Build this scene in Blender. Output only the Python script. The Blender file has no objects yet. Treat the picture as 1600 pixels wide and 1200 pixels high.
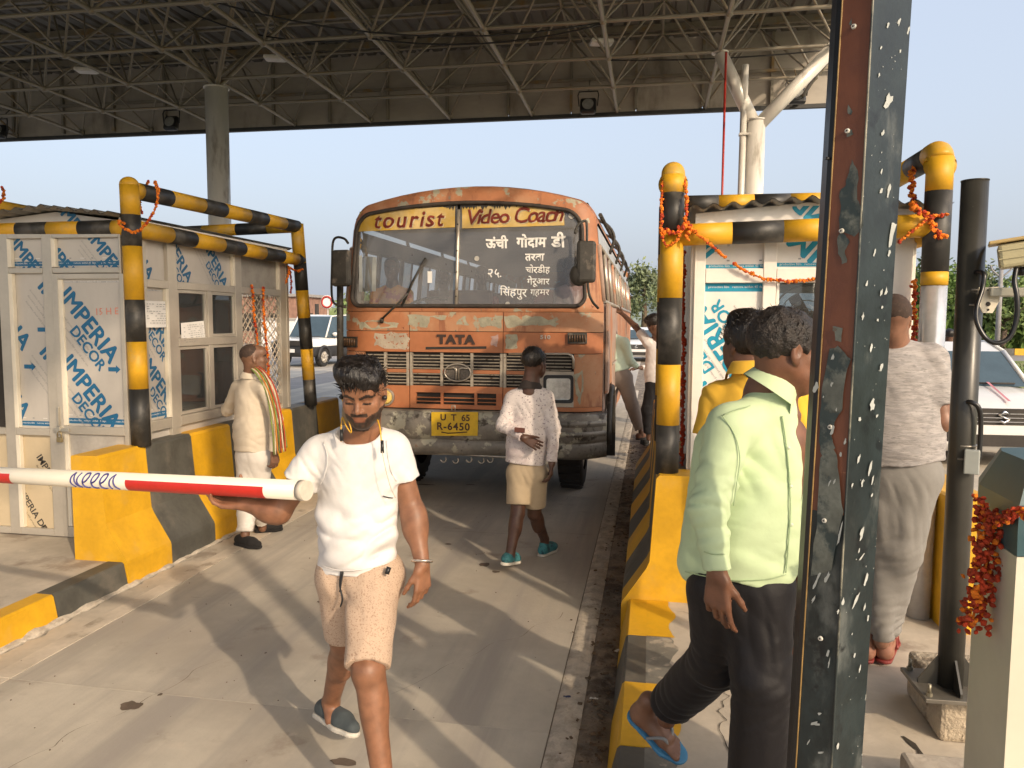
import bpy, bmesh, math, random
import numpy as np
from mathutils import Vector, Matrix, noise
R = math.radians
PI = math.pi
rnd = random.Random(7)
scn = bpy.context.scene
COL = scn.collection

# ------------------------------------------------------------------ camera
CAMH = 1.8
PITCH = math.atan(100/1200)
YAW = R(10.2)
ROLL = R(0.3)
cam_d = bpy.data.cameras.new('camera')
cam = bpy.data.objects.new('camera', cam_d)
COL.objects.link(cam)
cam_d.sensor_width = 36
cam_d.lens = 27
cam_d.clip_start = 0.05
cam_d.clip_end = 3000
cam.matrix_world = (Matrix.Translation((0, 0, CAMH)) @ Matrix.Rotation(YAW, 4, 'Z')
                    @ Matrix.Rotation(PI/2-PITCH, 4, 'X') @ Matrix.Rotation(ROLL, 4, 'Z'))
scn.camera = cam

# ------------------------------------------------------------------ light
SUN_EL = R(27)
SUN_DIR = Vector((0.70, -0.714, 0)).normalized()          # where the sun stands
sun_vec = Vector((SUN_DIR.x*math.cos(SUN_EL), SUN_DIR.y*math.cos(SUN_EL), math.sin(SUN_EL)))
w = bpy.data.worlds.new('World')
scn.world = w
w.use_nodes = True
nt = w.node_tree
bg = nt.nodes['Background']
sky = nt.nodes.new('ShaderNodeTexSky')
sky.sky_type = 'NISHITA'
sky.sun_disc = False
sky.sun_elevation = SUN_EL
sky.sun_rotation = math.atan2(SUN_DIR.x, SUN_DIR.y)
sky.air_density = 1.0
sky.dust_density = 8.0
sky.ozone_density = 1.0
# hazy air: the blue dome is veiled by an even pale layer
hz = nt.nodes.new('ShaderNodeMix'); hz.data_type = 'RGBA'; hz.inputs[0].default_value = 0.40
hz.inputs[7].default_value = (5.5, 6.0, 6.9, 1)
nt.links.new(sky.outputs[0], hz.inputs[6])
nt.links.new(hz.outputs[2], bg.inputs[0])
bg.inputs[1].default_value = 0.15
sd = bpy.data.lights.new('sun', 'SUN')
sd.energy = 2.0
sd.angle = R(1.0)
sd.color = (1.0, 0.80, 0.58)
so = bpy.data.objects.new('sun', sd)
COL.objects.link(so)
so.rotation_euler = sun_vec.to_track_quat('Z', 'Y').to_euler()
scn.view_settings.view_transform = 'Standard'
scn.view_settings.look = 'None'
scn.view_settings.exposure = 0.52
scn.view_settings.gamma = 1
scn.view_settings.use_curve_mapping = False

# ------------------------------------------------------------------ picture rays, used to take positions off the photograph
_cp, _sp = math.cos(PITCH), math.sin(PITCH)
_fw = Vector((-math.sin(YAW)*_cp, math.cos(YAW)*_cp, -_sp))
_r = Vector((math.cos(YAW), math.sin(YAW), 0))
_u = _r.cross(_fw)
_r2 = _r*math.cos(ROLL)+_u*math.sin(ROLL)
_u2 = -_r*math.sin(ROLL)+_u*math.cos(ROLL)
_C = Vector((0, 0, CAMH))
def ray(x, y): return _fw*1200+_r2*(x-800)-_u2*(y-600)
def PY(x, y, Y):
    d = ray(x, y); return _C+d*(Y/d.y)
def PZ(x, y, z=0):
    d = ray(x, y); return _C+d*((z-CAMH)/d.z)
def PX(x, y, X):
    d = ray(x, y); return _C+d*(X/d.x)

# ------------------------------------------------------------------ materials
MATS = {}
def mat(name, col, rough=0.6, var=0.15, scale=6.0, bump=0.15, bscale=None, metal=0.0, layers=(), stretch=(1, 1, 1), spec=0.5,
        alpha=1.0, coat=0.0, emit=None, bdist=0.003, rough_var=0.1):
    """Principled material: two-scale tonal variation, noise relief, and optional worn patches
    layers: (colour, noise scale, threshold, softness, stretch, rough)"""
    if name in MATS: return MATS[name]
    m = bpy.data.materials.new(name); m.use_nodes = True
    t = m.node_tree; N = t.nodes; L = t.links
    b = N['Principled BSDF']
    tc = N.new('ShaderNodeTexCoord')
    oi = N.new('ShaderNodeObjectInfo')
    add = N.new('ShaderNodeVectorMath'); add.operation = 'MULTIPLY_ADD'
    L.new(tc.outputs['Object'], add.inputs[0]); add.inputs[1].default_value = (1, 1, 1)
    cmb = N.new('ShaderNodeCombineXYZ')
    mm = N.new('ShaderNodeMath'); mm.operation = 'MULTIPLY'; mm.inputs[1].default_value = 17.0
    L.new(oi.outputs['Random'], mm.inputs[0])
    for k in range(3): L.new(mm.outputs[0], cmb.inputs[k])
    L.new(cmb.outputs[0], add.inputs[2])
    def nz(sc, st=(1, 1, 1), det=5.0, rg=0.55, off=0.0, dist=0.0):
        mp = N.new('ShaderNodeMapping'); mp.inputs['Scale'].default_value = st
        mp.inputs['Location'].default_value = (off, off*0.7, off*1.3)
        L.new(add.outputs[0], mp.inputs[0])
        n = N.new('ShaderNodeTexNoise'); n.inputs['Scale'].default_value = sc
        n.inputs['Detail'].default_value = det; n.inputs['Roughness'].default_value = rg
        n.inputs['Distortion'].default_value = dist
        L.new(mp.outputs[0], n.inputs['Vector'])
        return n.outputs['Fac']
    def ramp(fac, a, c):
        r = N.new('ShaderNodeMapRange'); r.inputs[1].default_value = a; r.inputs[2].default_value = c
        r.interpolation_type = 'SMOOTHSTEP'
        L.new(fac, r.inputs[0]); return r.outputs[0]
    def mix(f, a, c, typ='MIX'):
        x = N.new('ShaderNodeMix'); x.data_type = 'RGBA'; x.blend_type = typ
        if isinstance(f, float): x.inputs[0].default_value = f
        else: L.new(f, x.inputs[0])
        for s, v in ((6, a), (7, c)):
            if isinstance(v, tuple): x.inputs[s].default_value = (v[0], v[1], v[2], 1)
            else: L.new(v, x.inputs[s])
        return x.outputs[2]
    lo = tuple(max(0, c*(1-var)) for c in col); hi = tuple(min(1, c*(1+var)) for c in col)
    n1 = nz(scale, stretch)
    c = mix(ramp(n1, 0.3, 0.7), lo, hi)
    n2 = nz(scale*7.3, stretch, det=3, off=3.1)
    lo2 = (1-var*0.6,)*3
    c = mix(ramp(n2, 0.35, 0.75), c, mix(1.0, c, lo2, 'MULTIPLY'))
    rough_s = None
    hsum = None
    k = 0
    for lay in layers:
        lc, ls, th, so_ = lay[:4]
        st = lay[4] if len(lay) > 4 else (1, 1, 1)
        k += 1
        f = ramp(nz(ls, st, det=7, rg=0.62, off=7.7*k), th-so_, th+so_)
        c = mix(f, c, lc)
        if len(lay) > 5:
            mr = N.new('ShaderNodeMix'); mr.data_type = 'FLOAT'
            L.new(f, mr.inputs[0])
            if rough_s is None: mr.inputs[2].default_value = rough
            else: L.new(rough_s, mr.inputs[2])
            mr.inputs[3].default_value = lay[5]
            rough_s = mr.outputs[0]
        if hsum is None: hsum = f
    L.new(c, b.inputs['Base Color'])
    if rough_s is None:
        mr = N.new('ShaderNodeMapRange'); L.new(n1, mr.inputs[0])
        mr.inputs[3].default_value = max(0.02, rough-rough_var); mr.inputs[4].default_value = min(1, rough+rough_var)
        rough_s = mr.outputs[0]
    L.new(rough_s, b.inputs['Roughness'])
    b.inputs['Metallic'].default_value = metal
    b.inputs['Specular IOR Level'].default_value = spec
    b.inputs['Coat Weight'].default_value = coat
    b.inputs['Alpha'].default_value = alpha
    if emit:
        b.inputs['Emission Color'].default_value = (*emit[0], 1); b.inputs['Emission Strength'].default_value = emit[1]
    if bump > 0:
        bp = N.new('ShaderNodeBump'); bp.inputs['Strength'].default_value = bump; bp.inputs['Distance'].default_value = bdist
        h = nz(bscale or scale*6, stretch, det=6, off=1.3)
        if hsum is not None:
            s = N.new('ShaderNodeMath'); s.operation = 'MULTIPLY_ADD'
            L.new(hsum, s.inputs[0]); s.inputs[1].default_value = -0.8; L.new(h, s.inputs[2]); h = s.outputs[0]
        L.new(h, bp.inputs['Height']); L.new(bp.outputs[0], b.inputs['Normal'])
    MATS[name] = m
    return m
def glassmat(name, tint=(0.9, 0.95, 0.95), rough=0.02, transp=0.85, veil=0.0, veilcol=(0.6, 0.6, 0.58)):
    """thin pane: mirror reflection by Fresnel over clear transmission, with a diffuse veil (dust; on the windscreen also reflected sky)"""
    if name in MATS: return MATS[name]
    m = bpy.data.materials.new(name); m.use_nodes = True
    t = m.node_tree; N = t.nodes; L = t.links
    N.remove(N['Principled BSDF']); out = N['Material Output']
    tr = N.new('ShaderNodeBsdfTransparent'); tr.inputs[0].default_value = (*[c*transp for c in tint], 1)
    gl = N.new('ShaderNodeBsdfGlossy'); gl.inputs['Roughness'].default_value = rough
    fr = N.new('ShaderNodeFresnel'); fr.inputs[0].default_value = 1.5
    mx = N.new('ShaderNodeMixShader')
    fm = N.new('ShaderNodeMath'); fm.operation = 'MULTIPLY'; fm.inputs[1].default_value = 1.8
    L.new(fr.outputs[0], fm.inputs[0]); L.new(fm.outputs[0], mx.inputs[0]); L.new(tr.outputs[0], mx.inputs[1]); L.new(gl.outputs[0], mx.inputs[2])
    last = mx.outputs[0]
    if veil > 0:
        df = N.new('ShaderNodeBsdfDiffuse'); df.inputs[0].default_value = (*veilcol, 1)
        n = N.new('ShaderNodeTexNoise'); n.inputs['Scale'].default_value = 3; n.inputs['Detail'].default_value = 6
        tc = N.new('ShaderNodeTexCoord'); L.new(tc.outputs['Object'], n.inputs['Vector'])
        mr = N.new('ShaderNodeMapRange'); L.new(n.outputs['Fac'], mr.inputs[0]); mr.inputs[3].default_value = veil*0.4; mr.inputs[4].default_value = veil*1.6
        m2 = N.new('ShaderNodeMixShader'); L.new(mr.outputs[0], m2.inputs[0]); L.new(last, m2.inputs[1]); L.new(df.outputs[0], m2.inputs[2])
        last = m2.outputs[0]
    L.new(last, out.inputs[0])
    MATS[name] = m
    return m

# ------------------------------------------------------------------ object bookkeeping
def tag(o, label=None, cat=None, group=None, kind=None):
    if label: o['label'] = label
    if cat: o['category'] = cat
    if group: o['group'] = group
    if kind: o['kind'] = kind
    return o
def thing(name, label, cat, loc=(0, 0, 0), group=None):
    o = bpy.data.objects.new(name, None); COL.objects.link(o)
    o.location = loc; o.empty_display_size = 0.1
    return tag(o, label, cat, group)
def origin_of(o):
    v = Vector((0, 0, 0))
    while o is not None:
        v += Vector(o.location); o = o.parent
    return v
def link(o, parent=None):
    COL.objects.link(o)
    if parent is not None:
        o.location = Vector(o.location)-origin_of(parent)
        o.parent = parent
    return o
def copy_tree(o, parent=None):
    c = o.copy(); COL.objects.link(c); c.parent = parent
    for ch in list(o.children): copy_tree(ch, c)
    return c

class MB:
    """collects shapes in world coordinates and links them as one mesh object"""
    def __init__(s): s.bm = bmesh.new(); s.mi = 0
    def _fin(s, faces, mi=None):
        k = s.mi if mi is None else mi
        for f in faces: f.material_index = k
    def box(s, c, size, rot=None, bev=0.0, mi=None):
        hx, hy, hz = (v/2 for v in size)
        M = Matrix.Translation(Vector(c)) @ (rot.to_4x4() if rot is not None else Matrix.Identity(4))
        if bev > 0:
            t = bmesh.new(); bmesh.ops.create_cube(t, size=1)
            for v in t.verts: v.co = Vector((v.co.x*size[0], v.co.y*size[1], v.co.z*size[2]))
            bmesh.ops.bevel(t, geom=t.edges[:], offset=min(bev, min(size)*0.45), segments=2, affect='EDGES', profile=0.5)
            t.verts.ensure_lookup_table()
            vm = [s.bm.verts.new(M @ v.co) for v in t.verts]
            fs = [s.bm.faces.new([vm[v.index] for v in f.verts]) for f in t.faces]
            t.free(); s._fin(fs, mi); return s
        vs = [s.bm.verts.new(M @ Vector((x, y, z))) for x in (-hx, hx) for y in (-hy, hy) for z in (-hz, hz)]
        idx = ((0, 1, 3, 2), (4, 6, 7, 5), (0, 4, 5, 1), (2, 3, 7, 6), (0, 2, 6, 4), (1, 5, 7, 3))
        s._fin([s.bm.faces.new([vs[i] for i in f]) for f in idx], mi)
        return s
    def bb(s, x0, x1, y0, y1, z0, z1, bev=0.0, mi=None):
        return s.box(((x0+x1)/2, (y0+y1)/2, (z0+z1)/2), (abs(x1-x0), abs(y1-y0), abs(z1-z0)), None, bev, mi)
    def path(s, pts, r, seg=10, cap=True, mi=None, smooth=True, closed=False):
        """tube along a polyline; r a number or a list"""
        pts = [Vector(p) for p in pts]; n = len(pts)
        rs = r if isinstance(r, (list, tuple)) else [r]*n
        d0 = (pts[1]-pts[0]).normalized()
        up = Vector((0, 0, 1)) if abs(d0.z) < 0.9 else Vector((1, 0, 0))
        a = d0.cross(up).normalized()
        rings = []
        for i, p in enumerate(pts):
            if closed: d = (pts[(i+1) % n]-pts[i-1])
            elif i == 0: d = pts[1]-p
            elif i == n-1: d = p-pts[i-1]
            else: d = (pts[i+1]-p).normalized()+(p-pts[i-1]).normalized()
            d = d.normalized()
            a = (a-d*a.dot(d)).normalized(); b = d.cross(a)
            sc = 1.0
            if 0 < i < n-1:
                cc = (pts[i+1]-p).normalized().dot(d); sc = 1/max(0.6, cc)
            rings.append([s.bm.verts.new(p+(a*math.cos(2*PI*k/seg)+b*math.sin(2*PI*k/seg))*rs[i]*(1 if sc == 1 else min(sc, 1.25))) for k in range(seg)])
        fs = []
        m = n if closed else n-1
        for i in range(m):
            A, B = rings[i], rings[(i+1) % n]
            for k in range(seg):
                f = s.bm.faces.new((A[k], A[(k+1) % seg], B[(k+1) % seg], B[k])); f.smooth = smooth; fs.append(f)
        if cap and not closed:
            fs.append(s.bm.faces.new(rings[0][::-1])); fs.append(s.bm.faces.new(rings[-1]))
        s._fin(fs, mi); return s
    def cone(s, p0, p1, r0, r1, seg=12, cap=True, mi=None, smooth=True):
        return s.path([p0, p1], [r0, r1], seg, cap, mi, smooth)
    def prism(s, outline, vec, mi=None):
        """closed outline (3-D points, planar) extruded by vec"""
        vec = Vector(vec)
        A = [s.bm.verts.new(Vector(p)) for p in outline]; B = [s.bm.verts.new(Vector(p)+vec) for p in outline]
        n = len(A)
        fs = [s.bm.faces.new(A[::-1]), s.bm.faces.new(B)]
        for i in range(n): fs.append(s.bm.faces.new((A[i], A[(i+1) % n], B[(i+1) % n], B[i])))
        s._fin(fs, mi); return s
    def face(s, pts, mi=None):
        s._fin([s.bm.faces.new([s.bm.verts.new(Vector(p)) for p in pts])], mi); return s
    def grid(s, f, nu, nv, mi=None, smooth=True, flip=False):
        V = [[s.bm.verts.new(Vector(f(i/nu, j/nv))) for j in range(nv+1)] for i in range(nu+1)]
        fs = []
        for i in range(nu):
            for j in range(nv):
                q = (V[i][j], V[i+1][j], V[i+1][j+1], V[i][j+1])
                fc = s.bm.faces.new(q[::-1] if flip else q); fc.smooth = smooth; fs.append(fc)
        s._fin(fs, mi); return s
    def ell(s, c, r, rot=None, u=12, v=8, mi=None):
        M = Matrix.Translation(Vector(c)) @ (rot.to_4x4() if rot is not None else Matrix.Identity(4)) @ Matrix.Diagonal((*(r if isinstance(r, (tuple, list)) else (r, r, r)), 1))
        ret = bmesh.ops.create_uvsphere(s.bm, u_segments=u, v_segments=v, radius=1, matrix=M)
        fs = set(f for vt in ret['verts'] for f in vt.link_faces)
        for f in fs: f.smooth = True
        s._fin(fs, mi); return s
    def addmesh(s, me, M, mi=None):
        vs = [s.bm.verts.new(M @ v.co) for v in me.vertices]
        fs = []
        for p in me.polygons:
            try: fs.append(s.bm.faces.new([vs[i] for i in p.vertices]))
            except ValueError: pass
        s._fin(fs, mi); return s
    def clip(s, planes):
        for co, no in planes:
            g = s.bm.verts[:]+s.bm.edges[:]+s.bm.faces[:]
            bmesh.ops.bisect_plane(s.bm, geom=g, plane_co=Vector(co), plane_no=Vector(no), clear_outer=True)
        return s
    def build(s, name, mats, parent=None, origin=None, normals=True, **props):
        if normals: bmesh.ops.recalc_face_normals(s.bm, faces=s.bm.faces[:])
        if origin is None:
            if len(s.bm.verts):
                c = sum((v.co for v in s.bm.verts), Vector())/len(s.bm.verts)
                zmin = min(v.co.z for v in s.bm.verts); origin = Vector((c.x, c.y, zmin))
            else: origin = Vector()
        origin = Vector(origin)
        for v in s.bm.verts: v.co -= origin
        me = bpy.data.meshes.new(name); s.bm.to_mesh(me); s.bm.free()
        for m in (mats if isinstance(mats, (list, tuple)) else [mats]): me.materials.append(m)
        o = bpy.data.objects.new(name, me); o.location = origin
        link(o, parent)
        for k, v in props.items(): o[k] = v
        return o
def bez(pts, n=8):
    """Catmull-Rom through points"""
    pts = [Vector(p) for p in pts]; out = []
    P = [pts[0]*2-pts[1]]+pts+[pts[-1]*2-pts[-2]]
    for i in range(1, len(P)-2):
        for k in range(n):
            t = k/n; a, b, c, d = P[i-1], P[i], P[i+1], P[i+2]
            out.append(0.5*((2*b)+(c-a)*t+(2*a-5*b+4*c-d)*t*t+(3*b-a-3*c+d)*t**3))
    out.append(pts[-1]); return out
_dg = None
def text_mesh(txt, size=1.0, off=0.0, ext=0.0, align='CENTER', shear=0.0, space=1.0, res=3):
    c = bpy.data.curves.new('lettering', 'FONT'); c.body = txt; c.size = size; c.offset = off; c.extrude = ext
    c.align_x = align; c.align_y = 'CENTER'; c.shear = shear; c.space_character = space; c.resolution_u = res
    o = bpy.data.objects.new('lettering', c); COL.objects.link(o)
    dg = bpy.context.evaluated_depsgraph_get(); dg.update()
    me = bpy.data.meshes.new_from_object(o.evaluated_get(dg))
    bpy.data.objects.remove(o); bpy.data.curves.remove(c)
    return me
def frame_mat(origin, xdir, ydir):
    x = Vector(xdir).normalized(); y = Vector(ydir).normalized(); z = x.cross(y)
    M = Matrix((( x.x, y.x, z.x, origin[0]), (x.y, y.y, z.y, origin[1]), (x.z, y.z, z.z, origin[2]), (0, 0, 0, 1)))
    return M
def rot_from(z, x=None):
    z = Vector(z).normalized()
    x = Vector(x) if x is not None else (Vector((1, 0, 0)) if abs(z.x) < 0.9 else Vector((0, 1, 0)))
    x = (x-z*x.dot(z)).normalized(); y = z.cross(x)
    return Matrix(((x.x, y.x, z.x), (x.y, y.y, z.y), (x.z, y.z, z.z)))
# ================================================================== palette
CONC = mat('worn_concrete', (0.50, 0.452, 0.375), 0.85, 0.12, 1.6, 0.35, 60, layers=[
    ((0.41, 0.36, 0.30), 0.9, 0.56, 0.12), ((0.33, 0.28, 0.23), 2.7, 0.64, 0.07), ((0.58, 0.51, 0.42), 5.0, 0.70, 0.06), ((0.36, 0.325, 0.285), 1.6, 0.54, 0.12, (1.8, 0.10, 1)), ((0.24, 0.20, 0.17), 40, 0.73, 0.03)], bdist=0.004)
CONC2 = mat('island_concrete', (0.50, 0.44, 0.36), 0.85, 0.13, 2.5, 0.4, 50, layers=[
    ((0.30, 0.25, 0.2), 2.0, 0.62, 0.06), ((0.52, 0.46, 0.38), 6.0, 0.66, 0.05)], bdist=0.005)
MORTAR = mat('rough_mortar', (0.50, 0.44, 0.36), 0.9, 0.2, 14, 0.7, 60, layers=[((0.33, 0.28, 0.22), 9, 0.62, 0.08)], bdist=0.01)
GUTTER = mat('dirty_gutter', (0.24, 0.19, 0.14), 0.9, 0.3, 8, 0.8, 40, layers=[((0.10, 0.075, 0.055), 5, 0.56, 0.08)], bdist=0.012)
ASPH = mat('grey_road', (0.27, 0.25, 0.235), 0.85, 0.12, 2, 0.3, 60)
GRASS = mat('grass_ground', (0.16, 0.20, 0.045), 0.95, 0.4, 1.2, 0.8, 14, layers=[((0.30, 0.26, 0.13), 0.5, 0.58, 0.12)], bdist=0.05)
YEL = mat('yellow_road_paint', (0.66, 0.36, 0.012), 0.5, 0.10, 5, 0.2, 40, layers=[
    ((0.60, 0.34, 0.04), 3.2, 0.62, 0.07), ((0.45, 0.36, 0.27), 16, 0.76, 0.02), ((0.3, 0.2, 0.08), 7, 0.75, 0.03)])
BLK = mat('black_road_paint', (0.085, 0.083, 0.072), 0.55, 0.2, 5, 0.2, 40, layers=[
    ((0.15, 0.135, 0.11), 3.0, 0.58, 0.10), ((0.36, 0.33, 0.28), 18, 0.74, 0.02), ((0.3, 0.27, 0.22), 5, 0.75, 0.03, (1, 4, 1))])
YELP = mat('yellow_pipe_paint', (0.62, 0.335, 0.014), 0.5, 0.10, 7, 0.15, 40, layers=[
    ((0.50, 0.31, 0.07), 5, 0.60, 0.08), ((0.2, 0.13, 0.06), 24, 0.78, 0.02)])
BLKP = mat('black_pipe_paint', (0.026, 0.025, 0.023), 0.5, 0.2, 7, 0.12, 40, layers=[
    ((0.075, 0.068, 0.058), 5, 0.57, 0.09), ((0.4, 0.37, 0.3), 30, 0.78, 0.015)])
ALU = mat('aluminium_frame', (0.50, 0.46, 0.395), 0.38, 0.06, 5, 0.05, 60, metal=0.35)
ALUW = mat('white_frame', (0.78, 0.74, 0.67), 0.4, 0.05, 5, 0.05, 60, layers=[((0.6, 0.54, 0.45), 3, 0.7, 0.08)])
FILM = mat('silver_protective_film', (0.52, 0.485, 0.44), 0.42, 0.05, 3, 0.25, 9, stretch=(1, 1, 0.5), metal=0.15, bdist=0.01)
FILMW = mat('white_protective_film', (0.74, 0.71, 0.66), 0.4, 0.05, 3, 0.35, 7, bdist=0.012)
FILM_LIT = mat('sunlit_protective_film', (0.55, 0.45, 0.30), 0.45, 0.05, 3, 0.2, 9, bdist=0.008)  # silver film; warm sunlight on the lower panels is put into the colour
BLUE = mat('blue_print', (0.010, 0.12, 0.26), 0.5, 0.05, 9, 0.0)
TEAL = mat('teal_print', (0.005, 0.27, 0.42), 0.5, 0.05, 9, 0.0)
GREYP = mat('grey_print', (0.28, 0.28, 0.28), 0.6, 0.05, 9, 0.0)
BLKPR = mat('black_print', (0.05, 0.045, 0.04), 0.6, 0.05, 9, 0.0)
WHT = mat('white_paper', (0.75, 0.73, 0.70), 0.8, 0.03, 4, 0.1, 20)
GLASS = glassmat('window_glass', veil=0.05)
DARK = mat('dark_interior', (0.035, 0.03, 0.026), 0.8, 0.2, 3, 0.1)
BLKPL = mat('black_plastic', (0.018, 0.018, 0.019), 0.35, 0.1, 8, 0.05)
RUBBER = mat('black_rubber', (0.025, 0.024, 0.023), 0.75, 0.2, 12, 0.3)
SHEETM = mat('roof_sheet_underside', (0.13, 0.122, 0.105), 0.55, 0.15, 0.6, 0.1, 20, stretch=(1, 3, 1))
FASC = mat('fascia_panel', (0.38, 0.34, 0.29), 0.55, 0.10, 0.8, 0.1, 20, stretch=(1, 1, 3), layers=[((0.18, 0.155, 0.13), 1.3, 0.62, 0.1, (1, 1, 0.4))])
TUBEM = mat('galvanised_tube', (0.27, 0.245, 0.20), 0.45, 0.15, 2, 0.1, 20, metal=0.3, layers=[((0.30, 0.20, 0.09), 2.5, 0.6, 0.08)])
COLM = mat('steel_column_paint', (0.70, 0.67, 0.61), 0.36, 0.1, 2, 0.1, 20, metal=0.1, stretch=(1, 1, 0.3), layers=[((0.30, 0.26, 0.21), 3, 0.62, 0.08, (1, 1, 0.25))])
MARI = mat('marigold_orange', (0.90, 0.20, 0.008), 0.8, 0.35, 60, 0.8, 120, bdist=0.004)
MARD = mat('marigold_dark', (0.42, 0.04, 0.008), 0.8, 0.4, 60, 0.8, 120, bdist=0.004)
REDM = mat('red_paint', (0.38, 0.03, 0.02), 0.4, 0.1, 6, 0.1)
CREAMM = mat('cream_paint', (0.68, 0.63, 0.50), 0.4, 0.05, 5, 0.08)

# ================================================================== ground
g = MB(); g.face([(-900, -60, -0.06), (900, -60, -0.06), (900, 1600, -0.06), (-900, 1600, -0.06)])
tag(g.build('ground', GRASS), kind='structure')
g = MB(); g.bb(-60, 8.6, -12, 90, -0.3, -0.012)
g.bb(8.6, 60, 39, 47, -0.3, -0.012)
pav = tag(g.build('pavement', ASPH), kind='structure')
# cast concrete bays of the toll lane, each its own slab with open joints
lane = tag(MB().bb(-3.60, 0.02, -11, 40, -0.012, -0.006).build('road', GUTTER), kind='structure')
ys = [-11, -6.0, -1.4, 3.2, 7.75, 12.3, 16.9, 21.4, 30, 39.9]
for a, b in zip(ys[:-1], ys[1:]):
    MB().bb(-3.115, -0.405, a+0.0015, b-0.0015, -0.005, 0.0).build('slab', CONC, lane)
for a, b in zip(ys[:-1], ys[1:]):
    MB().bb(-3.235, -3.119, a+0.004, b-0.004, -0.005, 0.003).build('edge_strip', mat('pale_edge_strip', (0.56, 0.49, 0.40), 0.85, 0.12, 5, 0.3, 40, layers=[((0.33, 0.28, 0.22), 3, 0.62, 0.06)]), lane)
    MB().bb(-3.43, -3.239, a+0.004, b-0.004, -0.005, -0.001).build('channel', CONC2, lane)
def rough_strip(x0, x1, y0, y1, z, n, amp, seed):
    g = MB()
    def f(u, v):
        x = x0+(x1-x0)*v; y = y0+(y1-y0)*u
        h = z if v in (0, 1) else z+amp*(0.5+noise.noise(Vector((x*16, y*9, seed))))+amp*0.4*noise.noise(Vector((x*40, y*26, seed+5)))
        return (x, y, h)
    g.grid(f, n, 6); return g
rough_strip(-0.400, -0.275, 1.0, 20, -0.002, 420, 0.014, 3).build('gutter_strip', MORTAR, lane)
rough_strip(-0.272, -0.13, 1.0, 20, -0.004, 420, 0.012, 8).build('gutter_channel', GUTTER, lane)
# other lane of the plaza on the left and right: light slabs
for (x0, x1) in ((-9.0, -5.45), (-14.3, -10.8), (2.05, 5.6)):
    for a, b in zip(ys[:-1], ys[1:]):
        MB().bb(x0, x1, a+0.006, b-0.006, -0.011, 0.0).build('slab', CONC, pav)
# litter, leaves and stains lying in the gutter
lit = []
rr = random.Random(5)
g = MB()
for i in range(420):
    y = 2.2+rr.random()**1.6*9; x = -0.15-abs(rr.gauss(0, 0.09)); s = rr.uniform(0.004, 0.013)
    if x < -0.45: x = rr.uniform(-0.45, -0.16)
    rot = Matrix.Rotation(rr.uniform(0, 6.28), 3, 'Z') @ Matrix.Rotation(rr.uniform(-.5, .5), 3, 'X')
    g.box((x, y, 0.010+s*0.2), (s*2.2, s*1.3, s*0.4), rot, mi=0)
tag(g.build('litter', mat('dry_litter', (0.13, 0.085, 0.05), 0.9, 0.4, 30, 0.3)), kind='stuff', label='dry leaves and grit along the right gutter of the lane', cat='litter')
for (px, py, sx, sy, c, lab, cat, rz) in (
        (886, 1090, 0.035, 0.018, (0.02, 0.03, 0.10), 'crumpled dark blue wrapper lying on the pale gutter strip', 'wrapper', 0.2),
        (928, 1093, 0.040, 0.014, (0.7, 0.68, 0.62), 'small white scrap of paper in the dirty gutter', 'paper scrap', 0.0),
        (965, 1018, 0.040, 0.022, (0.7, 0.66, 0.6), 'white torn paper scrap against the black kerb', 'paper scrap', 0.9)):
    p = PZ(px, py, 0.012); gg = MB()
    gg.grid(lambda u, v: (p.x+(u-.5)*sx*math.cos(rz)-(v-.5)*sy*math.sin(rz), p.y+(u-.5)*sx*math.sin(rz)+(v-.5)*sy*math.cos(rz), p.z+0.008*noise.noise(Vector((u*4, v*4, px)))+0.006), 6, 4)
    tag(gg.build('wrapper' if 'wrap' in cat else 'paper_scrap', mat('scrap_%d' % px, c, 0.6, 0.1, 30, 0.2)), lab, cat)
# dark damp patches on the lane (spilled liquid, has a shape of its own)
STAIN = mat('damp_stain', (0.14, 0.105, 0.08), 0.7, 0.2, 12, 0.1)
g = MB()
for (px, py, a, b) in ((205, 1102, .09, .05), (757, 882, .075, .05), (775, 893, .05, .03), (538, 1191, .10, .03), (700, 850, .05, .02),
                       (664, 757, .2, .03), (735, 757, .1, .02), (1050, 600, .01, .01), (500, 940, .03, .02), (250, 1085, .02, .015), (415, 1020, .012, .01), (620, 930, .02, .02)):
    p = PZ(px, py, 0.003)
    pts = []
    for k in range(18):
        th = 2*PI*k/18; q = 1+0.45*noise.noise(Vector((math.cos(th)*1.5, math.sin(th)*1.5, px)))
        pts.append((p.x+math.cos(th)*a*q*.55, p.y+math.sin(th)*b*q*.9, 0.003))
    if p.x < -3.1 or p.x > -0.4: continue
    g.face(pts)
g.build('stain', STAIN, lane, normals=False)
g = MB()
for (ax, ay, bx, by, sd_) in ((-3.1, 6.1, -.45, 6.35, 1), (-2.9, 4.4, -1.9, 4.9, 2), (-1.2, 3.4, -.5, 4.6, 3), (-2.5, 2.5, -2.2, 3.6, 4), (-.9, 7.4, -.42, 8.8, 5)):
    n = 40; A_ = []; B_ = []
    for i in range(n+1):
        t = i/n; x = ax+(bx-ax)*t+.09*noise.noise(Vector((t*5, sd_, 0))); yv = ay+(by-ay)*t+.09*noise.noise(Vector((t*5, sd_, 4))); wd = .0012+.0022*abs(noise.noise(Vector((t*12, sd_, 9))))
        A_.append((x-wd, yv-wd, .0012)); B_.append((x+wd, yv+wd, .0012))
    for i in range(n): g.face([A_[i], B_[i], B_[i+1], A_[i+1]])
g.build('crack', mat('lane_crack', (.17, .14, .11), .95, .2, 20, .1), lane, normals=False, kind='stuff')
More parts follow.
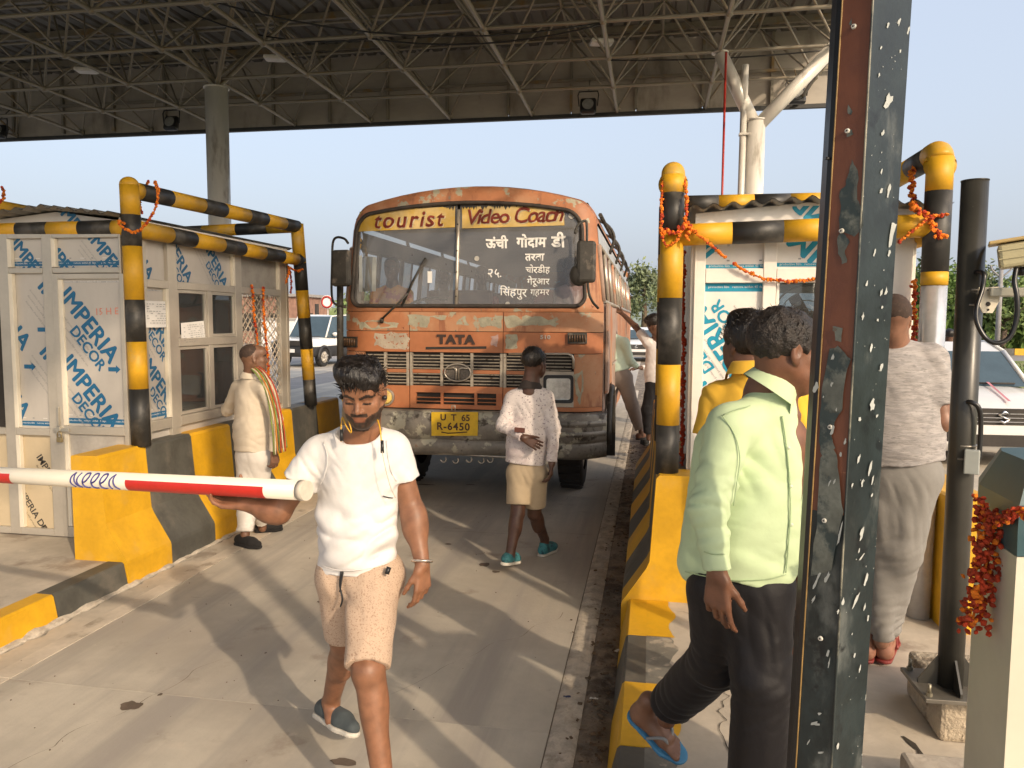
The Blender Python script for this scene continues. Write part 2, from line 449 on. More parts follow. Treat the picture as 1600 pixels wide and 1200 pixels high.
# small pebbles and cracks across the slab
g = MB()
for i in range(260):
    x = rr.uniform(-3.3, -0.3); y = rr.uniform(1.8, 12); s = rr.uniform(0.001, 0.0032)
    g.box((x, y, s*.5), (s*2, s*2, s*1.2), Matrix.Rotation(rr.uniform(0, 3), 3, 'Z'))
tag(g.build('grit', mat('grit', (0.16, 0.12, 0.09), 0.9, 0.4, 30, 0.1)), kind='stuff', label='loose grit scattered over the concrete lane', cat='grit')

# ================================================================== islands with painted kerbs
def island(name, x0, x1, y0, y1, z, kerbs):
    """x0..x1 raised slab; kerbs: (side, list of (ya, yb, material))"""
    g = MB(); g.bb(x0+0.15, x1-0.15, y0+0.15, y1, -0.01, z-0.004)
    o = tag(g.build(name, CONC2), kind='structure')
    for side, segs in kerbs:
        for ya, yb, m in segs:
            g = MB()
            a, b = (x1-0.15, x1) if side > 0 else (x0, x0+0.15)
            # leaning outer face
            lo_x = b if side > 0 else a
            top_x = (b-0.03) if side > 0 else (a+0.045)
            inn = a if side > 0 else b
            out = [(lo_x, ya+.003, -0.01), (top_x, ya+.003, z-0.012), (top_x+(-0.012 if side > 0 else 0.012), ya+.003, z), (inn, ya+.003, z), (inn, ya+.003, -0.01)]
            g.prism(out, (0, yb-ya-.006, 0)); g.build('kerb_stone', m, o)
    return o
segs = []
y = -3.2; k = 0
bounds = [-3.0, -2.3, -1.55, -0.8, -0.1, 0.6, 1.3, 1.98, 2.62, 3.25, 3.88, 4.50]
for i in range(len(bounds)-1):
    segs.append((bounds[i], bounds[i+1], BLK if (len(bounds)-2-i) % 2 == 0 else YEL))
isl = island('left_island', -5.35, -3.42, -3.0, 12.0, 0.165, [(1, segs)])
b2 = [-3.0, -1.0, -.4, .15, .7, 1.24, 1.78, 2.29, 2.83, 3.36, 3.88, 4.40]
segs = [(b2[i], b2[i+1], YEL if (len(b2)-2-i) % 2 == 0 else BLK) for i in range(len(b2)-1)]
isr = island('right_island', -0.14, 1.95, -3.0, 12.0, 0.19, [(-1, segs), (1, [(-3, 4.4, BLK)])])
# mortar fillet where kerb meets lane
def fillet(x, side, y0, y1, seed, w=0.045, h=0.035):
    g = MB()
    n = int((y1-y0)*22)
    def f(u, v):
        y = y0+(y1-y0)*u; q = 0.35+1.1*abs(noise.noise(Vector((y*5, seed, 0))))+0.5*noise.noise(Vector((y*17, seed, 2)))
        q = max(0.12, q)
        if v < 0.34: return (x+side*w*q*1.3, y, 0.001)
        if v < 0.67: return (x+side*w*q*0.45, y, h*q*0.6)
        return (x-side*0.006, y, h*q)
    g.grid(f, n, 3); return g
fillet(-3.42, 1, -2, 8.4, 1.0, 0.05, 0.035).build('mortar_fillet', MORTAR, lane)
# painted edge of the top of the right island (yellow and black bleed over the kerb)
def top_paint(x0, w, segs, z, seed, parent):
    for ya, yb, m in segs:
        g = MB(); n = 14
        g.grid(lambda u, v: (x0+v*(w+0.05*noise.noise(Vector((u*3+ya, seed, 0)))+0.02*noise.noise(Vector((u*14+ya, seed, 3)))), ya+.003+(yb-ya-.006)*u, z), n, 3)
        g.build('kerb_paint', m, parent)
FBLK = mat('faded_black_paint', (0.19, 0.18, 0.155), 0.7, 0.2, 6, 0.3, 40, layers=[((0.40, 0.35, 0.28), 9, 0.58, 0.06)])
top_paint(0.008, 0.13, [(a, b, FBLK if m == BLK else m) for a, b, m in segs if b > 1.5], 0.1905, 4.2, isr)
# cracks in the right island top, thin strips of dark dirt colour
g = MB()
for seedk, (ax, ay, bx, by) in enumerate(((1.00, 3.1, 1.02, 1.9), (0.45, 2.2, 0.30, 3.0), (0.3, 3.0, 0.36, 3.4), (0.6, 4.2, 0.1, 4.25))):
    n = 26; L_ = []; R_ = []
    for i in range(n+1):
        t = i/n; x = ax+(bx-ax)*t; yv = ay+(by-ay)*t
        x += 0.05*noise.noise(Vector((t*6, seedk, 0))); yv += 0.03*noise.noise(Vector((t*9, seedk, 4)))
        wd = (0.010 if seedk == 0 else 0.003)*(0.4+abs(noise.noise(Vector((t*14, seedk, 9))))*1.6)
        L_.append((x-wd, yv, 0.1895)); R_.append((x+wd, yv+wd*.4, 0.1895))
    for i in range(n): g.face([L_[i], R_[i], R_[i+1], L_[i+1]])
g.build('crack', mat('crack_dirt', (0.05, 0.04, 0.03), 0.95, 0.2, 20, 0.2), isr, normals=False)

# ================================================================== crash barriers
def barrier(label, xb, side, y0, bands, h=0.88, group='painted crash barriers along the islands'):
    """xb back face x; side +1: profile flares towards +x"""
    t = thing('crash_barrier', label, 'barrier', (xb, y0, 0), group)
    prof = [(0, 0.0), (0, h-.01), (0.012, h), (0.195, h), (0.212, h-0.02), (0.245, 0.42), (0.262, 0.38), (0.395, 0.17), (0.40, 0.15), (0.402, 0.0)]
    y = y0; g = MB(); mats = [YEL, BLK, CONC2]
    nP = len(prof); nseg = []
    for (yb, mi) in bands:
        n = max(2, int((yb-y)/0.08))
        for i in range(n): nseg.append((y+(yb-y)*i/n, y+(yb-y)*(i+1)/n, mi))
        y = yb
    def P(k, yy):
        dx, z = prof[k]
        j = 0.006*noise.noise(Vector((yy*3, z*4, xb))) if 0 < k < nP-1 else 0
        return Vector((xb+side*(dx+j), yy, z+j*0.8))
    cache = {}
    def V(k, yy, mi):
        key = (k, round(yy, 5))
        if key not in cache: cache[key] = g.bm.verts.new(P(k, yy))
        return cache[key]
    for a, b, mi in nseg:
        for k in range(nP-1):
            f = g.bm.faces.new((V(k, a, mi), V(k+1, a, mi), V(k+1, b, mi), V(k, b, mi))); f.material_index = mi
    f = g.bm.faces.new([V(k, nseg[0][0], 0) for k in range(nP)]); f.material_index = nseg[0][2]
    f = g.bm.faces.new([V(k, nseg[-1][1], 0) for k in range(nP)]); f.material_index = nseg[-1][2]
    g.build('barrier_wall', mats, t)
    return t
barrier('concrete crash barrier with yellow and black bands beside the left booth', -3.822, 1, 4.5,
        [(4.98, 0), (5.55, 1), (6.12, 0), (6.72, 1), (7.3, 0), (7.9, 1), (8.5, 0)])
barrier('concrete crash barrier with yellow end left of the right booth, nearest the bus', 0.262, -1, 4.4,
        [(4.62, 0), (5.15, 1), (5.7, 0), (6.25, 1), (6.8, 0), (7.35, 1), (7.9, 0), (8.45, 1), (8.8, 0)], 0.92)
barrier('yellow ended crash barrier right of the right booth, behind the black pole', 1.54, 1, 4.22,
        [(4.9, 0), (5.5, 1), (6.1, 0), (6.7, 1), (7.3, 0), (8.0, 1)], 0.90)
# sand and rubble on the barrier end
# ================================================================== canopy: space frame on columns
canopy = thing('toll_canopy', 'large dark steel space frame canopy spanning over the toll lanes', 'canopy', (-7, 8, 0))
CZ, TZ, SZ = 5.78, 6.85, 7.02
DX, DY = 1.63, 1.45
XN = [2.55-DX*k for k in range(13)]
YN = [15.0-DY*k for k in range(13)]
# roof sheets: trapezoidal sheeting running away from the camera
def sheet(x0, x1, y0, y1, z):
    g = MB(); n = int((x1-x0)/0.25)
    pts = []
    for i in range(n):
        a = x0+(x1-x0)*i/n; wd = (x1-x0)/n
        pts += [(a, z), (a+wd*0.62, z), (a+wd*0.72, z+0.045), (a+wd*0.9, z+0.045)]
    pts.append((x1, z))
    for (a, za), (b, zb) in zip(pts[:-1], pts[1:]):
        g.face([(a, y0, za), (b, y0, zb), (b, y1, zb), (a, y1, za)])
    top = [(a, zb+0.10) for a, zb in ((x0, z), (x1, z))]
    g.face([(x0, y0, z+.12), (x1, y0, z+.12), (x1, y1, z+.12), (x0, y1, z+.12)])
    return g
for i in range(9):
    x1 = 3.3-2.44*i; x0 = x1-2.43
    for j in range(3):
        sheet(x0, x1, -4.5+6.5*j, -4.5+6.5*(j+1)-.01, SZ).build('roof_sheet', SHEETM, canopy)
# fascia panels: flat boards with upstanding joints, seen from inside
fx = 3.3; k = 0
while fx > -18:
    wd = 1.22
    MB().bb(fx-wd+.006, fx-.006, 15.02, 15.07, 5.73, 7.14).build('fascia_panel', FASC, canopy)
    MB().bb(fx-wd-.025, fx-wd+.025, 14.95, 15.018, 5.76, 7.05).build('fascia_stud', TUBEM, canopy)
    fx -= wd; k += 1
MB().bb(-18.4, 3.3, 15.0, 15.09, 5.66, 5.728).build('fascia_trim', mat('dark_trim', (0.04, 0.04, 0.04), 0.6), canopy)
MB().bb(-18.4, 3.3, 14.90, 14.948, 6.30, 6.35).build('fascia_rail', TUBEM, canopy)
MB().bb(3.302, 3.34, -4.5, 15.07, 6.98, 7.16).build('roof_edge_trim', FASC, canopy)
# unit tube shared by every chord and web member
def unit_tube(seg=8):
    g = MB(); g.path([(0, 0, 0), (0, 0, 1)], 1.0, seg); 
    bmesh.ops.recalc_face_normals(g.bm, faces=g.bm.faces[:])
    me = bpy.data.meshes.new('unit_tube'); g.bm.to_mesh(me); g.bm.free(); me.materials.append(TUBEM); return me
UT = unit_tube()
def member(name, a, b, r, parent):
    a = Vector(a); b = Vector(b); d = b-a
    o = bpy.data.objects.new(name, UT)
    o.matrix_world = Matrix.Translation(a) @ rot_from(d).to_4x4() @ Matrix.Diagonal((r, r, d.length, 1))
    link(o, parent); return o
ball = MB().ell((0, 0, 0), 1.0, None, 8, 6)
ballm = bpy.data.meshes.new('node_ball'); ball.bm.to_mesh(ballm); ball.bm.free(); ballm.materials.append(TUBEM)
def node_ball(p, r):
    o = bpy.data.objects.new('node_ball', ballm); o.location = p; o.scale = (r, r, r); link(o, canopy)
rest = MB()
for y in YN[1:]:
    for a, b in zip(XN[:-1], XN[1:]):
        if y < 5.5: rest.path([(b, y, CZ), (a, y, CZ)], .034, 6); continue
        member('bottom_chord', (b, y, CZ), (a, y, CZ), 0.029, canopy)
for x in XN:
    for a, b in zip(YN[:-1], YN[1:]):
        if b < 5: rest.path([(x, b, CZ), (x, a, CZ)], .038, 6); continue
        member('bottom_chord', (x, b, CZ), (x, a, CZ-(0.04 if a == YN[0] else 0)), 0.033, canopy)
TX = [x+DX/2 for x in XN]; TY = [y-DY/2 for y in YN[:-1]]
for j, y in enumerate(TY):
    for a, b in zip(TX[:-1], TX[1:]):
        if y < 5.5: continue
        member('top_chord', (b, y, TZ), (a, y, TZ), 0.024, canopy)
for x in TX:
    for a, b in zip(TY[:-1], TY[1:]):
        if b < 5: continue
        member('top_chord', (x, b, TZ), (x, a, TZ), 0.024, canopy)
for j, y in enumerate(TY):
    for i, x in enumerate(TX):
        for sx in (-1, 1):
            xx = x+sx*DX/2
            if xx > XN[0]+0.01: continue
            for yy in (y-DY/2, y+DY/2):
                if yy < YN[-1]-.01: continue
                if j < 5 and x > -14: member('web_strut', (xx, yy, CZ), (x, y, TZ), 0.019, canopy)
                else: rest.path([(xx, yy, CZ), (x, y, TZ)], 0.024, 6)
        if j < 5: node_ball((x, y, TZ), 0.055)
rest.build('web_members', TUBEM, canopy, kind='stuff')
for y in YN[:6]:
    for x in XN: node_ball((x, y, CZ), 0.06)
for y in TY[:6]:
    MB().bb(-18.4, 3.3, y-.035, y+.035, TZ+.06, SZ-.004).build('purlin', TUBEM, canopy)
# hung service cables between nodes
def sag(a, b, d, n=10):
    a = Vector(a); b = Vector(b); return [a.lerp(b, t/n)+Vector((0, 0, -d*4*(t/n)*(1-t/n))) for t in range(n+1)]
for a, b, d in (((-3.97, 10.65, 5.74), (-.71, 10.65, 5.74), .16), ((-7.2, 10.65, 6.5), (-3.97, 10.65, 5.74), .25), ((-.71, 12.1, 5.74), (2.5, 12.1, 5.72), .05), ((-5.6, 9.2, 5.8), (-0.71, 10.65, 5.76), .3)):
    MB().path(sag(a, b, d), 0.012, 5).build('hanging_cable', BLKPL, canopy)

def column(x, y, r, ztop, label, nodes, side_pipe=False):
    t = thing('steel_column', label, 'column', (x, y, 0), 'round steel columns carrying the canopy')
    g = MB(); g.path([(x, y, 0), (x, y, ztop)], r, 28); g.build('shaft', COLM, t)
    MB().path([(x, y, 0), (x, y, 0.04)], r*1.7, 24).build('base_plate', COLM, t)
    MB().path([(x, y, ztop), (x, y, ztop+.02)], r*1.12, 24).build('cap_plate', COLM, t)
    for (nx, ny, rr_) in nodes:
        p0 = Vector((x, y, ztop-.1)); p1 = Vector((nx, ny, CZ-.03))
        MB().path([p0, p1], rr_, 18).build('branch', COLM, t)
        MB().path([p1, p1+Vector((0, 0, .02))], rr_*1.25, 18).build('flange', COLM, t)
    if side_pipe:
        MB().path([(x-r-.075, y-.05, 0), (x-r-.045, y-.05, 5.55)], .05, 12).build('drain_pipe', COLM, t)
        for z in (2.2, 3.6, 4.55): MB().box((x-r-.03, y-.06, z), (.16, .12, .03)).build('pipe_clip', COLM, t)
    return t
column(-7.22, 12.1, 0.185, 5.62, 'grey round steel column behind the left booth holding up the canopy', [])
for sx in (-1, 1):
    for sy in (-1, 1): member('column_strut', (-7.22, 12.1, 5.62), (-7.22+sx*DX/2, 12.1+sy*DY/2, TZ), 0.04, canopy)
column(1.47, 12.1, 0.135, 4.75, 'pale steel column with two slanting branches behind the right booth', [(0.93, 12.1, .10), (2.52, 12.1, .10)], True)
column(-16.0, 12.1, 0.185, 5.62, 'far grey steel column under the left part of the canopy', [])
pp = PY(1136, 200, 11.4)
tag(MB().path([(pp.x, 11.9, 0), (pp.x, 11.9, 5.7)], 0.017, 8).build('red_conduit', REDM), 'thin red vertical conduit left of the branching column', 'pipe')

# floodlights and small lamps slung under the canopy
def floodlight(px, py, label, yaw=0.0):
    c = PY(px, py, 14.6)
    t = thing('floodlight', label, 'floodlight', c, 'black floodlights under the far canopy edge')
    M = Matrix.Rotation(yaw, 3, 'Z') @ Matrix.Rotation(R(-18), 3, 'X')
    g = MB(); g.box(c, (.30, .13, .30), M, .045); g.build('housing', BLKPL, t)
    g = MB(); q = M @ Vector((0, -.07, 0)); g.path([c+q, c+q*1.18], .105, 20); g.build('lens', mat('lamp_lens', (0.25, 0.25, 0.24), 0.08, 0.1, 20, 0.1), t)
    g = MB(); g.path([c+M@Vector((-.17, 0, 0)), c+Vector((-.19, 0, .2)), c+Vector((-.17, .02, .27)), c+Vector((.17, .02, .27)), c+Vector((.19, 0, .2)), c+M@Vector((.17, 0, 0))], .012, 6); g.build('bracket', BLKPL, t)
    MB().path([c+Vector((0, .02, .27)), Vector((c.x, 14.92, 6.32))], .014, 6).build('hanger', TUBEM, t)
    for k in range(5):
        MB().box(c+M@Vector((-.1+.05*k, .075, 0)), (.012, .04, .24), M).build('cooling_fin', BLKPL, t)
    return t
floodlight(919, 166, 'black floodlight under the canopy edge above the bus roof')
floodlight(1245, 150, 'black floodlight right of the branching column', 0.1)
floodlight(268, 193, 'black floodlight under the canopy left of the grey column')
floodlight(0, 206, 'black floodlight cut by the left picture edge under the canopy')
def lamp(px, py, label):
    c = PZ(px, py, 6.0)
    t = thing('canopy_lamp', label, 'lamp', c, 'small white lamps in the space frame')
    M = Matrix.Rotation(R(15), 3, 'Z')
    MB().box(c, (.34, .22, .06), M, .02).build('housing', mat('lamp_white', (.65, .63, .58), .4, .05), t)
    MB().box(c+Vector((0, 0, -.034)), (.28, .16, .006), M).build('diffuser', WHT, t)
    MB().path([c, c+Vector((0, 0, .9))], .012, 6).build('hanger', TUBEM, t)
lamp(430, 91, 'small white lamp in the space frame right of the grey column')
lamp(135, 110, 'small white lamp in the dark left part of the space frame')
lamp(940, 66, 'small white lamp in the space frame above the middle of the bus')
# ================================================================== helpers for garlands, striped pipes
def garland(name, label, pts, r=0.018, m=None, dens=1.0, parent=None, group=None, sub=8, thick=1):
    """string of marigold heads following a path"""
    P = bez(pts, sub) if len(pts) > 2 else [Vector(p) for p in pts]
    rg = random.Random(int(abs(P[0].x*1000+P[0].z*777)) % 9973)
    g = MB(); L = 0; step = r*.95/dens; nxt = 0
    g.path(P, r*0.35, 5, mi=1)
    for a, b in zip(P[:-1], P[1:]):
        d = (b-a); l = d.length
        if l < 1e-6: continue
        while nxt < l:
            for q in range(thick):
                c = a+d*(nxt/l)+Vector((rg.uniform(-1, 1), rg.uniform(-1, 1), rg.uniform(-1, 1)))*r*(0.35+0.6*(thick-1))
                s = r*rg.uniform(0.7, 1.1)
                M = Matrix.Translation(c) @ Matrix.Rotation(rg.uniform(0, 6.28), 4, Vector((rg.random()+.01, rg.random(), rg.random())).normalized()) @ Matrix.Diagonal((s, s, s*0.75, 1))
                ret = bmesh.ops.create_icosphere(g.bm, subdivisions=1, radius=1, matrix=M)
                for v in ret['verts']:
                    v.co = c+(v.co-c)*rg.uniform(0.72, 1.28)
                mi = 0 if rg.random() < 0.75 else 1
                for f in set(f for v in ret['verts'] for f in v.link_faces): f.material_index = mi
            nxt += step*rg.uniform(.85, 1.15)
        nxt -= l
    o = g.build(name, m or [MARI, MARD], parent, normals=False)
    if label: tag(o, label, 'garland', group)
    return o
def striped(pts, r, bands, seg=24, first=0):
    """pipe along pts with bands: list of lengths cycling yellow/black; returns MB with material 0 yellow, 1 black"""
    g = MB(); pts = [Vector(p) for p in pts]
    # resample by band boundaries
    total = sum((b-a).length for a, b in zip(pts[:-1], pts[1:]))
    def at(s):
        for a, b in zip(pts[:-1], pts[1:]):
            l = (b-a).length
            if s <= l+1e-9: return a+(b-a)*(s/l)
            s -= l
        return pts[-1]
    s = 0; mi = first; i = 0
    cum = [0]
    for a, b in zip(pts[:-1], pts[1:]): cum.append(cum[-1]+(b-a).length)
    while s < total-1e-6:
        e = min(total, s+bands[min(i, len(bands)-1)])
        seq = [at(s)]+[pts[k] for k in range(len(pts)) if s+1e-4 < cum[k] < e-1e-4]+[at(e)]
        rr_ = r if mi == 0 else r*1.006
        g.path(seq, rr_, seg, True, mi)
        s = e; mi = 1-mi; i += 1
    return g
PM = [YELP, BLKP]
def elbow(a, c, b, rad, n=6):
    """corner points rounding c between a and b"""
    a, b, c = Vector(a), Vector(b), Vector(c)
    p0 = c+(a-c).normalized()*rad; p1 = c+(b-c).normalized()*rad
    return [p0*(1-t)**2+c*2*t*(1-t)+p1*t*t for t in [k/n for k in range(n+1)]]

# ---- left cage of striped pipe
cage = thing('pipe_guard', 'yellow and black striped pipe guard frame around the left booth', 'pipe frame', (-3.64, 5.0, 0.88), 'striped pipe guard frames around the booths')
r0 = 0.066
P1b = Vector((-3.64, 4.98, 0.87)); P1t = Vector((-3.665, 4.98, 2.74))
P2b = Vector((-3.60, 7.74, 0.87)); P2t = Vector((-3.62, 7.52, 2.78))
MZ = 2.44
striped([P1b, P1t], r0, [.42, .34, .30, .38, .22, .3], first=1).build('post', PM, cage)
striped([P2b, P2t], r0, [.29, .33, .33, .29, .28, .4], first=1).build('post', PM, cage)
MB().ell(P1t, (r0, r0, r0*.9), None, 20, 10).build('post_cap', YELP, cage)
striped([P1t+Vector((0, 0, -.03)), P2t+Vector((0, 0, -.03))], r0*.93, [.10, .34, .42, .32, .38, .32, .36, .3, .3], first=0).build('top_rail', PM, cage)
M1 = Vector((-3.66, 4.98, MZ)); M2 = Vector((-3.61, 7.57, MZ-.03))
striped([M1, M2], r0*.93, [.42, .30, .40, .33, .36, .36, .3], first=0).build('middle_rail', PM, cage)
P3 = Vector((-5.40, 5.0, 0)); P4 = Vector((-5.40, 7.6, 0))
striped([M1, (P3.x, P3.y, MZ)], r0*.93, [.13, .27, .26, .26, .26, .26, .26], first=0).build('front_rail', PM, cage)
striped([(P3.x, P3.y, .165), (P3.x, P3.y, 2.74)], r0, [.35], first=1).build('post', PM, cage)
striped([(P4.x, P4.y, .165), (P4.x, P4.y, 2.72)], r0, [.35], first=1).build('post', PM, cage)
striped([(P3.x, P3.y, 2.72), (P4.x, P4.y, 2.71)], r0*.93, [.1, .30, .55, .55, .4], first=0).build('top_rail', PM, cage)
striped([(P4.x, P4.y, 2.71), P2t+Vector((0, 0, -.03))], r0*.93, [.35, .35, .4, .36], first=0).build('far_rail', PM, cage)

# ---- right cage
cage2 = thing('pipe_guard', 'yellow and black striped pipe guard frame around the right booth', 'pipe frame', (.1, 4.5, .92), 'striped pipe guard frames around the booths')
A = Vector((.108, 4.52, .91)); B = Vector((1.475, 4.44, 1.98))
r1 = 0.066
tz = 2.69
striped([A, (A.x, A.y, 2.62)], r1, [.29, .35, .38, .36, .23, .3], first=1).build('post', PM, cage2)
e = elbow((A.x, A.y, 2.5), (A.x, A.y, tz-.05), (A.x, 5.9, tz-.05), .07)
g = MB(); g.path([(A.x, A.y, 2.60)]+e+[(A.x, 4.72, tz-.05)], r1, 24); g.build('elbow', YELP, cage2)
striped([(A.x, 4.72, tz-.05), (A.x, 5.9, tz-.05)], r1*.95, [.3, .3, .3, .3], first=1).build('top_rail', PM, cage2)
striped([(B.x, B.y, 1.995), (B.x, B.y, 2.66)], r1, [.07, .42, .3], first=0).build('post', PM, cage2)
e = elbow((B.x, B.y, 2.5), (B.x, B.y, tz), (B.x, 5.9, tz), .07)
g = MB(); g.path([(B.x, B.y, 2.64)]+e+[(B.x, 4.56, tz)], r1, 24); g.build('elbow', YELP, cage2)
striped([(B.x, 4.56, tz), (B.x, 5.9, tz)], r1*.95, [.3, .3, .3, .3], first=1).build('top_rail', PM, cage2)
striped([(A.x, A.y, 2.285), (B.x, B.y, 2.31)], r1*.93, [.33, .27, .27, .27, .3], first=0).build('front_rail', PM, cage2)
striped([(A.x, 5.9, tz-.03), (B.x, 5.9, tz-.03)], r1*.93, [.12, .24, .25, .25, .25, .3], first=0).build('far_rail', PM, cage2)
for x in (A.x, B.x):
    striped([(x, 5.9, .19), (x, 5.9, tz-.05)], r1, [.35], first=1).build('post', PM, cage2)
striped([(B.x, B.y+.07, 2.28), (B.x, 5.9, 2.28)], r1*.93, [.3], first=0).build('middle_rail', PM, cage2)
SHINY = mat('shiny_wrapped_pipe', (0.72, 0.71, 0.70), 0.22, 0.15, 4, 0.3, 30, metal=0.6, layers=[((.25, .2, .16), 4, .66, .05, (1, 1, .12))])
MB().path([(B.x, B.y, .19), (B.x, B.y, 1.992)], r1*.98, 24).build('wrapped_post', SHINY, cage2)

# ================================================================== booths
class Face:
    """a vertical wall plane: u runs along xd, w out of the wall"""
    def __init__(s, o, xd): s.o = Vector(o); s.x = Vector(xd).normalized(); s.n = s.x.cross(Vector((0, 0, 1)))
    def p(s, u, z, w=0): return s.o+s.x*u+Vector((0, 0, z))+s.n*w
    def bar(s, g, u0, u1, z0, z1, w0, w1, bev=.004, mi=0):
        c = s.p((u0+u1)/2, (z0+z1)/2, (w0+w1)/2)
        rot = Matrix(((s.x.x, s.n.x, 0), (s.x.y, s.n.y, 0), (0, 0, 1)))
        g.box(c, (abs(u1-u0), abs(w1-w0), abs(z1-z0)), rot, bev, mi); return g
    def M(s, u, z, ang, w):
        ca, sa = math.cos(ang), math.sin(ang)
        xd = s.x*ca+Vector((0, 0, 1))*sa; yd = -s.x*sa+Vector((0, 0, 1))*ca
        return frame_mat(s.p(u, z, w), xd, yd)
    def rect_planes(s, u0, u1, z0, z1):
        return [(s.p(u0, z0), -s.x), (s.p(u1, z0), s.x), (s.p(u0, z0), (0, 0, -1)), (s.p(u0, z1), (0, 0, 1))]
def bold(txt, size, w, al):
    m0 = text_mesh(txt, size, 0, 0, al); g = MB()
    for k, (dx, dy) in enumerate(((0, 0), (w, 0), (-w, 0), (0, w*.8), (0, -w*.8))): g.addmesh(m0, Matrix.Translation((dx, dy, k*.00025)))
    me = bpy.data.meshes.new('bold_lettering'); g.bm.to_mesh(me); g.bm.free(); return me
T_BIG = bold('IMPERIA', 0.168, 0.0052, 'LEFT')
T_DEC = bold('DECOR', 0.105, 0.003, 'RIGHT')
T_SM = text_mesh('IMPERIA DECOR', 0.075, 0.0015, 0, 'LEFT')
W_BIG = max(v.co.x for v in T_BIG.vertices)
T_TINY = text_mesh('decorative sheet with protective film peel off after use', 0.022, 0.0, 0, 'LEFT', res=1)
T_TAPE = text_mesh('protective film   remove within 45 days', 0.02, 0.0, 0, 'LEFT', res=1)
def film(face, rect, m, prints, parent, w=0.0, tape=None, ink=None, tiny=True):
    """a panel with its printed film; prints: (u, z, angle, kind, scale)"""
    u0, u1, z0, z1 = rect
    g = MB(); face.bar(g, u0, u1, z0, z1, w-.012, w, 0); pan = g.build('panel', m, parent)
    g = MB(); ink = ink or BLUE
    for (u, z, a, kind, sc) in prints:
        S = Matrix.Diagonal((sc, sc, 1, 1))
        if kind == 'big':
            g.addmesh(T_BIG, face.M(u, z, a, w+.0015) @ S, 0)
            g.addmesh(T_DEC, face.M(u, z, a, w+.0015) @ S @ Matrix.Translation((W_BIG-.015, -.112, 0)), 0)
            if tiny:
                for q in range(3): g.addmesh(T_TINY, face.M(u, z, a, w+.0015) @ S @ Matrix.Translation((-.02+.02*q, -.11-.04*q, 0)), 1)
        elif kind == 'small':
            g.addmesh(T_SM, face.M(u, z, a, w+.0015) @ S, 2)
            g.addmesh(T_TINY, face.M(u, z, a, w+.0015) @ S @ Matrix.Translation((.05, -.055, 0)), 2)
        elif kind == 'arrow':
            Mx = face.M(u, z, a, w+.0015)
            g.face([Mx@Vector(q) for q in ((-.035*sc, -.011*sc, 0), (.01*sc, -.011*sc, 0), (.01*sc, .011*sc, 0), (-.035*sc, .011*sc, 0))], 0)
            g.face([Mx@Vector(q) for q in ((.01*sc, -.022*sc, 0), (.036*sc, 0, 0), (.01*sc, .022*sc, 0))], 0)
    if len(g.bm.verts):
        g.clip(face.rect_planes(u0, u1, z0, z1))
        if len(g.bm.verts): g.build('printed_lettering', [ink, GREYP, BLKPR], pan, normals=False, kind='stuff')
    if tape is not None:
        g = MB()
        for tz_, th in tape:
            Mx = face.M(u0, tz_, 0, w+.001)
            g.face([Mx@Vector(q) for q in ((0, -th, 0), (u1-u0, -th, 0), (u1-u0, th, 0), (0, th, 0))], 0)
            for q in range(4): g.addmesh(T_TAPE, face.M(u0+.02+.36*q, tz_+.003, 0, w+.002), 1)
            # row of tiny marks above the tape
            for q in range(int((u1-u0)/.09)+1):
                Mx = face.M(u0+.03+.09*q, tz_+th+.022, 0, w+.001); wd = .016 if q % 2 else .035; h_ = .004 if q % 2 else .002
                g.face([Mx@Vector(v) for v in ((0, -h_, 0), (wd, -h_, 0), (wd, h_, 0), (0, h_, 0))], 2 if q % 2 else 1)
        g.clip(face.rect_planes(u0, u1, z0, z1))
        g.build('film_tape', [ink, WHT, GREYP], pan, normals=False, kind='stuff')
    return pan
def rail(face, parent, name, u0, u1, z0, z1, w0=-.03, w1=.02, m=None):
    g = MB(); face.bar(g, u0, u1, z0, z1, w0, w1, .003); return g.build(name, m or ALU, parent)
def corrugated(x0, x1, y0, y1, zf, parent, m, lam=.1, amp=.013):
    g = MB(); nx = int((x1-x0)/lam*6)
    g.grid(lambda u, v: (x0+(x1-x0)*u, y0+(y1-y0)*v, zf(x0+(x1-x0)*u)+amp*math.sin((x1-x0)*u/lam*2*PI)), nx, 6)
    g.grid(lambda u, v: (x0+(x1-x0)*u, y0+(y1-y0)*v, zf(x0+(x1-x0)*u)+amp*math.sin((x1-x0)*u/lam*2*PI)-.004), nx, 6, flip=True)
    return g.build('corrugated_roof', m, parent)

ROOFM = mat('grey_corrugated_sheet', (0.27, 0.26, 0.24), 0.5, 0.15, 4, 0.15, 30)
# ---------------- left booth
lb = thing('toll_booth', 'left toll booth of silver film covered panels with sliding windows', 'toll booth', (-4.3, 6.2, .165), 'toll booths on the islands')
FY = 4.96; SX = -3.725; YE = 7.45; XL = -4.98
Fr = Face((0, FY, 0), (1, 0, 0))          # u = X
def fu(px, py=500): return PY(px, py, FY).x
def fz(py, px=110): return PY(px, py, FY).z
zT, z1, z2, z3, z4, z5, z6 = 2.46, fz(372), fz(418), fz(440), fz(671), fz(690), .17
uL = [XL, fu(20), fu(73), fu(97), fu(192), SX]
# stiles
for (a, b) in ((XL, XL+.05), (fu(4), fu(20)), (fu(73), fu(88)), (fu(192), SX)):
    rail(Fr, lb, 'stile', a, b, z6, zT)
for a, b in ((XL+.052, fu(4)-.002), (fu(20)+.002, fu(73)-.002), (fu(88)+.002, fu(192)-.002)):
    rail(Fr, lb, 'rail', a, b, z1, z1+.05); rail(Fr, lb, 'rail', a, b, z2-.04, z2-.002)
    if a < -4.4: rail(Fr, lb, 'rail', a, b, z4-.05, z4)
    rail(Fr, lb, 'rail', a, b, z6, z6+.05)
    rail(Fr, lb, 'rail', a, b, zT-.05, zT)
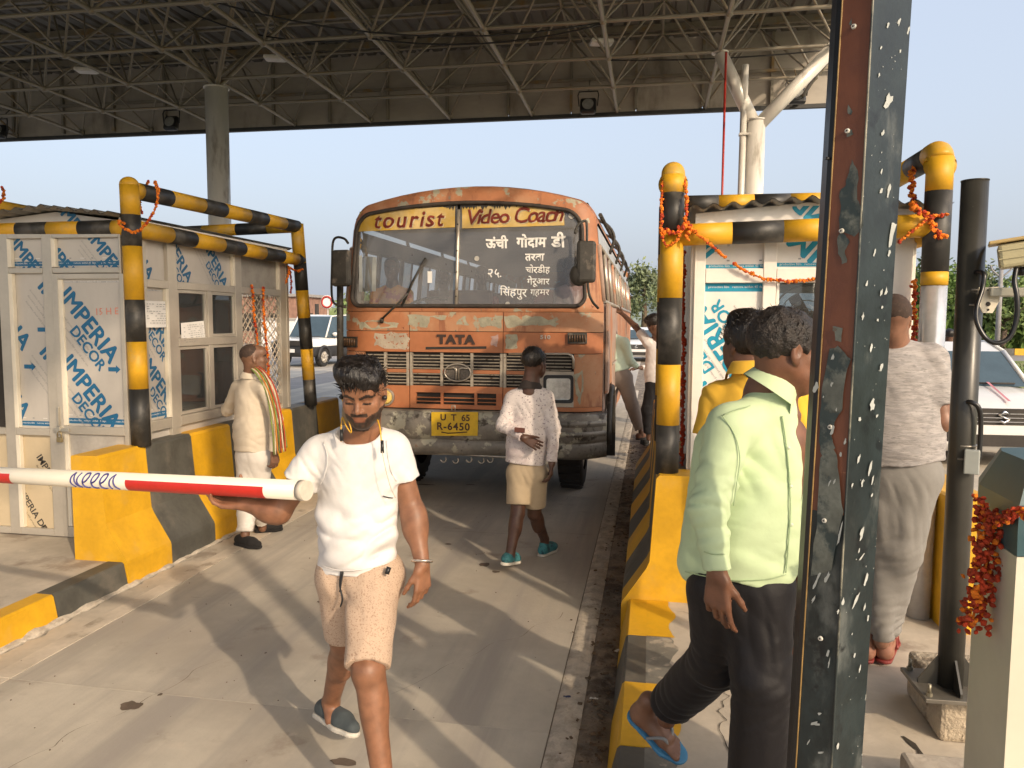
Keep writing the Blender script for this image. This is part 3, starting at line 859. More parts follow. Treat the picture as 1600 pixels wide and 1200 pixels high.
# pale glazing beads beside the panels
BEAD = mat('cream_glazing_bead', (.74, .68, .56), .5, .05, 5, 0.05)
for (u, za, zb) in ((fu(20), z2, z1), (fu(88), z2, z1), (fu(20), z4, z2-.04), (fu(97), z4+.03, z2-.085), (fu(20), z6+.05, z4-.05), (fu(97), z6+.08, z4-.03)):
    g = MB(); Fr.bar(g, u-.004, u+.030, za+.002, zb-.002, -.012, .0235 if za < z2-.01 else .0215, .004); g.build('glazing_bead', BEAD, lb)
# fixed panels
A52 = R(-51)
film(Fr, (fu(20), fu(73), z2, z1), FILM, [(-4.62, 2.36, A52, 'big', .8)], lb, -.012, [(z2+.03, .016)])
film(Fr, (fu(88), fu(192), z2, z1), FILM, [(-4.35, 2.36, A52, 'big', .8), (-3.98, 2.40, A52, 'big', .8)], lb, -.012, [(z2+.03, .016)])
def bigpt(px, py): p = PY(px, py, FY); return p.x, p.z
pr_ = []
for (px, py) in ((-36, 440), (-36, 548), (63, 440), (66, 543)):
    x, z = bigpt(px, py); pr_.append((x, z, A52, 'big', 1.03))
for (px, py) in ((66, 515), (45, 573)): x, z = bigpt(px, py); pr_.append((x, z, 0, 'arrow', 1.4))
film(Fr, (fu(20), fu(73), z4, z2-.04), FILM, pr_, lb, -.012, [(z4+.035, .018), (z2-.02, .001)])
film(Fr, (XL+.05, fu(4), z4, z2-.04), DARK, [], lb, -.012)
film(Fr, (XL+.05, fu(4), z2, z1), FILM, [], lb, -.012)
film(Fr, (XL+.05, fu(4), z6+.05, z4-.05), FILM_LIT, [], lb, -.012)
x, z = bigpt(58, 712); x2, zz2 = bigpt(28, 762); x3, zz3 = bigpt(64, 822)
film(Fr, (fu(20), fu(73), z6+.05, z4-.05), FILM_LIT, [(x, z, R(-57), 'small', 1.0), (x2, zz2, R(-57), 'small', 1.0), (x3, zz3, R(-57), 'small', 1.0)], lb, -.012)
# door
door = MB(); Fr.bar(door, fu(88)+.004, fu(97), z6+.02, z2-.045, -.02, .028, .004); Fr.bar(door, fu(192), fu(192)+.035, z6+.02, z2-.045, -.02, .028, .004)
Fr.bar(door, fu(97), fu(192), z4-.03, z4+.03, -.02, .028, .004); Fr.bar(door, fu(97), fu(192), z6+.02, z6+.08, -.02, .028, .004); Fr.bar(door, fu(97), fu(192), z2-.085, z2-.045, -.02, .028, .004)
door = door.build('door', ALU, lb)
pr_ = []
for (px, py) in ((100, 455), (103, 560)):
    x, z = bigpt(px, py); pr_.append((x, z, A52, 'big', 1.06))
x, z = bigpt(180, 577); pr_.append((x, z, 0, 'arrow', 1.4)); x, z = bigpt(96, 516); pr_.append((x, z, 0, 'arrow', .8))
film(Fr, (fu(97), fu(192), z4+.03, z2-.085), FILM, pr_, lb, .008, [(z4+.068, .02), (z2-.105, .001)])
film(Fr, (fu(97), fu(192), z6+.08, z4-.03), mat('grey_inner_panel', (.40, .37, .33), .5), [(fu(101), fz(780), R(-57), 'small', 1.0)], lb, .008)
g = MB(); Fr.bar(g, fu(88)-.03, fu(88)+.10, z4-.012, z4+.012, .03, .045, .003); Fr.bar(g, fu(88), fu(88)+.03, z4-.03, z4+.025, .028, .05, .003)
Fr.bar(g, fu(88)+.005, fu(88)+.02, z4+.03, z4+.17, .03, .045, .003)
c = Fr.p(fu(93), z4-.07, .05); g.build('bolt', mat('steel_bolt', (.6, .57, .5), .3, .1, 5, 0, metal=.8), door)
g = MB(); g.box(c, (.045, .02, .04), None, .008); g.path([c+Vector((-.015, 0, .015)), c+Vector((-.015, 0, .05)), c+Vector((0, 0, .062)), c+Vector((.015, 0, .05)), c+Vector((.015, 0, .015))], .004, 6); g.build('padlock', mat('brass_padlock', (.45, .36, .2), .35, .1, 5, 0, metal=.8), door)
g = MB(); g.addmesh(text_mesh('15 H E', .07, 0, 0, 'CENTER', res=1), Fr.M(*bigpt(168, 487), R(2), .0105), 0)
g.build('red_scrawl', mat('red_pencil', (.7, .25, .18), .7, .05, 9, 0), lb, normals=False, kind='stuff')
# side wall facing the lane: u runs along +Y
Sd = Face((SX, 0, 0), (0, 1, 0))
def su(px, py=500): return PX(px, py, SX).y
def sz(px, py): return PX(px, py, SX).z
uy = dict(a=FY, p0=su(228), p1=su(261), w0=su(275), wm0=su(322), wm1=su(328), w1=su(366), m0=su(376), m1=su(436), e=YE)
zr0 = sz(262, 436); zr1 = zr0+.055        # rail above the main panels
zt0 = zT-.10
zs0 = .87; zs1 = sz(262, 662)            # sill
print('side', uy, zr0, zs1, z2)
zr0 = 2.03; zr1 = 2.09; zs1 = 1.02
for a, b in ((FY, uy['p0']), (uy['p1'], uy['w0']), (uy['w1'], uy['m0']), (uy['m1'], YE)): rail(Sd, lb, 'stile', a, b, .17, zT)
segs4 = ((uy['p0'], uy['p1']), (uy['w0'], uy['w1']), (uy['m0'], uy['m1']))
for a, b in segs4:
    rail(Sd, lb, 'rail', a+.002, b-.002, zr0, zr1); rail(Sd, lb, 'rail', a+.002, b-.002, zT-.06, zT); rail(Sd, lb, 'rail', a+.002, b-.002, zs1-.08, zs1-.002)
film(Sd, (uy['p0'], uy['p1'], zs1, zr0), FILM, [(uy['p0']-.05, 1.98, A52, 'big', .95), (uy['p0']-.02, 1.50, A52, 'big', .95)], lb, -.012, [(zs1+.04, .02), (zr0-.02, .001)])
film(Sd, (uy['p0'], uy['p1'], zr1, zT-.06), FILM, [(uy['p0']-.25, 2.52, A52, 'big', .9)], lb, -.012)
film(Sd, (uy['w0'], uy['w1'], zr1, zT-.06), FILM, [(uy['w0']-.12, 2.52, A52, 'big', .9), (uy['w0']+.42, 2.50, A52, 'big', .9)], lb, -.012)
film(Sd, (uy['m0'], uy['m1'], zr1, zT-.06), mat('bare_grey_panel', (.33, .31, .28), .5), [], lb, -.012)
for a, b in segs4[:1]+segs4[1:]: film(Sd, (a, b, .22, zs1-.08), FILM, [], lb, -.012)
for (u, za, zb) in ((uy['p1'], zs1, zr0), (uy['w1'], zr1, zT-.06), (uy['m1'], zr1, zT-.06)):
    g = MB(); Sd.bar(g, u-.030, u+.004, za+.002, zb-.002, -.012, .0215, .004); g.build('glazing_bead', BEAD, lb)
# windows: four sashes with glass
zmid0, zmid1 = 1.575, 1.64
rail(Sd, lb, 'transom', uy['w0']+.002, uy['w1']-.002, zmid0, zmid1, -.03, .025)
for (a, b) in ((uy['w0'], uy['wm0']), (uy['wm1'], uy['w1'])):
    for (c0, c1) in ((zs1, zmid0), (zmid1, zr0)):
        g = MB(); f_ = .028
        Sd.bar(g, a+.003, a+f_, c0+.002, c1-.002, -.02, .012, .002); Sd.bar(g, b-f_, b-.003, c0+.002, c1-.002, -.02, .012, .002)
        Sd.bar(g, a+f_, b-f_, c0+.002, c0+f_, -.02, .012, .002); Sd.bar(g, a+f_, b-f_, c1-f_, c1-.002, -.02, .012, .002)
        wi = g.build('window', ALU, lb)
        g = MB(); Sd.bar(g, a+f_, b-f_, c0+f_, c1-f_, -.006, -.002, 0); g.build('pane', GLASS, wi)
rail(Sd, lb, 'mullion', uy['wm0']+.001, uy['wm1']-.001, zs1, zr0, -.03, .022)
def notice(face, u, z, w_, h_, ang, wofs, label, seed):
    t = MB(); Mx = face.M(u, z, ang, wofs)
    t.grid(lambda a, b: Mx@Vector(((a-.5)*w_, (b-.5)*h_, .006*math.sin(a*3+seed)*b)), 8, 8)
    o = t.build('paper_notice', WHT); tag(o, label, 'notice', 'white paper notices on the left booth')
    g = MB(); rg = random.Random(seed)
    rows = 9
    for i in range(rows):
        y = h_*.38-h_*.8*i/rows
        xx = -w_*.42
        while xx < w_*.40:
            l_ = rg.uniform(.01, .035)
            if rg.random() < .7:
                th = .0022
                g.face([Mx@Vector(q) for q in ((xx, y-th, .009), (min(xx+l_, w_*.44), y-th, .009), (min(xx+l_, w_*.44), y+th, .009), (xx, y+th, .009))])
            xx += l_+.012
    g.build('printed_lines', GREYP, o, normals=False, kind='stuff'); return o
q = PX(240, 491, SX+.01); notice(Sd, q.y, q.z, .26, .20, R(0), .024, 'white paper notice taped to the film beside the striped post', 3)
q = PX(301, 521, SX+.01); notice(Sd, q.y, q.z, .34, .19, R(3), .016, 'white printed price list stuck inside the upper sliding window', 8)
# diamond mesh bay
def diamond(face, u0, u1, z0, z1, w, parent, pu=.085, pz=.085, th=.0035, m=None):
    g = MB(); H_ = z1-z0; W_ = u1-u0; slope = pz/pu; n = int((W_+H_/slope)/pu)+2
    for sgn in (1, -1):
        for i in range(-2, n):
            c = i*pu
            # line u = c - (z)/slope ... clipped by bisect afterwards
            if sgn > 0: a = face.p(u0+c-H_/slope, z0+0, w); b = face.p(u0+c, z1, w)
            else: a = face.p(u0+c-H_/slope, z1, w+.003); b = face.p(u0+c, z0, w+.003)
            g.path([a, b], th, 4, False, smooth=False)
    g.clip(face.rect_planes(u0, u1, z0, z1))
    return g.build('diamond_grille', m or mat('grille_paint', (.62, .53, .42), .45, .1, 8, 0, metal=.3), parent, normals=False)
diamond(Sd, uy['m0'], uy['m1'], zs1, zr0, -.004, lb, th=.0052)
# rest of the shell
Bk = Face((0, YE, 0), (-1, 0, 0)); Lf = Face((XL, 0, 0), (0, -1, 0))
for (fc, a, b) in ((Bk, -SX, -XL), (Lf, -YE, -FY)):
    film(fc, (a, b, .17, 1.0), FILM, [], lb, -.03); film(fc, (a, b, 2.05, zT), FILM, [], lb, -.03)
    n = 4
    for i in range(n+1):
        u = a+(b-a)*i/n; rail(fc, lb, 'stile', u-.025, u+.025, .17, zT)
diamond(Lf, -YE+.05, -FY-.05, 1.0, 2.05, -.02, lb, .09, .11, .005)
diamond(Bk, -SX+.05, -XL-.05, 1.0, 2.05, -.02, lb, .09, .11, .005)
g = MB(); g.bb(XL+.03, SX-.03, FY+.03, YE-.03, .17, .2); g.build('booth_floor', DARK, lb)
g = MB(); g.bb(XL+.03, SX-.03, FY+.03, YE-.03, 2.40, 2.42); g.build('booth_ceiling', FILMW, lb)
zf = lambda x: 2.50+.085*max(0, 1-abs(x+4.25)/.78)
corrugated(XL-.22, SX+.035, FY-.16, YE+.14, zf, lb, ROOFM, .105, .013)
g = MB(); g.prism([(XL, FY-.005, zT+.002), (SX, FY-.005, zT+.002), (SX, FY-.005, 2.49), (-4.25, FY-.005, 2.56), (XL, FY-.005, 2.49)], (0, .02, 0)); gp = g.build('gable_panel', FILM, lb)
g = MB(); g.addmesh(T_BIG, Fr.M(-4.2, 2.60, A52, .008) @ Matrix.Diagonal((.8, .8, 1, 1))); g.clip(Fr.rect_planes(XL, SX, zT, 2.56)); g.build('printed_lettering', BLUE, gp, normals=False, kind='stuff')
rail(Sd, lb, 'eave_panel', FY, YE, zT+.003, zT+.055, -.02, .03, ALUW)
# desk, screen and chair inside
dk = thing('desk', 'dark counter desk inside the left booth behind the windows', 'desk', (-4.0, 6.2, .2))
g = MB(); g.bb(-4.25, -3.78, 5.3, 7.1, 1.0, 1.04, .006); g.build('desk_top', BLKPL, dk)
for y in (5.35, 7.05): MB().bb(-4.2, -3.8, y-.03, y+.03, .2, .998).build('leg', BLKPL, dk)
mo = thing('monitor', 'flat black computer monitor on the booth desk seen through glass', 'monitor', (-3.98, 6.2, 1.04))
MB().box((-3.95, 6.12, 1.30), (.04, .52, .34), Matrix.Rotation(R(8), 3, 'Z'), .01).build('screen', BLKPL, mo)
MB().path([(-3.98, 6.12, 1.05), (-3.97, 6.12, 1.2)], .02, 10).build('stand', BLKPL, mo)
MB().bb(-4.08, -3.88, 6.0, 6.24, 1.041, 1.055).build('base', BLKPL, mo)
mo = thing('monitor', 'second black screen at the front end of the booth desk', 'monitor', (-3.98, 5.6, 1.04))
MB().box((-3.97, 5.58, 1.27), (.05, .40, .32), Matrix.Rotation(R(-4), 3, 'Z'), .01).build('screen', BLKPL, mo)
MB().path([(-3.98, 5.58, 1.042), (-3.98, 5.58, 1.2)], .02, 10).build('stand', BLKPL, mo)

# ---------------- right booth
rb = thing('toll_booth', 'right toll booth of white frames and film panels behind the mint shirt man', 'toll booth', (.85, 5.3, .19), 'toll booths on the islands')
GY = 4.62
Fr2 = Face((0, GY, 0), (1, 0, 0))
def gu(px, py=500): return PY(px, py, GY).x
def gz(py, px=1150): return PY(px, py, GY).z
XA, XB = gu(1083), gu(1421)
YR = 5.78
ZT2 = gz(352)
s0, s1, s2, s3 = gu(1083), gu(1100), gu(1190), gu(1210)
for a, b in ((s0, s1), (s2, s3), (gu(1388), gu(1421))): rail(Fr2, rb, 'stile', a, b, .19, ZT2, m=ALUW)
zz = [gz(418), gz(428), gz(442), gz(450)]
print('rb z', ZT2, zz, XA, XB)
for a, b in ((s1, s2), (s3, gu(1388))):
    rail(Fr2, rb, 'rail', a+.002, b-.002, gz(442), gz(420), m=ALUW)
    rail(Fr2, rb, 'rail', a+.002, b-.002, ZT2-.05, ZT2, m=ALUW)
A128 = R(129)
def gp2(px, py): p = PY(px, py, GY); return p.x, p.z
def endanch(px, py, ang, sc):      # anchor so that the word begins at this picture point
    return (*gp2(px, py), ang, 'big', sc)
film(Fr2, (s1, s2, gz(420), ZT2-.05), FILMW, [endanch(1112, 400, A128, 1.0), endanch(1165, 440, R(-170), .5)], rb, -.012, [(gz(416), .011)], TEAL)
film(Fr2, (s3, gu(1388), gz(420), ZT2-.05), FILMW, [endanch(1284, 398, R(140), 1.15), endanch(1375, 400, R(140), 1.15)], rb, -.012, [(gz(414), .011)], TEAL)
film(Fr2, (s1, s2, .24, gz(442)), FILMW, [endanch(1178, 612, R(125), .95), endanch(1178, 800, R(125), .95), endanch(1120, 645, R(125), .95)], rb, -.012, [(gz(449), .024)], TEAL)
# open counter window: pane above, dark inside
g = MB(); Fr2.bar(g, s3+.004, s3+.02, 1.1, gz(442)-.003, -.02, .012, .002); Fr2.bar(g, gu(1388)-.02, gu(1388)-.004, 1.1, gz(442)-.003, -.02, .012, .002)
Fr2.bar(g, s3+.02, gu(1388)-.02, 1.1, 1.12, -.02, .012, .002); wi = g.build('window', ALUW, rb)
g = MB(); Fr2.bar(g, s3+.02, gu(1388)-.02, 1.12, gz(442)-.004, -.006, -.002, 0); g.build('pane', GLASS, wi)
film(Fr2, (s3, gu(1388), .24, 1.098), FILMW, [], rb, -.012)
# side walls, back, ceiling, roof
L2 = Face((XA, 0, 0), (0, -1, 0)); R2 = Face((XB, 0, 0), (0, 1, 0)); B2 = Face((0, YR, 0), (-1, 0, 0))
for (fc, a, b) in ((L2, -YR, -GY), (R2, GY, YR), (B2, -XB, -XA)):
    for i in range(3):
        u = a+(b-a-.05)*i/2; rail(fc, rb, 'stile', u, u+.05, .19, ZT2, m=ALUW)
    film(fc, (a, b, .2, 1.0), FILMW, [], rb, -.02); film(fc, (a, b, 2.0, ZT2), FILMW, [], rb, -.02)
    g = MB(); fc.bar(g, a+.05, b-.05, 1.0, 2.0, -.022, -.018, 0); g.build('pane', GLASS, rb)
g = MB(); g.bb(XA+.03, XB-.03, GY+.03, YR-.03, .19, .21); g.build('booth_floor', DARK, rb)
g = MB(); g.bb(XA+.03, XB-.03, GY+.03, YR-.03, ZT2-.04, ZT2-.02); g.build('booth_ceiling', FILMW, rb)
zf2 = lambda x: ZT2+.08+.05*max(0, 1-abs(x-.85)/.8)
corrugated(XA-.04, XB+.16, GY-.12, YR+.1, zf2, rb, ROOFM, .105, .014)
g = MB(); g.prism([(XA, GY-.004, ZT2+.002), (XB, GY-.004, ZT2+.002), (XB, GY-.004, ZT2+.07), (.85, GY-.004, ZT2+.12), (XA, GY-.004, ZT2+.07)], (0, .02, 0)); gp = g.build('gable_panel', FILMW, rb)
g = MB()
g.addmesh(T_BIG, Fr2.M(1.0, ZT2-.02, R(140), .006)); g.addmesh(T_DEC, Fr2.M(.74, ZT2+.16, R(-160), .006) @ Matrix.Diagonal((.8, .8, 1, 1))); g.clip(Fr2.rect_planes(XA, XB, ZT2+.004, ZT2+.10))
g.build('printed_lettering', TEAL, gp, normals=False, kind='stuff')
g = MB(); g.bb(XA+.3, XB-.2, GY+.15, GY+.55, .95, .98); g.build('counter', DARK, rb)
# round fan inside the window
fan = thing('wall_fan', 'round grey fan behind the window of the right booth', 'fan', PY(1258, 490, 4.95))
c = PY(1258, 495, 4.95)
for rr_ in (.05, .10, .15, .19): MB().path([c+Vector((rr_*math.cos(a*PI/14), -.02, rr_*math.sin(a*PI/14))) for a in range(28)], .003 if rr_ < .19 else .006, 5, closed=True).build('guard_ring', ALU, fan)
for k in range(3):
    a = k*2.094; MB().box(c+Vector((.08*math.cos(a), 0, .08*math.sin(a))), (.13, .012, .07), Matrix.Rotation(-a, 3, 'Y'), .004).build('blade', DARK, fan)
MB().ell(c, (.03, .03, .03)).build('hub', DARK, fan)
MB().path([c+Vector((0, .03, -.02)), Vector((c.x, c.y+.03, .98))], .012, 8).build('stand', DARK, fan)

# ================================================================== marigold garlands
GG = 'orange marigold garlands tied to the frames'
def loop(c, rx, rz, ry=.0, n=14, a0=0, a1=2*PI, tilt=0):
    return [Vector((c[0]+rx*math.cos(a0+(a1-a0)*k/n), c[1]+ry*math.sin(a0+(a1-a0)*k/n)+tilt*math.sin(a0+(a1-a0)*k/n), c[2]+rz*math.sin(a0+(a1-a0)*k/n))) for k in range(n+1)]
yf = 4.88
def W(px, py, Y=yf): return PY(px, py, Y)
garland('marigold_garland', 'marigold garland hanging in a loop from the near left striped post', [W(242, 284, 5.05), W(247, 300), W(243, 325), W(232, 345), W(215, 362), W(200, 360), W(187, 352), W(185, 345), W(196, 350)], .013, group=GG)
garland('marigold_garland', 'second strand of marigold behind the near left post below the rail', [W(232, 283, 5.15), W(222, 300, 5.2), W(219, 318, 5.2), W(222, 335, 5.2)], .012, group=GG)
garland('marigold_garland', 'short marigold garland tied round the leaning far left post', [W(450, 417, 7.42), W(458, 422, 7.42), W(466, 423, 7.42), W(473, 421, 7.42)], .016, group=GG)
garland('marigold_garland', 'marigold strand hanging from the far rail end beside the grille', [W(452, 421, 7.42), W(450, 432, 7.42), W(445, 445, 7.42), W(440, 460, 7.42)], .016, group=GG)
garland('marigold_garland', 'thin dark marigold strand behind the leaning far left post', [W(453, 420, 7.5), W(455, 440, 7.5), W(454, 458, 7.5)], .013, [MARD, MARD], group=GG)
garland('marigold_garland', 'left one of two long marigold strands down the diamond grille', [PX(394, 447, -3.69), PX(397, 490, -3.69), PX(402, 530, -3.69), PX(404, 566, -3.69), PX(408, 600, -3.69)], .016, group=GG)
garland('marigold_garland', 'right one of two long marigold strands down the diamond grille', [PX(411, 450, -3.69), PX(413, 500, -3.69), PX(418, 560, -3.69), PX(420, 600, -3.69), PX(421, 650, -3.69)], .017, group=GG)
garland('marigold_garland', 'marigold strand on the cut off rail at the left picture edge', [PZ(3, 292, 2.77), PZ(6, 300, 2.74), PZ(5, 310, 2.7), PZ(0, 318, 2.66)], .014, group=GG)
ya = 4.43
garland('marigold_garland', 'marigold garland draped down the left side of the right cage post', [W(1036, 278, 4.5), W(1034, 310, 4.48), W(1033, 340, ya), W(1034, 365, ya), W(1040, 383, ya), W(1052, 380, ya), W(1063, 365, ya), W(1070, 345, ya), W(1073, 320, ya), W(1071, 290, ya+.05), W(1069, 275, 4.52)], .013, group=GG)
garland('marigold_garland', 'marigold garland wound tightly round the right cage post', [W(1035, 358, ya), W(1046, 364, ya-.01), W(1058, 362, ya-.01), W(1070, 350, ya), W(1078, 356, ya), W(1073, 372, ya)], .014, group=GG, thick=2)
garland('marigold_garland', 'short marigold garland slanting from the post below the striped rail', [W(1072, 345, ya), W(1090, 366, ya), W(1108, 380, ya), W(1124, 394, ya), W(1134, 403, ya)], .012, group=GG)
garland('marigold_garland', 'long marigold garland sagging across the front of the right booth', [W(1147, 412, 4.57), W(1165, 423, 4.57), W(1190, 434, 4.57), W(1220, 439, 4.57), W(1255, 438, 4.57), W(1290, 432, 4.57), W(1340, 420, 4.57)], .012, group=GG)
yb = 4.36
garland('marigold_garland', 'marigold garland crossing over the right end post of the cage', [W(1440, 255, 4.7), W(1428, 262, 4.7), W(1425, 285, 4.6), W(1427, 318, 4.5), W(1432, 330, yb), W(1446, 334, yb), W(1455, 350, yb), W(1468, 368, yb), W(1478, 370, yb)], .014, group=GG, thick=2)
garland('marigold_garland', 'thinner marigold strand crossing the right end post from below left', [W(1404, 378, yb+.02), W(1420, 365, yb), W(1440, 350, yb), W(1455, 338, yb), W(1468, 336, yb), W(1480, 335, yb)], .012, group=GG)
garland('marigold_garland', 'red brown flower strand hanging at the left corner of the right booth', [W(1068, 395, 4.75), W(1067, 480, 4.75), W(1068, 560, 4.75), W(1067, 640, 4.75), W(1066, 735, 4.75)], .018, [MARD, MARD], group=GG)
garland('marigold_garland', 'red ribbon like flower strand inside the right doorway of the booth', [W(1428, 440, 4.56), W(1429, 500, 4.56), W(1428, 540, 4.56)], .014, [MARD, MARI], group=GG, thick=2)
# ================================================================== foreground steel post
GREENM = mat('dark_green_enamel', (0.014, 0.022, 0.024), 0.38, 0.3, 9, 0.3, 40, layers=[((0.10, 0.11, 0.105), 8, 0.60, 0.10, (1, 1, .5)), ((0.005, 0.008, 0.01), 14, 0.63, 0.05), ((0.45, 0.46, 0.42), 38, 0.74, 0.02, (1, 1, .3))], spec=.5)
BROWNM = mat('brown_primer', (0.15, 0.052, 0.026), 0.5, 0.15, 5, 0.25, 40, layers=[((0.13, 0.045, 0.025), 7, 0.6, 0.08), ((0.30, 0.13, 0.06), 22, 0.74, 0.03)])
PATCHM = mat('bare_grey_green', (0.13, 0.14, 0.12), 0.45, 0.3, 14, 0.3, 60, layers=[((0.03, 0.045, 0.045), 12, 0.52, 0.06)])
SPLASH = mat('white_paint_splash', (0.40, 0.42, 0.40), 0.6, 0.1, 20, 0.1)
sp = thing('steel_post', 'dark green steel post with brown primer and white paint splashes in front', 'post', (.42, 1.7, .19))
topc = [PY(1362, 0, 1.66), PY(1301, 1200, 1.66)]
def lerp_z(a, b, z): t = (z-a.z)/(b.z-a.z); return a.lerp(b, t)
def edge(pxt, pxb, Y):
    a = PY(pxt, 0, Y); b = PY(pxb, 1200, Y); return lambda z: lerp_z(a, b, z)
eC = edge(1364, 1299, 1.66)     # corner towards the camera
eL = edge(1317, 1244, 1.70)     # left edge of the brown face
eR = edge(1425, 1346, 1.745)    # right edge of the green face
def face_strip(e0, e1, z0, z1, n=20):
    g = MB()
    g.grid(lambda u, v: e0(z0+(z1-z0)*u).lerp(e1(z0+(z1-z0)*u), v)+Vector((0, .0006*noise.noise(Vector((u*40, v*3, 1))), 0)), n, 4); return g
ZB, ZTOP = .19, 4.2
lip = .007
def corner(e, d): return lambda z: e(z)+Vector(d)
back = lambda z: eL(z)+(eR(z)-eC(z))
face_strip(eL, eC, 1.40, ZTOP, 30).build('brown_face', BROWNM, sp)
face_strip(eL, eC, ZB, 1.40, 30).build('lower_face', GREENM, sp)
face_strip(eC, eR, ZB, ZTOP, 40).build('green_face', GREENM, sp)
g = MB(); g.grid(lambda u, v: eR(ZB+(ZTOP-ZB)*u).lerp(back(ZB+(ZTOP-ZB)*u), v), 20, 1); g.grid(lambda u, v: back(ZB+(ZTOP-ZB)*u).lerp(eL(ZB+(ZTOP-ZB)*u), v), 20, 1); g.build('rear_faces', GREENM, sp)
# thin rolled lips along the corner and left edge
def vbead(e, r, m, name, off=(0, 0, 0)):
    g = MB(); g.path([e(z)+Vector(off) for z in (ZB, 1.2, 2.4, ZTOP)], r, 8); return g.build(name, m, sp)
vbead(eC, .0022, mat('scuffed_edge', (.22, .21, .16), .4, .3, 12, .2, layers=[((.03, .04, .04), 6, .5, .06)]), 'corner_edge')
g = MB()
for a, b in ((-.0085, -.0015), ):
    g.grid(lambda u, v: eL(ZB+(ZTOP-ZB)*u)+Vector((a+(b-a)*v, .012*(1-v), 0)), 20, 1)
    g.grid(lambda u, v: eL(ZB+(ZTOP-ZB)*u)+Vector((-.0085, .012+.05*v, 0)), 20, 1)
g.build('rear_flange', mat('black_flange', (.012, .013, .016), .4), sp)
vbead(lambda z: eL(z), .0016, mat('rusty_edge', (.32, .20, .07), .5, .3, 12, .1), 'left_edge', (-.001, -.001, 0))
MB().box((.43, 1.71, .21), (.28, .28, .02), Matrix.Rotation(R(35), 3, 'Z'), .003).build('base_plate', GREENM, sp)
# traced marks: a picture point carried onto a face
def onface(px, py, e0, e1, off=.0012):
    a0, b0 = e0(2.0), e0(1.0); c0 = e1(2.0)
    n = (a0-b0).cross(c0-b0).normalized()
    if n.y > 0: n = -n
    d = ray(px, py); t = (b0-_C).dot(n)/d.dot(n); return _C+d*t+n*off
def tracepatch(g, pts, e0, e1, off=.0012, jag=0.0, mi=0):
    P = []
    for k in range(len(pts)):
        a = pts[k]; b = pts[(k+1) % len(pts)]
        for q in range(4):
            x = a[0]+(b[0]-a[0])*q/4; y = a[1]+(b[1]-a[1])*q/4
            x += jag*noise.noise(Vector((x*.09, y*.09, 3))); y += jag*noise.noise(Vector((x*.09, y*.09, 9)))
            P.append(onface(x, y, e0, e1, off))
    g.face(P, mi)
patches = [
 [(1335, 0), (1352, 0), (1350, 25), (1342, 33), (1333, 42), (1328, 40), (1333, 20)],
 [(1331, 248), (1341, 268), (1340, 312), (1349, 330), (1348, 355), (1336, 371), (1325, 364), (1312, 362), (1311, 345), (1314, 330), (1313, 300), (1322, 289), (1328, 262)],
 [(1313, 362), (1322, 368), (1327, 380), (1321, 392), (1323, 410), (1316, 412), (1311, 395), (1309, 375)],
 [(1325, 165), (1332, 172), (1331, 180), (1325, 178)], [(1322, 204), (1333, 202), (1334, 210), (1325, 214)],
 [(1303, 510), (1316, 512), (1315, 534), (1305, 532)],
 [(1298, 545), (1310, 540), (1330, 562), (1322, 590), (1316, 640), (1308, 655), (1300, 680), (1306, 700), (1288, 720), (1280, 690), (1284, 610)],
 [(1282, 715), (1302, 700), (1308, 712), (1312, 745), (1318, 800), (1300, 890), (1268, 900), (1278, 800)]]
g = MB()
for k, p in enumerate(patches): tracepatch(g, p, eL, eC, .0009+.0003*k, 3)
g.build('bare_patches', PATCHM, sp, normals=False, kind='stuff')
g = MB(); rg = random.Random(11)
spl = [(1387, 158, 9, 14, 0), (1386, 40, 3, 6, 0), (1403, 35, 3, 7, 0), (1418, 48, 3, 8, 0), (1375, 75, 2, 4, 0), (1405, 80, 2, 4, 0), (1372, 118, 2, 4, 0), (1378, 208, 3, 6, 0), (1376, 268, 2, 6, 0), (1388, 296, 4, 12, 0), (1376, 298, 3, 6, 0),
       (1392, 368, 5, 26, 0), (1365, 395, 2, 8, 0), (1388, 395, 3, 7, 0), (1353, 443, 3, 5, 0), (1376, 456, 3, 6, 0), (1383, 456, 3, 7, 0), (1377, 480, 2, 4, 0), (1347, 495, 3, 8, 0), (1370, 500, 2, 4, 0), (1360, 543, 3, 10, 0), (1376, 573, 3, 7, 0),
       (1362, 632, 5, 12, 0), (1342, 655, 3, 4, 0), (1369, 650, 2, 4, 0), (1340, 718, 3, 8, 0), (1358, 732, 3, 14, 0), (1346, 755, 2, 8, 0), (1362, 750, 2, 8, 0), (1330, 758, 2, 5, 0), (1361, 773, 2, 4, 0), (1345, 834, 4, 13, 0), (1345, 870, 2, 8, .5),
       (1352, 905, 3, 14, 0), (1336, 938, 3, 14, .2), (1350, 948, 2, 7, 0), (1316, 940, 3, 7, 0), (1308, 955, 2, 5, 0), (1355, 965, 2, 6, 0), (1334, 1023, 2, 5, 0), (1342, 1045, 2, 9, 0), (1308, 1165, 3, 7, 0), (1341, 860, 1.5, 4, 0), (1330, 990, 1, 2, 0)]
spl2 = [(1276, 605, 6, 10, 0), (1301, 600, 3, 4, 0), (1303, 558, 3, 6, 0), (1302, 672, 4, 9, 0), (1308, 640, 2, 3, 0), (1322, 690, 3, 5, 0), (1315, 710, 3, 5, 0), (1297, 755, 2, 5, .2), (1305, 752, 2, 5, .2), (1293, 903, 4, 11, .2), (1278, 905, 3, 16, .2), (1273, 935, 3, 6, .4), (1295, 1020, 3, 7, 0),
        (1297, 1035, 2, 8, 0), (1275, 1130, 11, 4, 0), (1282, 1114, 5, 3, 0), (1265, 1158, 2, 6, .3), (1313, 835, 3, 20, 0), (1284, 1175, 8, 2, 0), (1288, 620, 1.5, 2, 0)]
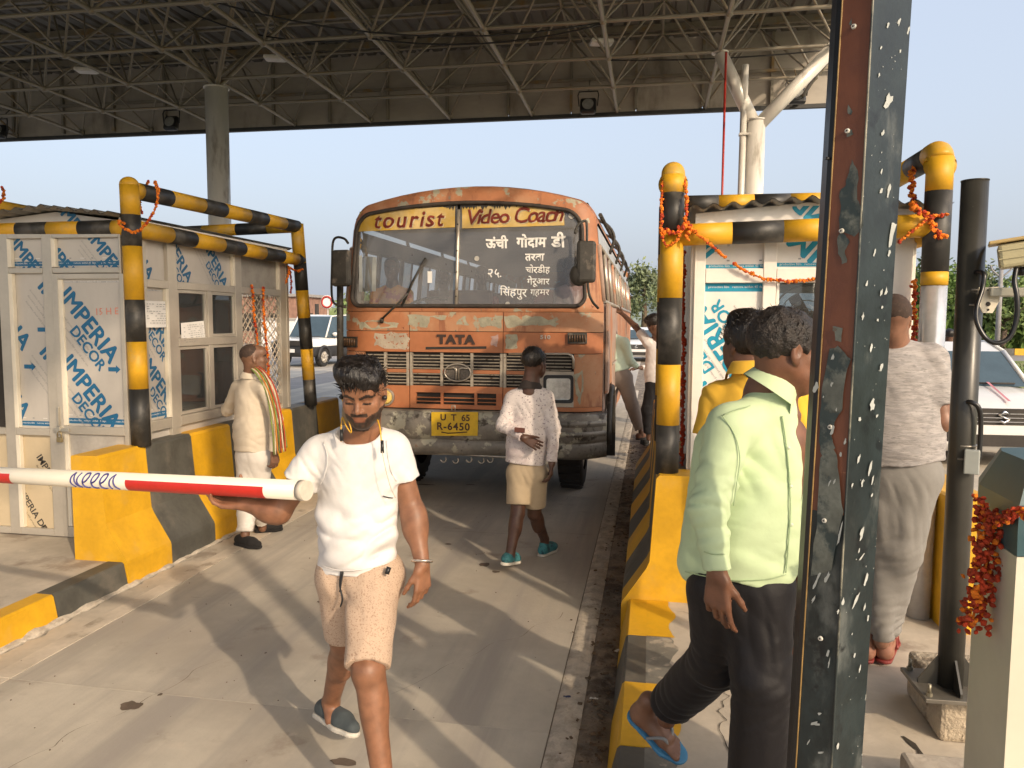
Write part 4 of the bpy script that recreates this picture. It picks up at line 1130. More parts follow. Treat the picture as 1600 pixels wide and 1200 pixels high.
def blob(px, py, a, b, sh, ee, off):
    P = []
    for k in range(10):
        t = 2*PI*k/10; q = 1+.9*noise.noise(Vector((px*.3+1.4*math.cos(t), py*.3+1.4*math.sin(t), 0)))
        P.append(onface(px+(a*math.cos(t)*.8+(sh+.22)*b*math.sin(t))*q*.8, py-b*math.sin(t)*q*.8, *ee, off))
    g.face(P)
for s_ in spl: blob(*s_, (eC, eR), .0022)
for s_ in spl2: blob(*s_, (eL, eC), .0042)
for i in range(60):
    y = rg.uniform(0, 1200); f = rg.random(); t = y/1200
    x = (1364+(1299-1364)*t)*(1-f)+(1425+(1346-1425)*t)*f
    blob(x, y, rg.uniform(.4, .9), rg.uniform(.5, 1.6), 0, (eC, eR), .0022)
g.build('paint_splashes', SPLASH, sp, normals=False, kind='stuff')
# screws
for (px, py) in ((1335, 42), (1325, 205), (1316, 361), (1298, 667), (1289, 813), (1283, 997)):
    c = onface(px, py, eL, eC, .002); c2 = onface(px, py, eL, eC, .006)
    g = MB(); g.path([c, c2], [.0055, .0042], 12, mi=0); g.path([c2, c2+(c2-c)*.25], .0018, 8, mi=1); g.build('screw', [mat('pale_washer', (.6, .58, .52), .4), DARK], sp)
c = onface(1306, 515, eL, eC, .0065); MB().path([c, c+Vector((0, -.001, 0))], .004, 12).build('screw_hole', DARK, sp)
c = onface(1296, 248, eL, eC, .0); MB().path([c, c+Vector((-.008, 0, .001))], .003, 8).build('screw_tip', BLKPL, sp)

# ================================================================== black pole with surveillance camera
pol = thing('camera_pole', 'tall black steel pole carrying the surveillance camera at right', 'pole', (1.16, 3.1, .38))
POLM = mat('black_pole_paint', (0.045, 0.043, 0.037), 0.33, 0.2, 4, 0.15, 30, layers=[((0.10, .095, .08), 5, .64, .08, (1, 1, .3)), ((.5, .48, .42), 60, .77, .02)])
pb = PY(1478, 1075, 3.12); ptp = PY(1526, 283, 3.12)
pb = Vector((1.165, 3.12, .40)); ptp = Vector((1.158, 3.12, 2.315))
rp = .0455
g = MB(); g.path([pb, ptp], rp, 28); g.build('shaft', POLM, pol)
MB().path([ptp, ptp+Vector((0, 0, .004))], rp*1.03, 24).build('cap', POLM, pol)
def facing(c, px_off, r_): pass
camdir = (Vector((0, 0, 0))-Vector((pb.x, pb.y, 0))).normalized(); side = Vector((-camdir.y, camdir.x, 0))   # side: towards picture left? fixed below
if side.dot(_r) < 0: side = -side
def onpole(py, k, r_=1.0):
    """point on the pole's visible surface, k from -1 (left) to 1 (right)"""
    z = PY(1525, py, 3.08).z; a = math.asin(max(-1, min(1, k)))
    return Vector((pb.x, pb.y, z))+(side*math.sin(a)+camdir*math.cos(a))*rp*r_
for py in (453, 476, 698, 718):
    z = onpole(py, 0).z; MB().path([(pb.x, pb.y, z-.004), (pb.x, pb.y, z+.004)], rp*1.04, 28).build('steel_band', mat('band_steel', (.22, .2, .17), .35, .1, 8, 0, metal=.6), pol)
# base plate, stiffeners, bolts
c0 = PZ(1467, 1158, .19)
BX, BY = c0.x, c0.y
g = MB(); g.box((BX+.19, BY+.20, .285), (.38, .40, .20), None, .02)
blk = g.build('concrete_block', mat('rough_block', (.42, .35, .26), .9, .2, 10, .9, 60, layers=[((.22, .17, .12), 8, .6, .06)], bdist=.02)); tag(blk, 'rough concrete footing block under the black pole', 'concrete block')
pc = Vector((pb.x, pb.y, .395))
MB().box(pc+Vector((0, 0, -.0)), (.27, .27, .016), Matrix.Rotation(R(2), 3, 'Z'), .002).build('base_plate', mat('grey_plate', (.16, .145, .12), .5, .2, 8, .2, 30, metal=.4), pol)
for a in (0, 90, 180, 270):
    d = Vector((math.cos(R(a)), math.sin(R(a)), 0)); n = Vector((-d.y, d.x, 0))*.004
    q = [pc+d*(rp-.004)+Vector((0, 0, .008)), pc+d*.115+Vector((0, 0, .008)), pc+d*.115+Vector((0, 0, .025)), pc+d*(rp-.004)+Vector((0, 0, .13))]
    MB().prism([p-n for p in q], n*2).build('gusset', POLM, pol)
for sx in (-1, 1):
    for sy in (-1, 1):
        p = pc+Vector((sx*.11, sy*.11, .008)); g = MB(); g.path([p, p+Vector((0, 0, .012))], .012, 6, smooth=False); g.path([p+Vector((0, 0, .012)), p+Vector((0, 0, .045))], .0065, 10); g.build('bolt', mat('anchor_bolt', (.3, .27, .2), .5, .2, 9, 0, metal=.6), pol)
# second plinth nearer to the camera
p = PZ(1405, 1172, .30)
tag(MB().box((p.x+.22, p.y-.16, .245), (.44, .32, .11), None, .015).build('concrete_plinth', CONC2), 'flat grey concrete plinth at the bottom right under the cream cabinet', 'plinth')
# junction with conduit near the bottom of the pole
g = MB(); pts = [onpole(628, .2, 1.0), onpole(628, .35, 1.35), onpole(636, .62, 1.55), onpole(660, .78, 1.5), onpole(715, .80, 1.5)]
tag(g.build('conduit', BLKPL) if False else MB().path(bez(pts, 5), .0085, 10).build('conduit', BLKPL, pol))
bpz = onpole(720, .55, 1.25)
MB().box(bpz+camdir*.012, (.05, .03, .09), Matrix.Rotation(R(-20), 3, 'Z'), .004).build('conduit_bracket', mat('grey_bracket', (.33, .35, .33), .4, .1, 5, 0), pol)
# surveillance camera
cv = thing('surveillance_camera', 'cream surveillance camera on a bracket at the right picture edge', 'camera', PY(1600, 400, 3.0))
WP = mat('white_plate', (.66, .60, .47), .45, .08, 6, .05)
a = PY(1528, 452, 3.03); b = PY(1562, 452, 3.03); 
out = [(1530, 449), (1561, 448), (1562, 470), (1551, 489), (1536, 489), (1528, 472)]
q = [PY(x, y, 3.035) for x, y in out]; MB().prism(q, (0, .008, 0)).build('bracket_plate', WP, cv)
for (x, y, rr_) in ((1544, 475, .008), (1544, 484, .004), (1543, 453, .0025), (1554, 453, .004)):
    c = PY(x, y, 3.034); MB().path([c, c+Vector((0, -.0015, 0))], rr_, 12).build('bracket_hole', DARK, cv)
q0 = PY(1545, 461, 3.03); q1 = PY(1650, 452, 3.0)
d = (q1-q0); g = MB(); g.box((q0+q1)/2, (d.length, .04, .032), rot_from(Vector((0, -1, 0)).cross(d) if False else Vector((0, 0, 1)), d), .006); g.build('arm', mat('arm_grey', (.34, .33, .27), .45, .1, 5, 0), cv)
# hood and body: seen from below, pointing away to the right
hc = PY(1612, 395, 3.0)
Mh = Matrix.Rotation(R(-20), 3, 'Z') @ Matrix.Rotation(R(-8), 3, 'Y')
CAMM = mat('camera_cream', (.50, .45, .27), .45, .06, 6, .05)
g = MB(); g.box(hc, (.20, .11, .085), Mh, .012); g.build('housing', CAMM, cv)
g = MB(); g.box(hc+Mh@Vector((-.01, 0, .052)), (.23, .13, .012), Mh, .004); g.build('sun_shield', mat('shield_tan', (.55, .40, .17), .45, .06, 6, .05), cv)
for k in range(2): MB().box(hc+Mh@Vector((0, -.057, -.01+.03*k)), (.2, .004, .004), Mh).build('seam', CAMM, cv)
MB().path([hc+Mh@Vector((-.03, -.01, -.045)), hc+Mh@Vector((-.032, -.01, -.075))], .016, 12).build('cable_gland', BLKPL, cv)
MB().path([q1+Vector((0, 0, .0)), hc+Vector((.04, 0, -.04))], .014, 10).build('swivel', CAMM, cv)
cab = [PY(1526, 425, 3.07), PY(1537, 428, 3.02), PY(1535, 450, 3.01), PY(1526, 480, 2.99), PY(1527, 505, 2.98), PY(1540, 528, 2.97), PY(1558, 536, 2.96), PY(1577, 527, 2.96), PY(1588, 500, 2.96), PY(1589, 465, 2.96), PY(1585, 440, 2.97), PY(1588, 418, 2.98)]
tag(MB().path(bez(cab, 6), .0085, 10).build('camera_cable', mat('black_cable', (.015, .015, .016), .3)), 'thick black cable looping from the pole to the surveillance camera', 'cable')

# ================================================================== boom barrier machine at the right edge
cb = thing('barrier_cabinet', 'cream barrier cabinet with a teal lid at the right picture edge', 'cabinet', (.95, 2.05, .25))
CABM = mat('cabinet_cream', (.55, .52, .42), .45, .05, 4, .06, layers=[((.42, .39, .3), 4, .7, .08)])
TEALC = mat('teal_cabinet_paint', (.035, .085, .10), .42, .12, 5, .1)
k0 = PY(1600, 860, 1.78); cA = Vector((.795, 2.04, 0))      # left rear, front corner
xf = PY(1569, 1195, 1.80).x
base = [(xf-.012, 2.02), (xf, 1.80), (xf+.36, 1.80), (xf+.36, 2.10), (xf+.02, 2.10)]
lx = PY(1507, 1190, 2.02).x
base = [(lx, 2.02), (xf, 1.80), (xf+.34, 1.86), (xf+.30, 2.16), (lx+.03, 2.10)]
zt = PY(1590, 852, 1.9).z
MB().prism([(x, y, .30) for x, y in base], (0, 0, zt-.30)).build('body', CABM, cb)
MB().prism([(x*.99+.006, y*.99+.02, .255) for x, y in base], (0, 0, .044)).build('plinth', DARK, cb)
# teal lid: chamfered block
g = MB()
cxy = Vector((sum(x for x, y in base)/5, sum(y for x, y in base)/5))
def ring(sc, z): return [Vector((cxy.x+(x-cxy.x)*sc, cxy.y+(y-cxy.y)*sc, z)) for x, y in base]
rs_ = [ring(1.0, zt+.002), ring(1.02, zt+.05), ring(1.02, zt+.115), ring(.70, zt+.20)]
vs = [[g.bm.verts.new(p) for p in r_] for r_ in rs_]
for A_, B_ in zip(vs[:-1], vs[1:]):
    for i in range(5): g.bm.faces.new((A_[i], A_[(i+1) % 5], B_[(i+1) % 5], B_[i]))
g.bm.faces.new(vs[0][::-1]); g.bm.faces.new(vs[-1]); g.build('lid', TEALC, cb)
def wc(px, py, Y=1.9): return PY(px, py, Y)
garland('marigold_garland', 'thick red orange marigold bunch hanging down the cream cabinet', [wc(1548, 812), wc(1545, 850), wc(1540, 885), wc(1530, 920), wc(1525, 945), wc(1518, 975)], .0085, [MARD, MARI], group=GG, thick=6, dens=1.6)
garland('marigold_garland', 'marigold strand over the left corner of the teal cabinet lid', [wc(1530, 778), wc(1535, 790), wc(1545, 805), wc(1555, 812)], .0065, [MARD, MARI], group=GG, thick=4)
garland('marigold_garland', 'marigold strand running right across the teal cabinet lid', [wc(1555, 812, 1.86), wc(1570, 810, 1.82), wc(1590, 800, 1.78), wc(1612, 795, 1.76)], .0065, [MARD, MARI], group=GG, thick=4)

# ================================================================== boom pole
_q = PY(0, 742, 2.93)
bo = thing('boom_pole', 'white barrier boom with red tape held across the lane by the man', 'barrier boom', PY(0, 742, 3.15))
bb_ = PY(470, 766, 2.52); ba = bb_+(_q-bb_)*1.7
WB = mat('boom_white', (.78, .73, .62), .35, .04, 4, .05, layers=[((.6, .52, .4), 5, .72, .05)])
RB = mat('boom_red_tape', (.62, .028, .018), .4, .08, 6, .08)
g = MB(); g.path([ba, bb_], .0355, 32); g.build('tube', WB, bo)
MB().path([bb_, bb_+(bb_-ba).normalized()*.028], [.0375, .036], 32).build('end_cap', mat('cap_grey', (.55, .5, .42), .5), bo)
ax = (bb_-ba).normalized(); cu = -Vector((ax.y, -ax.x, 0)).normalized()
if cu.y > 0: cu = -cu
cw = Vector((0, 0, 1))
def sAt(px):
    # distance along the boom that appears at this picture column
    lo, hi = 0.0, (bb_-ba).length
    for _ in range(40):
        m_ = (lo+hi)/2; P = ba+ax*m_; v = P-_C; X = 800+1200*v.dot(_r2)/v.dot(_fw)
        if X < px: lo = m_
        else: hi = m_
    return lo
def wrap(s0, s1, a0, a1, m, name, r_=.0362):
    g = MB(); g.grid(lambda u, v: ba+ax*(s0+(s1-s0)*u)+(cu*math.cos(a0+(a1-a0)*v)+cw*math.sin(a0+(a1-a0)*v))*r_, 4, 14)
    return g.build(name, m, bo, normals=False)
wrap(sAt(207), sAt(421), R(-100), R(22), RB, 'red_tape'); wrap(sAt(-200), sAt(27), R(-100), R(24), RB, 'red_tape')
INK = mat('blue_ink', (.05, .05, .22), .5, .1, 9, 0)
glyph = {'N': [[(.38, 1), (.12, .7), (.05, .35), (.38, 0)], [(.38, 1), (.45, .6), (.65, .25), (1.0, .02)], [(1.05, 1), (.82, .6), (.85, .25), (1.15, -.02)]],
         'e': [[(.12, .38), (.5, .5), (.78, .78), (.62, 1), (.3, .9), (.08, .5), (.12, .15), (.4, .0), (.68, .02)]],
         'v': [[(.5, 1), (.15, .65), (.05, .3), (.15, 0)], [(.5, 1), (.5, .6), (.65, .25), (1.0, 0)]]}
s = sAt(122); e_ = sAt(204); wch = (e_-s)/6.3
g = MB()
for ch, wd in (('N', 1.45), ('e', 1.05), ('e', 1.05), ('e', 1.1), ('v', 1.2)):
    for st in glyph[ch]:
        pts = []
        for (x, y) in st:
            ang = R(-50)+y*R(108)
            pts.append(ba+ax*(s+x*wch*1.05)+(cu*math.cos(ang)+cw*math.sin(ang))*.0362)
        g.path(bez(pts, 5), .0036, 6)
    s += wd*wch
g.build('handwriting', INK, bo, normals=False, kind='stuff')

# ================================================================== background
def leafcloud(name, c, rad, n, size, m, parent=None, seed=1, squash=.8, clumps=14):
    rg = np.random.RandomState(seed)
    cl = rg.normal(size=(clumps, 3)); cl /= np.linalg.norm(cl, axis=1)[:, None]; cl *= rg.uniform(.25, .85, (clumps, 1))*np.array([1, 1, squash])
    k = rg.randint(0, clumps, n)
    p = cl[k]+rg.normal(size=(n, 3))*.17
    p = p*rad+np.array(c)
    a = rg.normal(size=(n, 3)); a /= np.linalg.norm(a, axis=1)[:, None]; b = rg.normal(size=(n, 3)); b -= (a*b).sum(1)[:, None]*a; b /= np.linalg.norm(b, axis=1)[:, None]
    s = rg.uniform(.5, 1.2, (n, 1))*size
    V = np.stack([p-a*s, p+b*s*.5, p+a*s, p-b*s*.5], 1).reshape(-1, 3)
    me = bpy.data.meshes.new(name); me.from_pydata(V.tolist(), [], [(4*i, 4*i+1, 4*i+2, 4*i+3) for i in range(n)])
    me.materials.append(m); o = bpy.data.objects.new(name, me); link(o, parent); return o
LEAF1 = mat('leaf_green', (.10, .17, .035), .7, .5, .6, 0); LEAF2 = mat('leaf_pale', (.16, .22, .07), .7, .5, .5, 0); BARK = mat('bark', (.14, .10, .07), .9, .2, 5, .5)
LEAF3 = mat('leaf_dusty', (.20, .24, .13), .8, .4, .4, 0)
def tree(x, y, h, r_, label, n=2600, m=None, seed=1, group=None, size=.16):
    t = thing('tree', label, 'tree', (x, y, 0), group)
    g = MB(); g.path([(x, y, 0), (x+.1, y, h*.35), (x-.05, y+.1, h*.6), (x, y, h*.8)], [r_*.09, r_*.07, r_*.05, .03], 8)
    for k in range(5):
        a = k*1.3+seed; g.path([(x, y, h*(.35+.07*k)), (x+math.cos(a)*r_*.55, y+math.sin(a)*r_*.55, h*(.58+.07*k))], [r_*.04, .02], 6)
    g.build('trunk', BARK, t)
    leafcloud('crown', (x, y, h*.66), np.array([r_, r_, h*.42]), n, size, m or LEAF1, t, seed, 1.0, 18)
rg = random.Random(4)
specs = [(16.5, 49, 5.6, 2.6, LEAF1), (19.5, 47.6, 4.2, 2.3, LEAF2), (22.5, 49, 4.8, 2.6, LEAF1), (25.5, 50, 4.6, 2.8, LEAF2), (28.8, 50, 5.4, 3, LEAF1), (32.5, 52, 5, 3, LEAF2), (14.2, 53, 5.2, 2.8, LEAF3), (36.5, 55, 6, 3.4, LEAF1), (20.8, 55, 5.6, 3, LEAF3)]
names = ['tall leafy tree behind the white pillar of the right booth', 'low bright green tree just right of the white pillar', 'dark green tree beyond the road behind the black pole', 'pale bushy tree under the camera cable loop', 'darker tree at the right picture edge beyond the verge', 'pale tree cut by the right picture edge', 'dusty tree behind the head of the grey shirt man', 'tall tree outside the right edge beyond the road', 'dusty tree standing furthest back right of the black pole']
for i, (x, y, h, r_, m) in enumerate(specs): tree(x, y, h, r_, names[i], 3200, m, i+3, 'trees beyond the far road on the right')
# banana like plants and undergrowth below the trees
def under(x0, x1, y0, y1, hh, n, m, seed, name, label):
    rg = np.random.RandomState(seed)
    p = np.stack([rg.uniform(x0, x1, n), rg.uniform(y0, y1, n), np.abs(rg.normal(0, hh*.45, n))], 1)
    a = rg.normal(size=(n, 3)); a[:, 2] = np.abs(a[:, 2])+.6; a /= np.linalg.norm(a, axis=1)[:, None]; b = np.cross(a, rg.normal(size=(n, 3))); b /= np.linalg.norm(b, axis=1)[:, None]
    s = rg.uniform(.5, 1.2, (n, 1))*hh*.13
    V = np.stack([p-a*s, p+b*s*.4, p+a*s, p-b*s*.4], 1).reshape(-1, 3)
    me = bpy.data.meshes.new(name); me.from_pydata(V.tolist(), [], [(4*i, 4*i+1, 4*i+2, 4*i+3) for i in range(n)]); me.materials.append(m)
    o = bpy.data.objects.new(name, me); link(o); tag(o, label, 'bushes', kind='stuff')
under(13, 42, 47.5, 51, 3.2, 14000, LEAF1, 3, 'undergrowth', 'dense green undergrowth beneath the trees beyond the far road')
under(9.2, 12.6, 24, 33, .5, 2500, LEAF2, 6, 'shrub_border', 'low green border plants along the verge behind the white car')
under(9, 40, 19, 38, .10, 9000, mat('verge_grass', (.22, .25, .06), .9, .4, .8, 0), 9, 'verge_grass', 'sunlit short grass on the verge beyond the car')
under(-40, -12.5, 60, 75, 2.5, 6000, LEAF3, 16, 'left_bushes', 'bushes at the far left beyond the parked vehicles')
tag(MB().bb(8.9, 60, 18.5, 38.6, -.2, .06).build('verge', GRASS), kind='structure')
# painted kerb along the far road
kb = thing('roadside_kerb', 'far kerb of yellow and black painted stones below the trees', 'kerb', (14, 46.9, 0))
x = 10.0; k = 0
while x < 36:
    MB().bb(x, x+.88, 46.9, 47.2, 0, .36).build('kerb_stone', YEL if k % 2 else BLK, kb); x += .9; k += 1
# utility pole
up = PY(1565, 415, 42); u0 = thing('utility_pole', 'thin utility pole with curved arms far behind the camera bracket', 'pole', (up.x, 42, 0))
MB().path([(up.x, 42, 0), (up.x, 42, up.z)], [.14, .10], 8).build('mast', mat('pole_grey', (.25, .24, .24), .7), u0)
for sx in (-1, 1): MB().path(bez([(up.x, 42, up.z-.55), (up.x+sx*.2, 42, up.z-.42), (up.x+sx*.42, 42, up.z-.2), (up.x+sx*.5, 42, up.z+.02)], 4), .045, 6).build('arm', MATS['pole_grey'], u0)
# middle distance between bus and right cage
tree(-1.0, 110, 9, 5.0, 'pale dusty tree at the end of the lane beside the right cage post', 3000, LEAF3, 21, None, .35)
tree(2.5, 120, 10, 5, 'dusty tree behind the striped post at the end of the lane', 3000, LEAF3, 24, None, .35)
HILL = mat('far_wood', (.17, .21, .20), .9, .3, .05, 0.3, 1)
def hill(x0, x1, y, h, seed, name='hill'):
    g = MB(); n = 60
    def f(u, v):
        x = x0+(x1-x0)*u; e = math.sin(PI*u)**.5
        return (x, y+(1-math.cos(v*PI/2))*60, (h*e*(1+.35*noise.noise(Vector((x*.05, seed, 0)))+.12*noise.noise(Vector((x*.3, seed, 0)))))*math.sin(v*PI/2)-.1)
    g.grid(f, n, 6); return tag(g.build(name, HILL), kind='structure')
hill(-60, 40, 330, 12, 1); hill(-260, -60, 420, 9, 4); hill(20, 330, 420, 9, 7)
HILL2 = mat('green_mound', (.22, .27, .08), .9, .3, .1, 0.3, 1)
g = MB(); g.grid(lambda u, v: (-40+26*u, 62+10*v, 3.2*math.sin(PI*u)*math.sin(PI*(v*.5))+.02), 30, 6); tag(g.build('terrain_mound', HILL2), kind='structure')
tree(-30, 78, 5, 3.2, 'round tree far left behind the white off road vehicle', 2500, LEAF2, 31, None, .3)
# far buildings by the left lane
fb = thing('brick_building', 'small brown brick building far behind the left booth', 'building', (-25.5, 52, 0))
p0 = PY(437, 500, 52); p1 = PY(470, 500, 52)
MB().bb(p0.x-6, p1.x, 52, 57, 0, 3.4).build('wall', mat('brick_brown', (.30, .17, .12), .9, .2, 4, .3), fb)
MB().bb(p0.x-6.2, p1.x+.2, 51.8, 57.2, 3.4, 3.6).build('roof', mat('roof_grey', (.3, .28, .26), .8), fb)
for k in range(3): MB().bb(p0.x-3+k*2.2, p0.x-1.8+k*2.2, 51.95, 52.0, .9, 2.2).build('window', DARK, fb)
sb = thing('site_box', 'white low container far behind the leaning striped post', 'container', (-21, 42, 0))
p0 = PY(440, 500, 40); MB().bb(p0.x-1.5, p0.x+1.6, 40, 42, 0, 1.75).build('wall', WHT, sb); MB().bb(p0.x-1.6, p0.x+1.7, 39.9, 42.1, 1.75, 1.85).build('roof', ALU, sb)
for (px, hh, lab) in ((495, 395, 'dark bollard post standing beyond the white off road vehicle'), ):
    p = PY(px, 475, 45); tag(MB().path([(p.x, 45, 0), (p.x, 45, p.z)], .13, 8).build('bollard', DARK), lab, 'bollard')
sg = thing('road_sign', 'small round white and red road sign beside the bus mirror', 'road sign', PZ(512, 560))
p = PY(512, 472, 45)
MB().path([(p.x, 45, 0), (p.x, 45, p.z)], .05, 8).build('pole', ALU, sg)
MB().path([(p.x, 44.94, p.z), (p.x, 44.9, p.z)], .42, 20).build('sign_plate', WHT, sg)
MB().path([(p.x+.33*math.cos(k*PI/10), 44.88, p.z+.33*math.sin(k*PI/10)) for k in range(20)], .06, 6, closed=True).build('red_ring', REDM, sg)

# ================================================================== cars
def car(kind, label, loc, rot, col, L=3.9, Wd=1.7, H=1.5, suv=False, group=None, plate=True):
    """car facing local -Y, front bumper at y=0"""
    Mw = Matrix.Translation(loc) @ Matrix.Rotation(rot, 4, 'Z')
    t = thing('parked_car', label, kind, loc, group)
    w2 = Wd/2
    if suv:
        belt = [(0, .55, .98), (.10, .42, 1.02), (.5, .36, 1.06), (1.2, .36, 1.10), (2.2, .36, 1.12), (L*.85, .38, 1.14), (L-.05, .45, 1.12), (L, .55, 1.0)]
        roof = [(1.18, 1.10), (1.75, H-.05), (2.3, H), (L-.6, H), (L-.12, H-.12), (L-.04, 1.14)]
    else:
        belt = [(0, .32, .55), (.06, .22, .68), (.35, .2, .80), (.75, .2, .90), (1.1, .2, .96), (2.2, .2, .98), (L*.86, .22, 1.0), (L-.05, .3, .95), (L, .42, .8)]
        roof = [(.98, .955), (1.55, H-.12), (2.0, H), (L-1.1, H-.02), (L-.35, H-.2), (L-.06, 1.0)]
    def wloc(s):
        q = s/L
        return w2*(1-.16*max(0, 1-q/.16)**2-.08*max(0, (q-.88)/.12)**2)
    g = MB(); n = 10
    def interp(tab, s, k):
        for a, b in zip(tab[:-1], tab[1:]):
            if s <= b[0]+1e-9: t_ = (s-a[0])/(b[0]-a[0]+1e-9); return a[k]+(b[k]-a[k])*t_
        return tab[-1][k]
    S = [0, .02, .06, .12, .25, .4, .6, .8, 1.0, 1.4, 2.0, 2.6, 3.1, L-.5, L-.25, L-.08, L-.02, L]
    prof = []
    def ring(s):
        lo, hi = interp(belt, s, 1), interp(belt, s, 2); W_ = wloc(s)
        pts = [(0, hi+.02), (W_*.6, hi+.012), (W_*.86, hi-.015), (W_*.97, hi-.10), (W_, (lo+hi)/2+.05), (W_*.985, lo+.12), (W_*.93, lo), (0, lo)]
        return [Vector((x, s, z)) for x, z in pts]+[Vector((-x, s, z)) for x, z in pts[-2:0:-1]]
    rings = [[g.bm.verts.new(Mw@p) for p in ring(s)] for s in S]
    nr = len(rings[0])
    for A_, B_ in zip(rings[:-1], rings[1:]):
        for i in range(nr):
            f = g.bm.faces.new((A_[i], A_[(i+1) % nr], B_[(i+1) % nr], B_[i])); f.smooth = True
            zc = sum((Mw.inverted()@v.co).z for v in f.verts)/4
            if suv and zc < .82: f.material_index = 1
    g.bm.faces.new(rings[0][::-1]).material_index = 1 if suv else 0; g.bm.faces.new(rings[-1])
    paint = mat('car_paint_%s' % kind.replace(' ', '_'), col, .25, .03, 2, 0.0, coat=.6)
    g.build('body', [paint, mat('car_cladding', (.03, .03, .032), .6)], t)
    # greenhouse
    g = MB(); gg = MB()
    def gring(k):
        s, z = roof[k]; W_ = wloc(s)*(.80 if z > 1.15 else .90)
        return s, z, W_
    pts = [gring(k) for k in range(len(roof))]
    zb = interp(belt, 2.0, 2)-.02
    top = [(s, z, W_) for s, z, W_ in pts]
    L_ = [Mw@Vector((-W_, s, z)) for s, z, W_ in top]; R_ = [Mw@Vector((W_, s, z)) for s, z, W_ in top]
    for k in range(len(top)-1):
        isglass = (k == 0 or k == len(top)-2)
        (gg if isglass else g).face([L_[k], R_[k], R_[k+1], L_[k+1]])
    # sides
    for sgn, Q in ((-1, L_), (1, R_)):
        bs = [Mw@Vector((sgn*wloc(s)*.955, s, interp(belt, s, 2)-.02)) for s, z, W_ in top]
        for k in range(1, len(top)-2): gg.face([Q[k], Q[k+1], bs[k+1], bs[k]])
        gg.face([Q[0], Q[1], bs[1]]); gg.face([Q[-2], Q[-1], bs[-2]])
        # pillars and rails
        g.path([Q[0], Q[1]], .035, 6); g.path([Q[-2], Q[-1]], .04, 6); g.path(Q[1:-1], .03, 6)
        m_ = len(top)//2; g.path([Q[m_], bs[m_]], .04, 6)
    g.build('roof', paint, t); gg.build('windows', mat('car_glass', (.05, .08, .10), .06, .1, 3, 0, spec=.8), t)
    # wheels
    rw = .36 if suv else .29
    for s in (.78 if not suv else .9, L-.72):
        for sgn in (-1, 1):
            c = Mw@Vector((sgn*(w2-.10), s, rw)); dx = (Mw.to_3x3()@Vector((sgn, 0, 0)))
            g = MB(); g.path([c-dx*.1, c-dx*.1+dx*.02, c+dx*.09, c+dx*.11], [rw*.93, rw, rw, rw*.92], 24); wl = g.build('wheel', RUBBER, t)
            g = MB(); g.path([c+dx*.105, c+dx*.118], [rw*.62, rw*.56], 20); 
            for k in range(5):
                a = k*2*PI/5; up_ = Vector((0, 0, 1)); fw_ = dx.cross(up_)
                g.path([c+dx*.122, c+dx*.122+(up_*math.cos(a)+fw_*math.sin(a))*rw*.58], [.03, .045], 5)
            g.build('rim', ALU, wl)
            g = MB(); g.path([c+dx*.112+(Vector((0, 0, 1))*math.cos(a)+dx.cross(Vector((0, 0, 1)))*math.sin(a))*rw*1.12 for a in [(-100+k*20)*PI/180 for k in range(11)]], .03 if not suv else .06, 5); g.build('wheel_arch', MATS['car_cladding'] if suv else DARK, t)
    # front end
    CH = mat('chrome', (.7, .7, .7), .12, .05, 3, 0, metal=1)
    zf_ = .60 if not suv else .82
    g = MB()
    if suv:
        MB().box(Mw@Vector((0, -.02, .90)), (1.1, .05, .2), Mw.to_3x3(), .02).build('grille', DARK, t)
        MB().box(Mw@Vector((0, -.03, .62)), (.5, .02, .13), Mw.to_3x3(), .003).build('number_plate', WHT, t)
        for sgn in (-1, 1): MB().box(Mw@Vector((sgn*.66, .06, .92)), (.26, .12, .14), Mw.to_3x3()@Matrix.Rotation(-sgn*.5, 3, 'Z'), .03).build('headlight', CH, t)
    else:
        g = MB()
        out = [(-.46, .76), (.46, .76), (.50, .66), (.40, .56), (-.40, .56), (-.50, .66)]
        g.prism([Mw@Vector((x, .035-.02*(z-.5), z)) for x, z in out], Mw.to_3x3()@Vector((0, -.04, 0))); gr = g.build('grille', DARK, t)
        for z in (.60, .65, .70): MB().box(Mw@Vector((0, -.012, z)), (.86, .012, .012), Mw.to_3x3()).build('grille_bar', CH, gr)
        MB().prism([Mw@Vector((x, -.0, z)) for x, z in ((-.62, .44), (.62, .44), (.52, .30), (-.52, .30))], Mw.to_3x3()@Vector((0, -.03, 0))).build('lower_intake', DARK, t)
        for sgn in (-1, 1):
            o_ = [(sgn*.50, .72), (sgn*.56, .78), (sgn*.76, .86), (sgn*.80, .84), (sgn*.78, .76), (sgn*.62, .68)]
            MB().prism([Mw@Vector((x, .02+.55*max(0, abs(x)-.5), z)) for x, z in o_], Mw.to_3x3()@Vector((0, -.03, 0))).build('headlight', mat('headlight_glass', (.5, .52, .52), .08, .1, 20, 0, metal=.5), t)
            o_ = [(sgn*.56, .50), (sgn*.70, .52), (sgn*.76, .42), (sgn*.66, .34), (sgn*.58, .36)]
            MB().prism([Mw@Vector((x, .0+.2*max(0, abs(x)-.5), z)) for x, z in o_], Mw.to_3x3()@Vector((0, -.035, 0))).build('fog_light', DARK, t)
            MB().path([Mw@Vector((sgn*q, .02+.25*max(0, q-.5), zz_)) for q, zz_ in ((.78, .33), (.6, .285), (.45, .27))], .014, 6).build('chrome_strip', CH, t)
        # stylised S badge
        g = MB(); P = [(.055, .035), (0, .06), (-.06, .025), (.0, -.005), (.06, -.025), (0, -.06), (-.055, -.035)]
        g.path([Mw@Vector((x, -.035, .66+z*1.1)) for x, z in P], .014, 6); g.build('badge', CH, t)
        MB().box(Mw@Vector((0, -.02, .38)), (.5, .012, .11), Mw.to_3x3(), .002).build('number_plate', WHT, t)
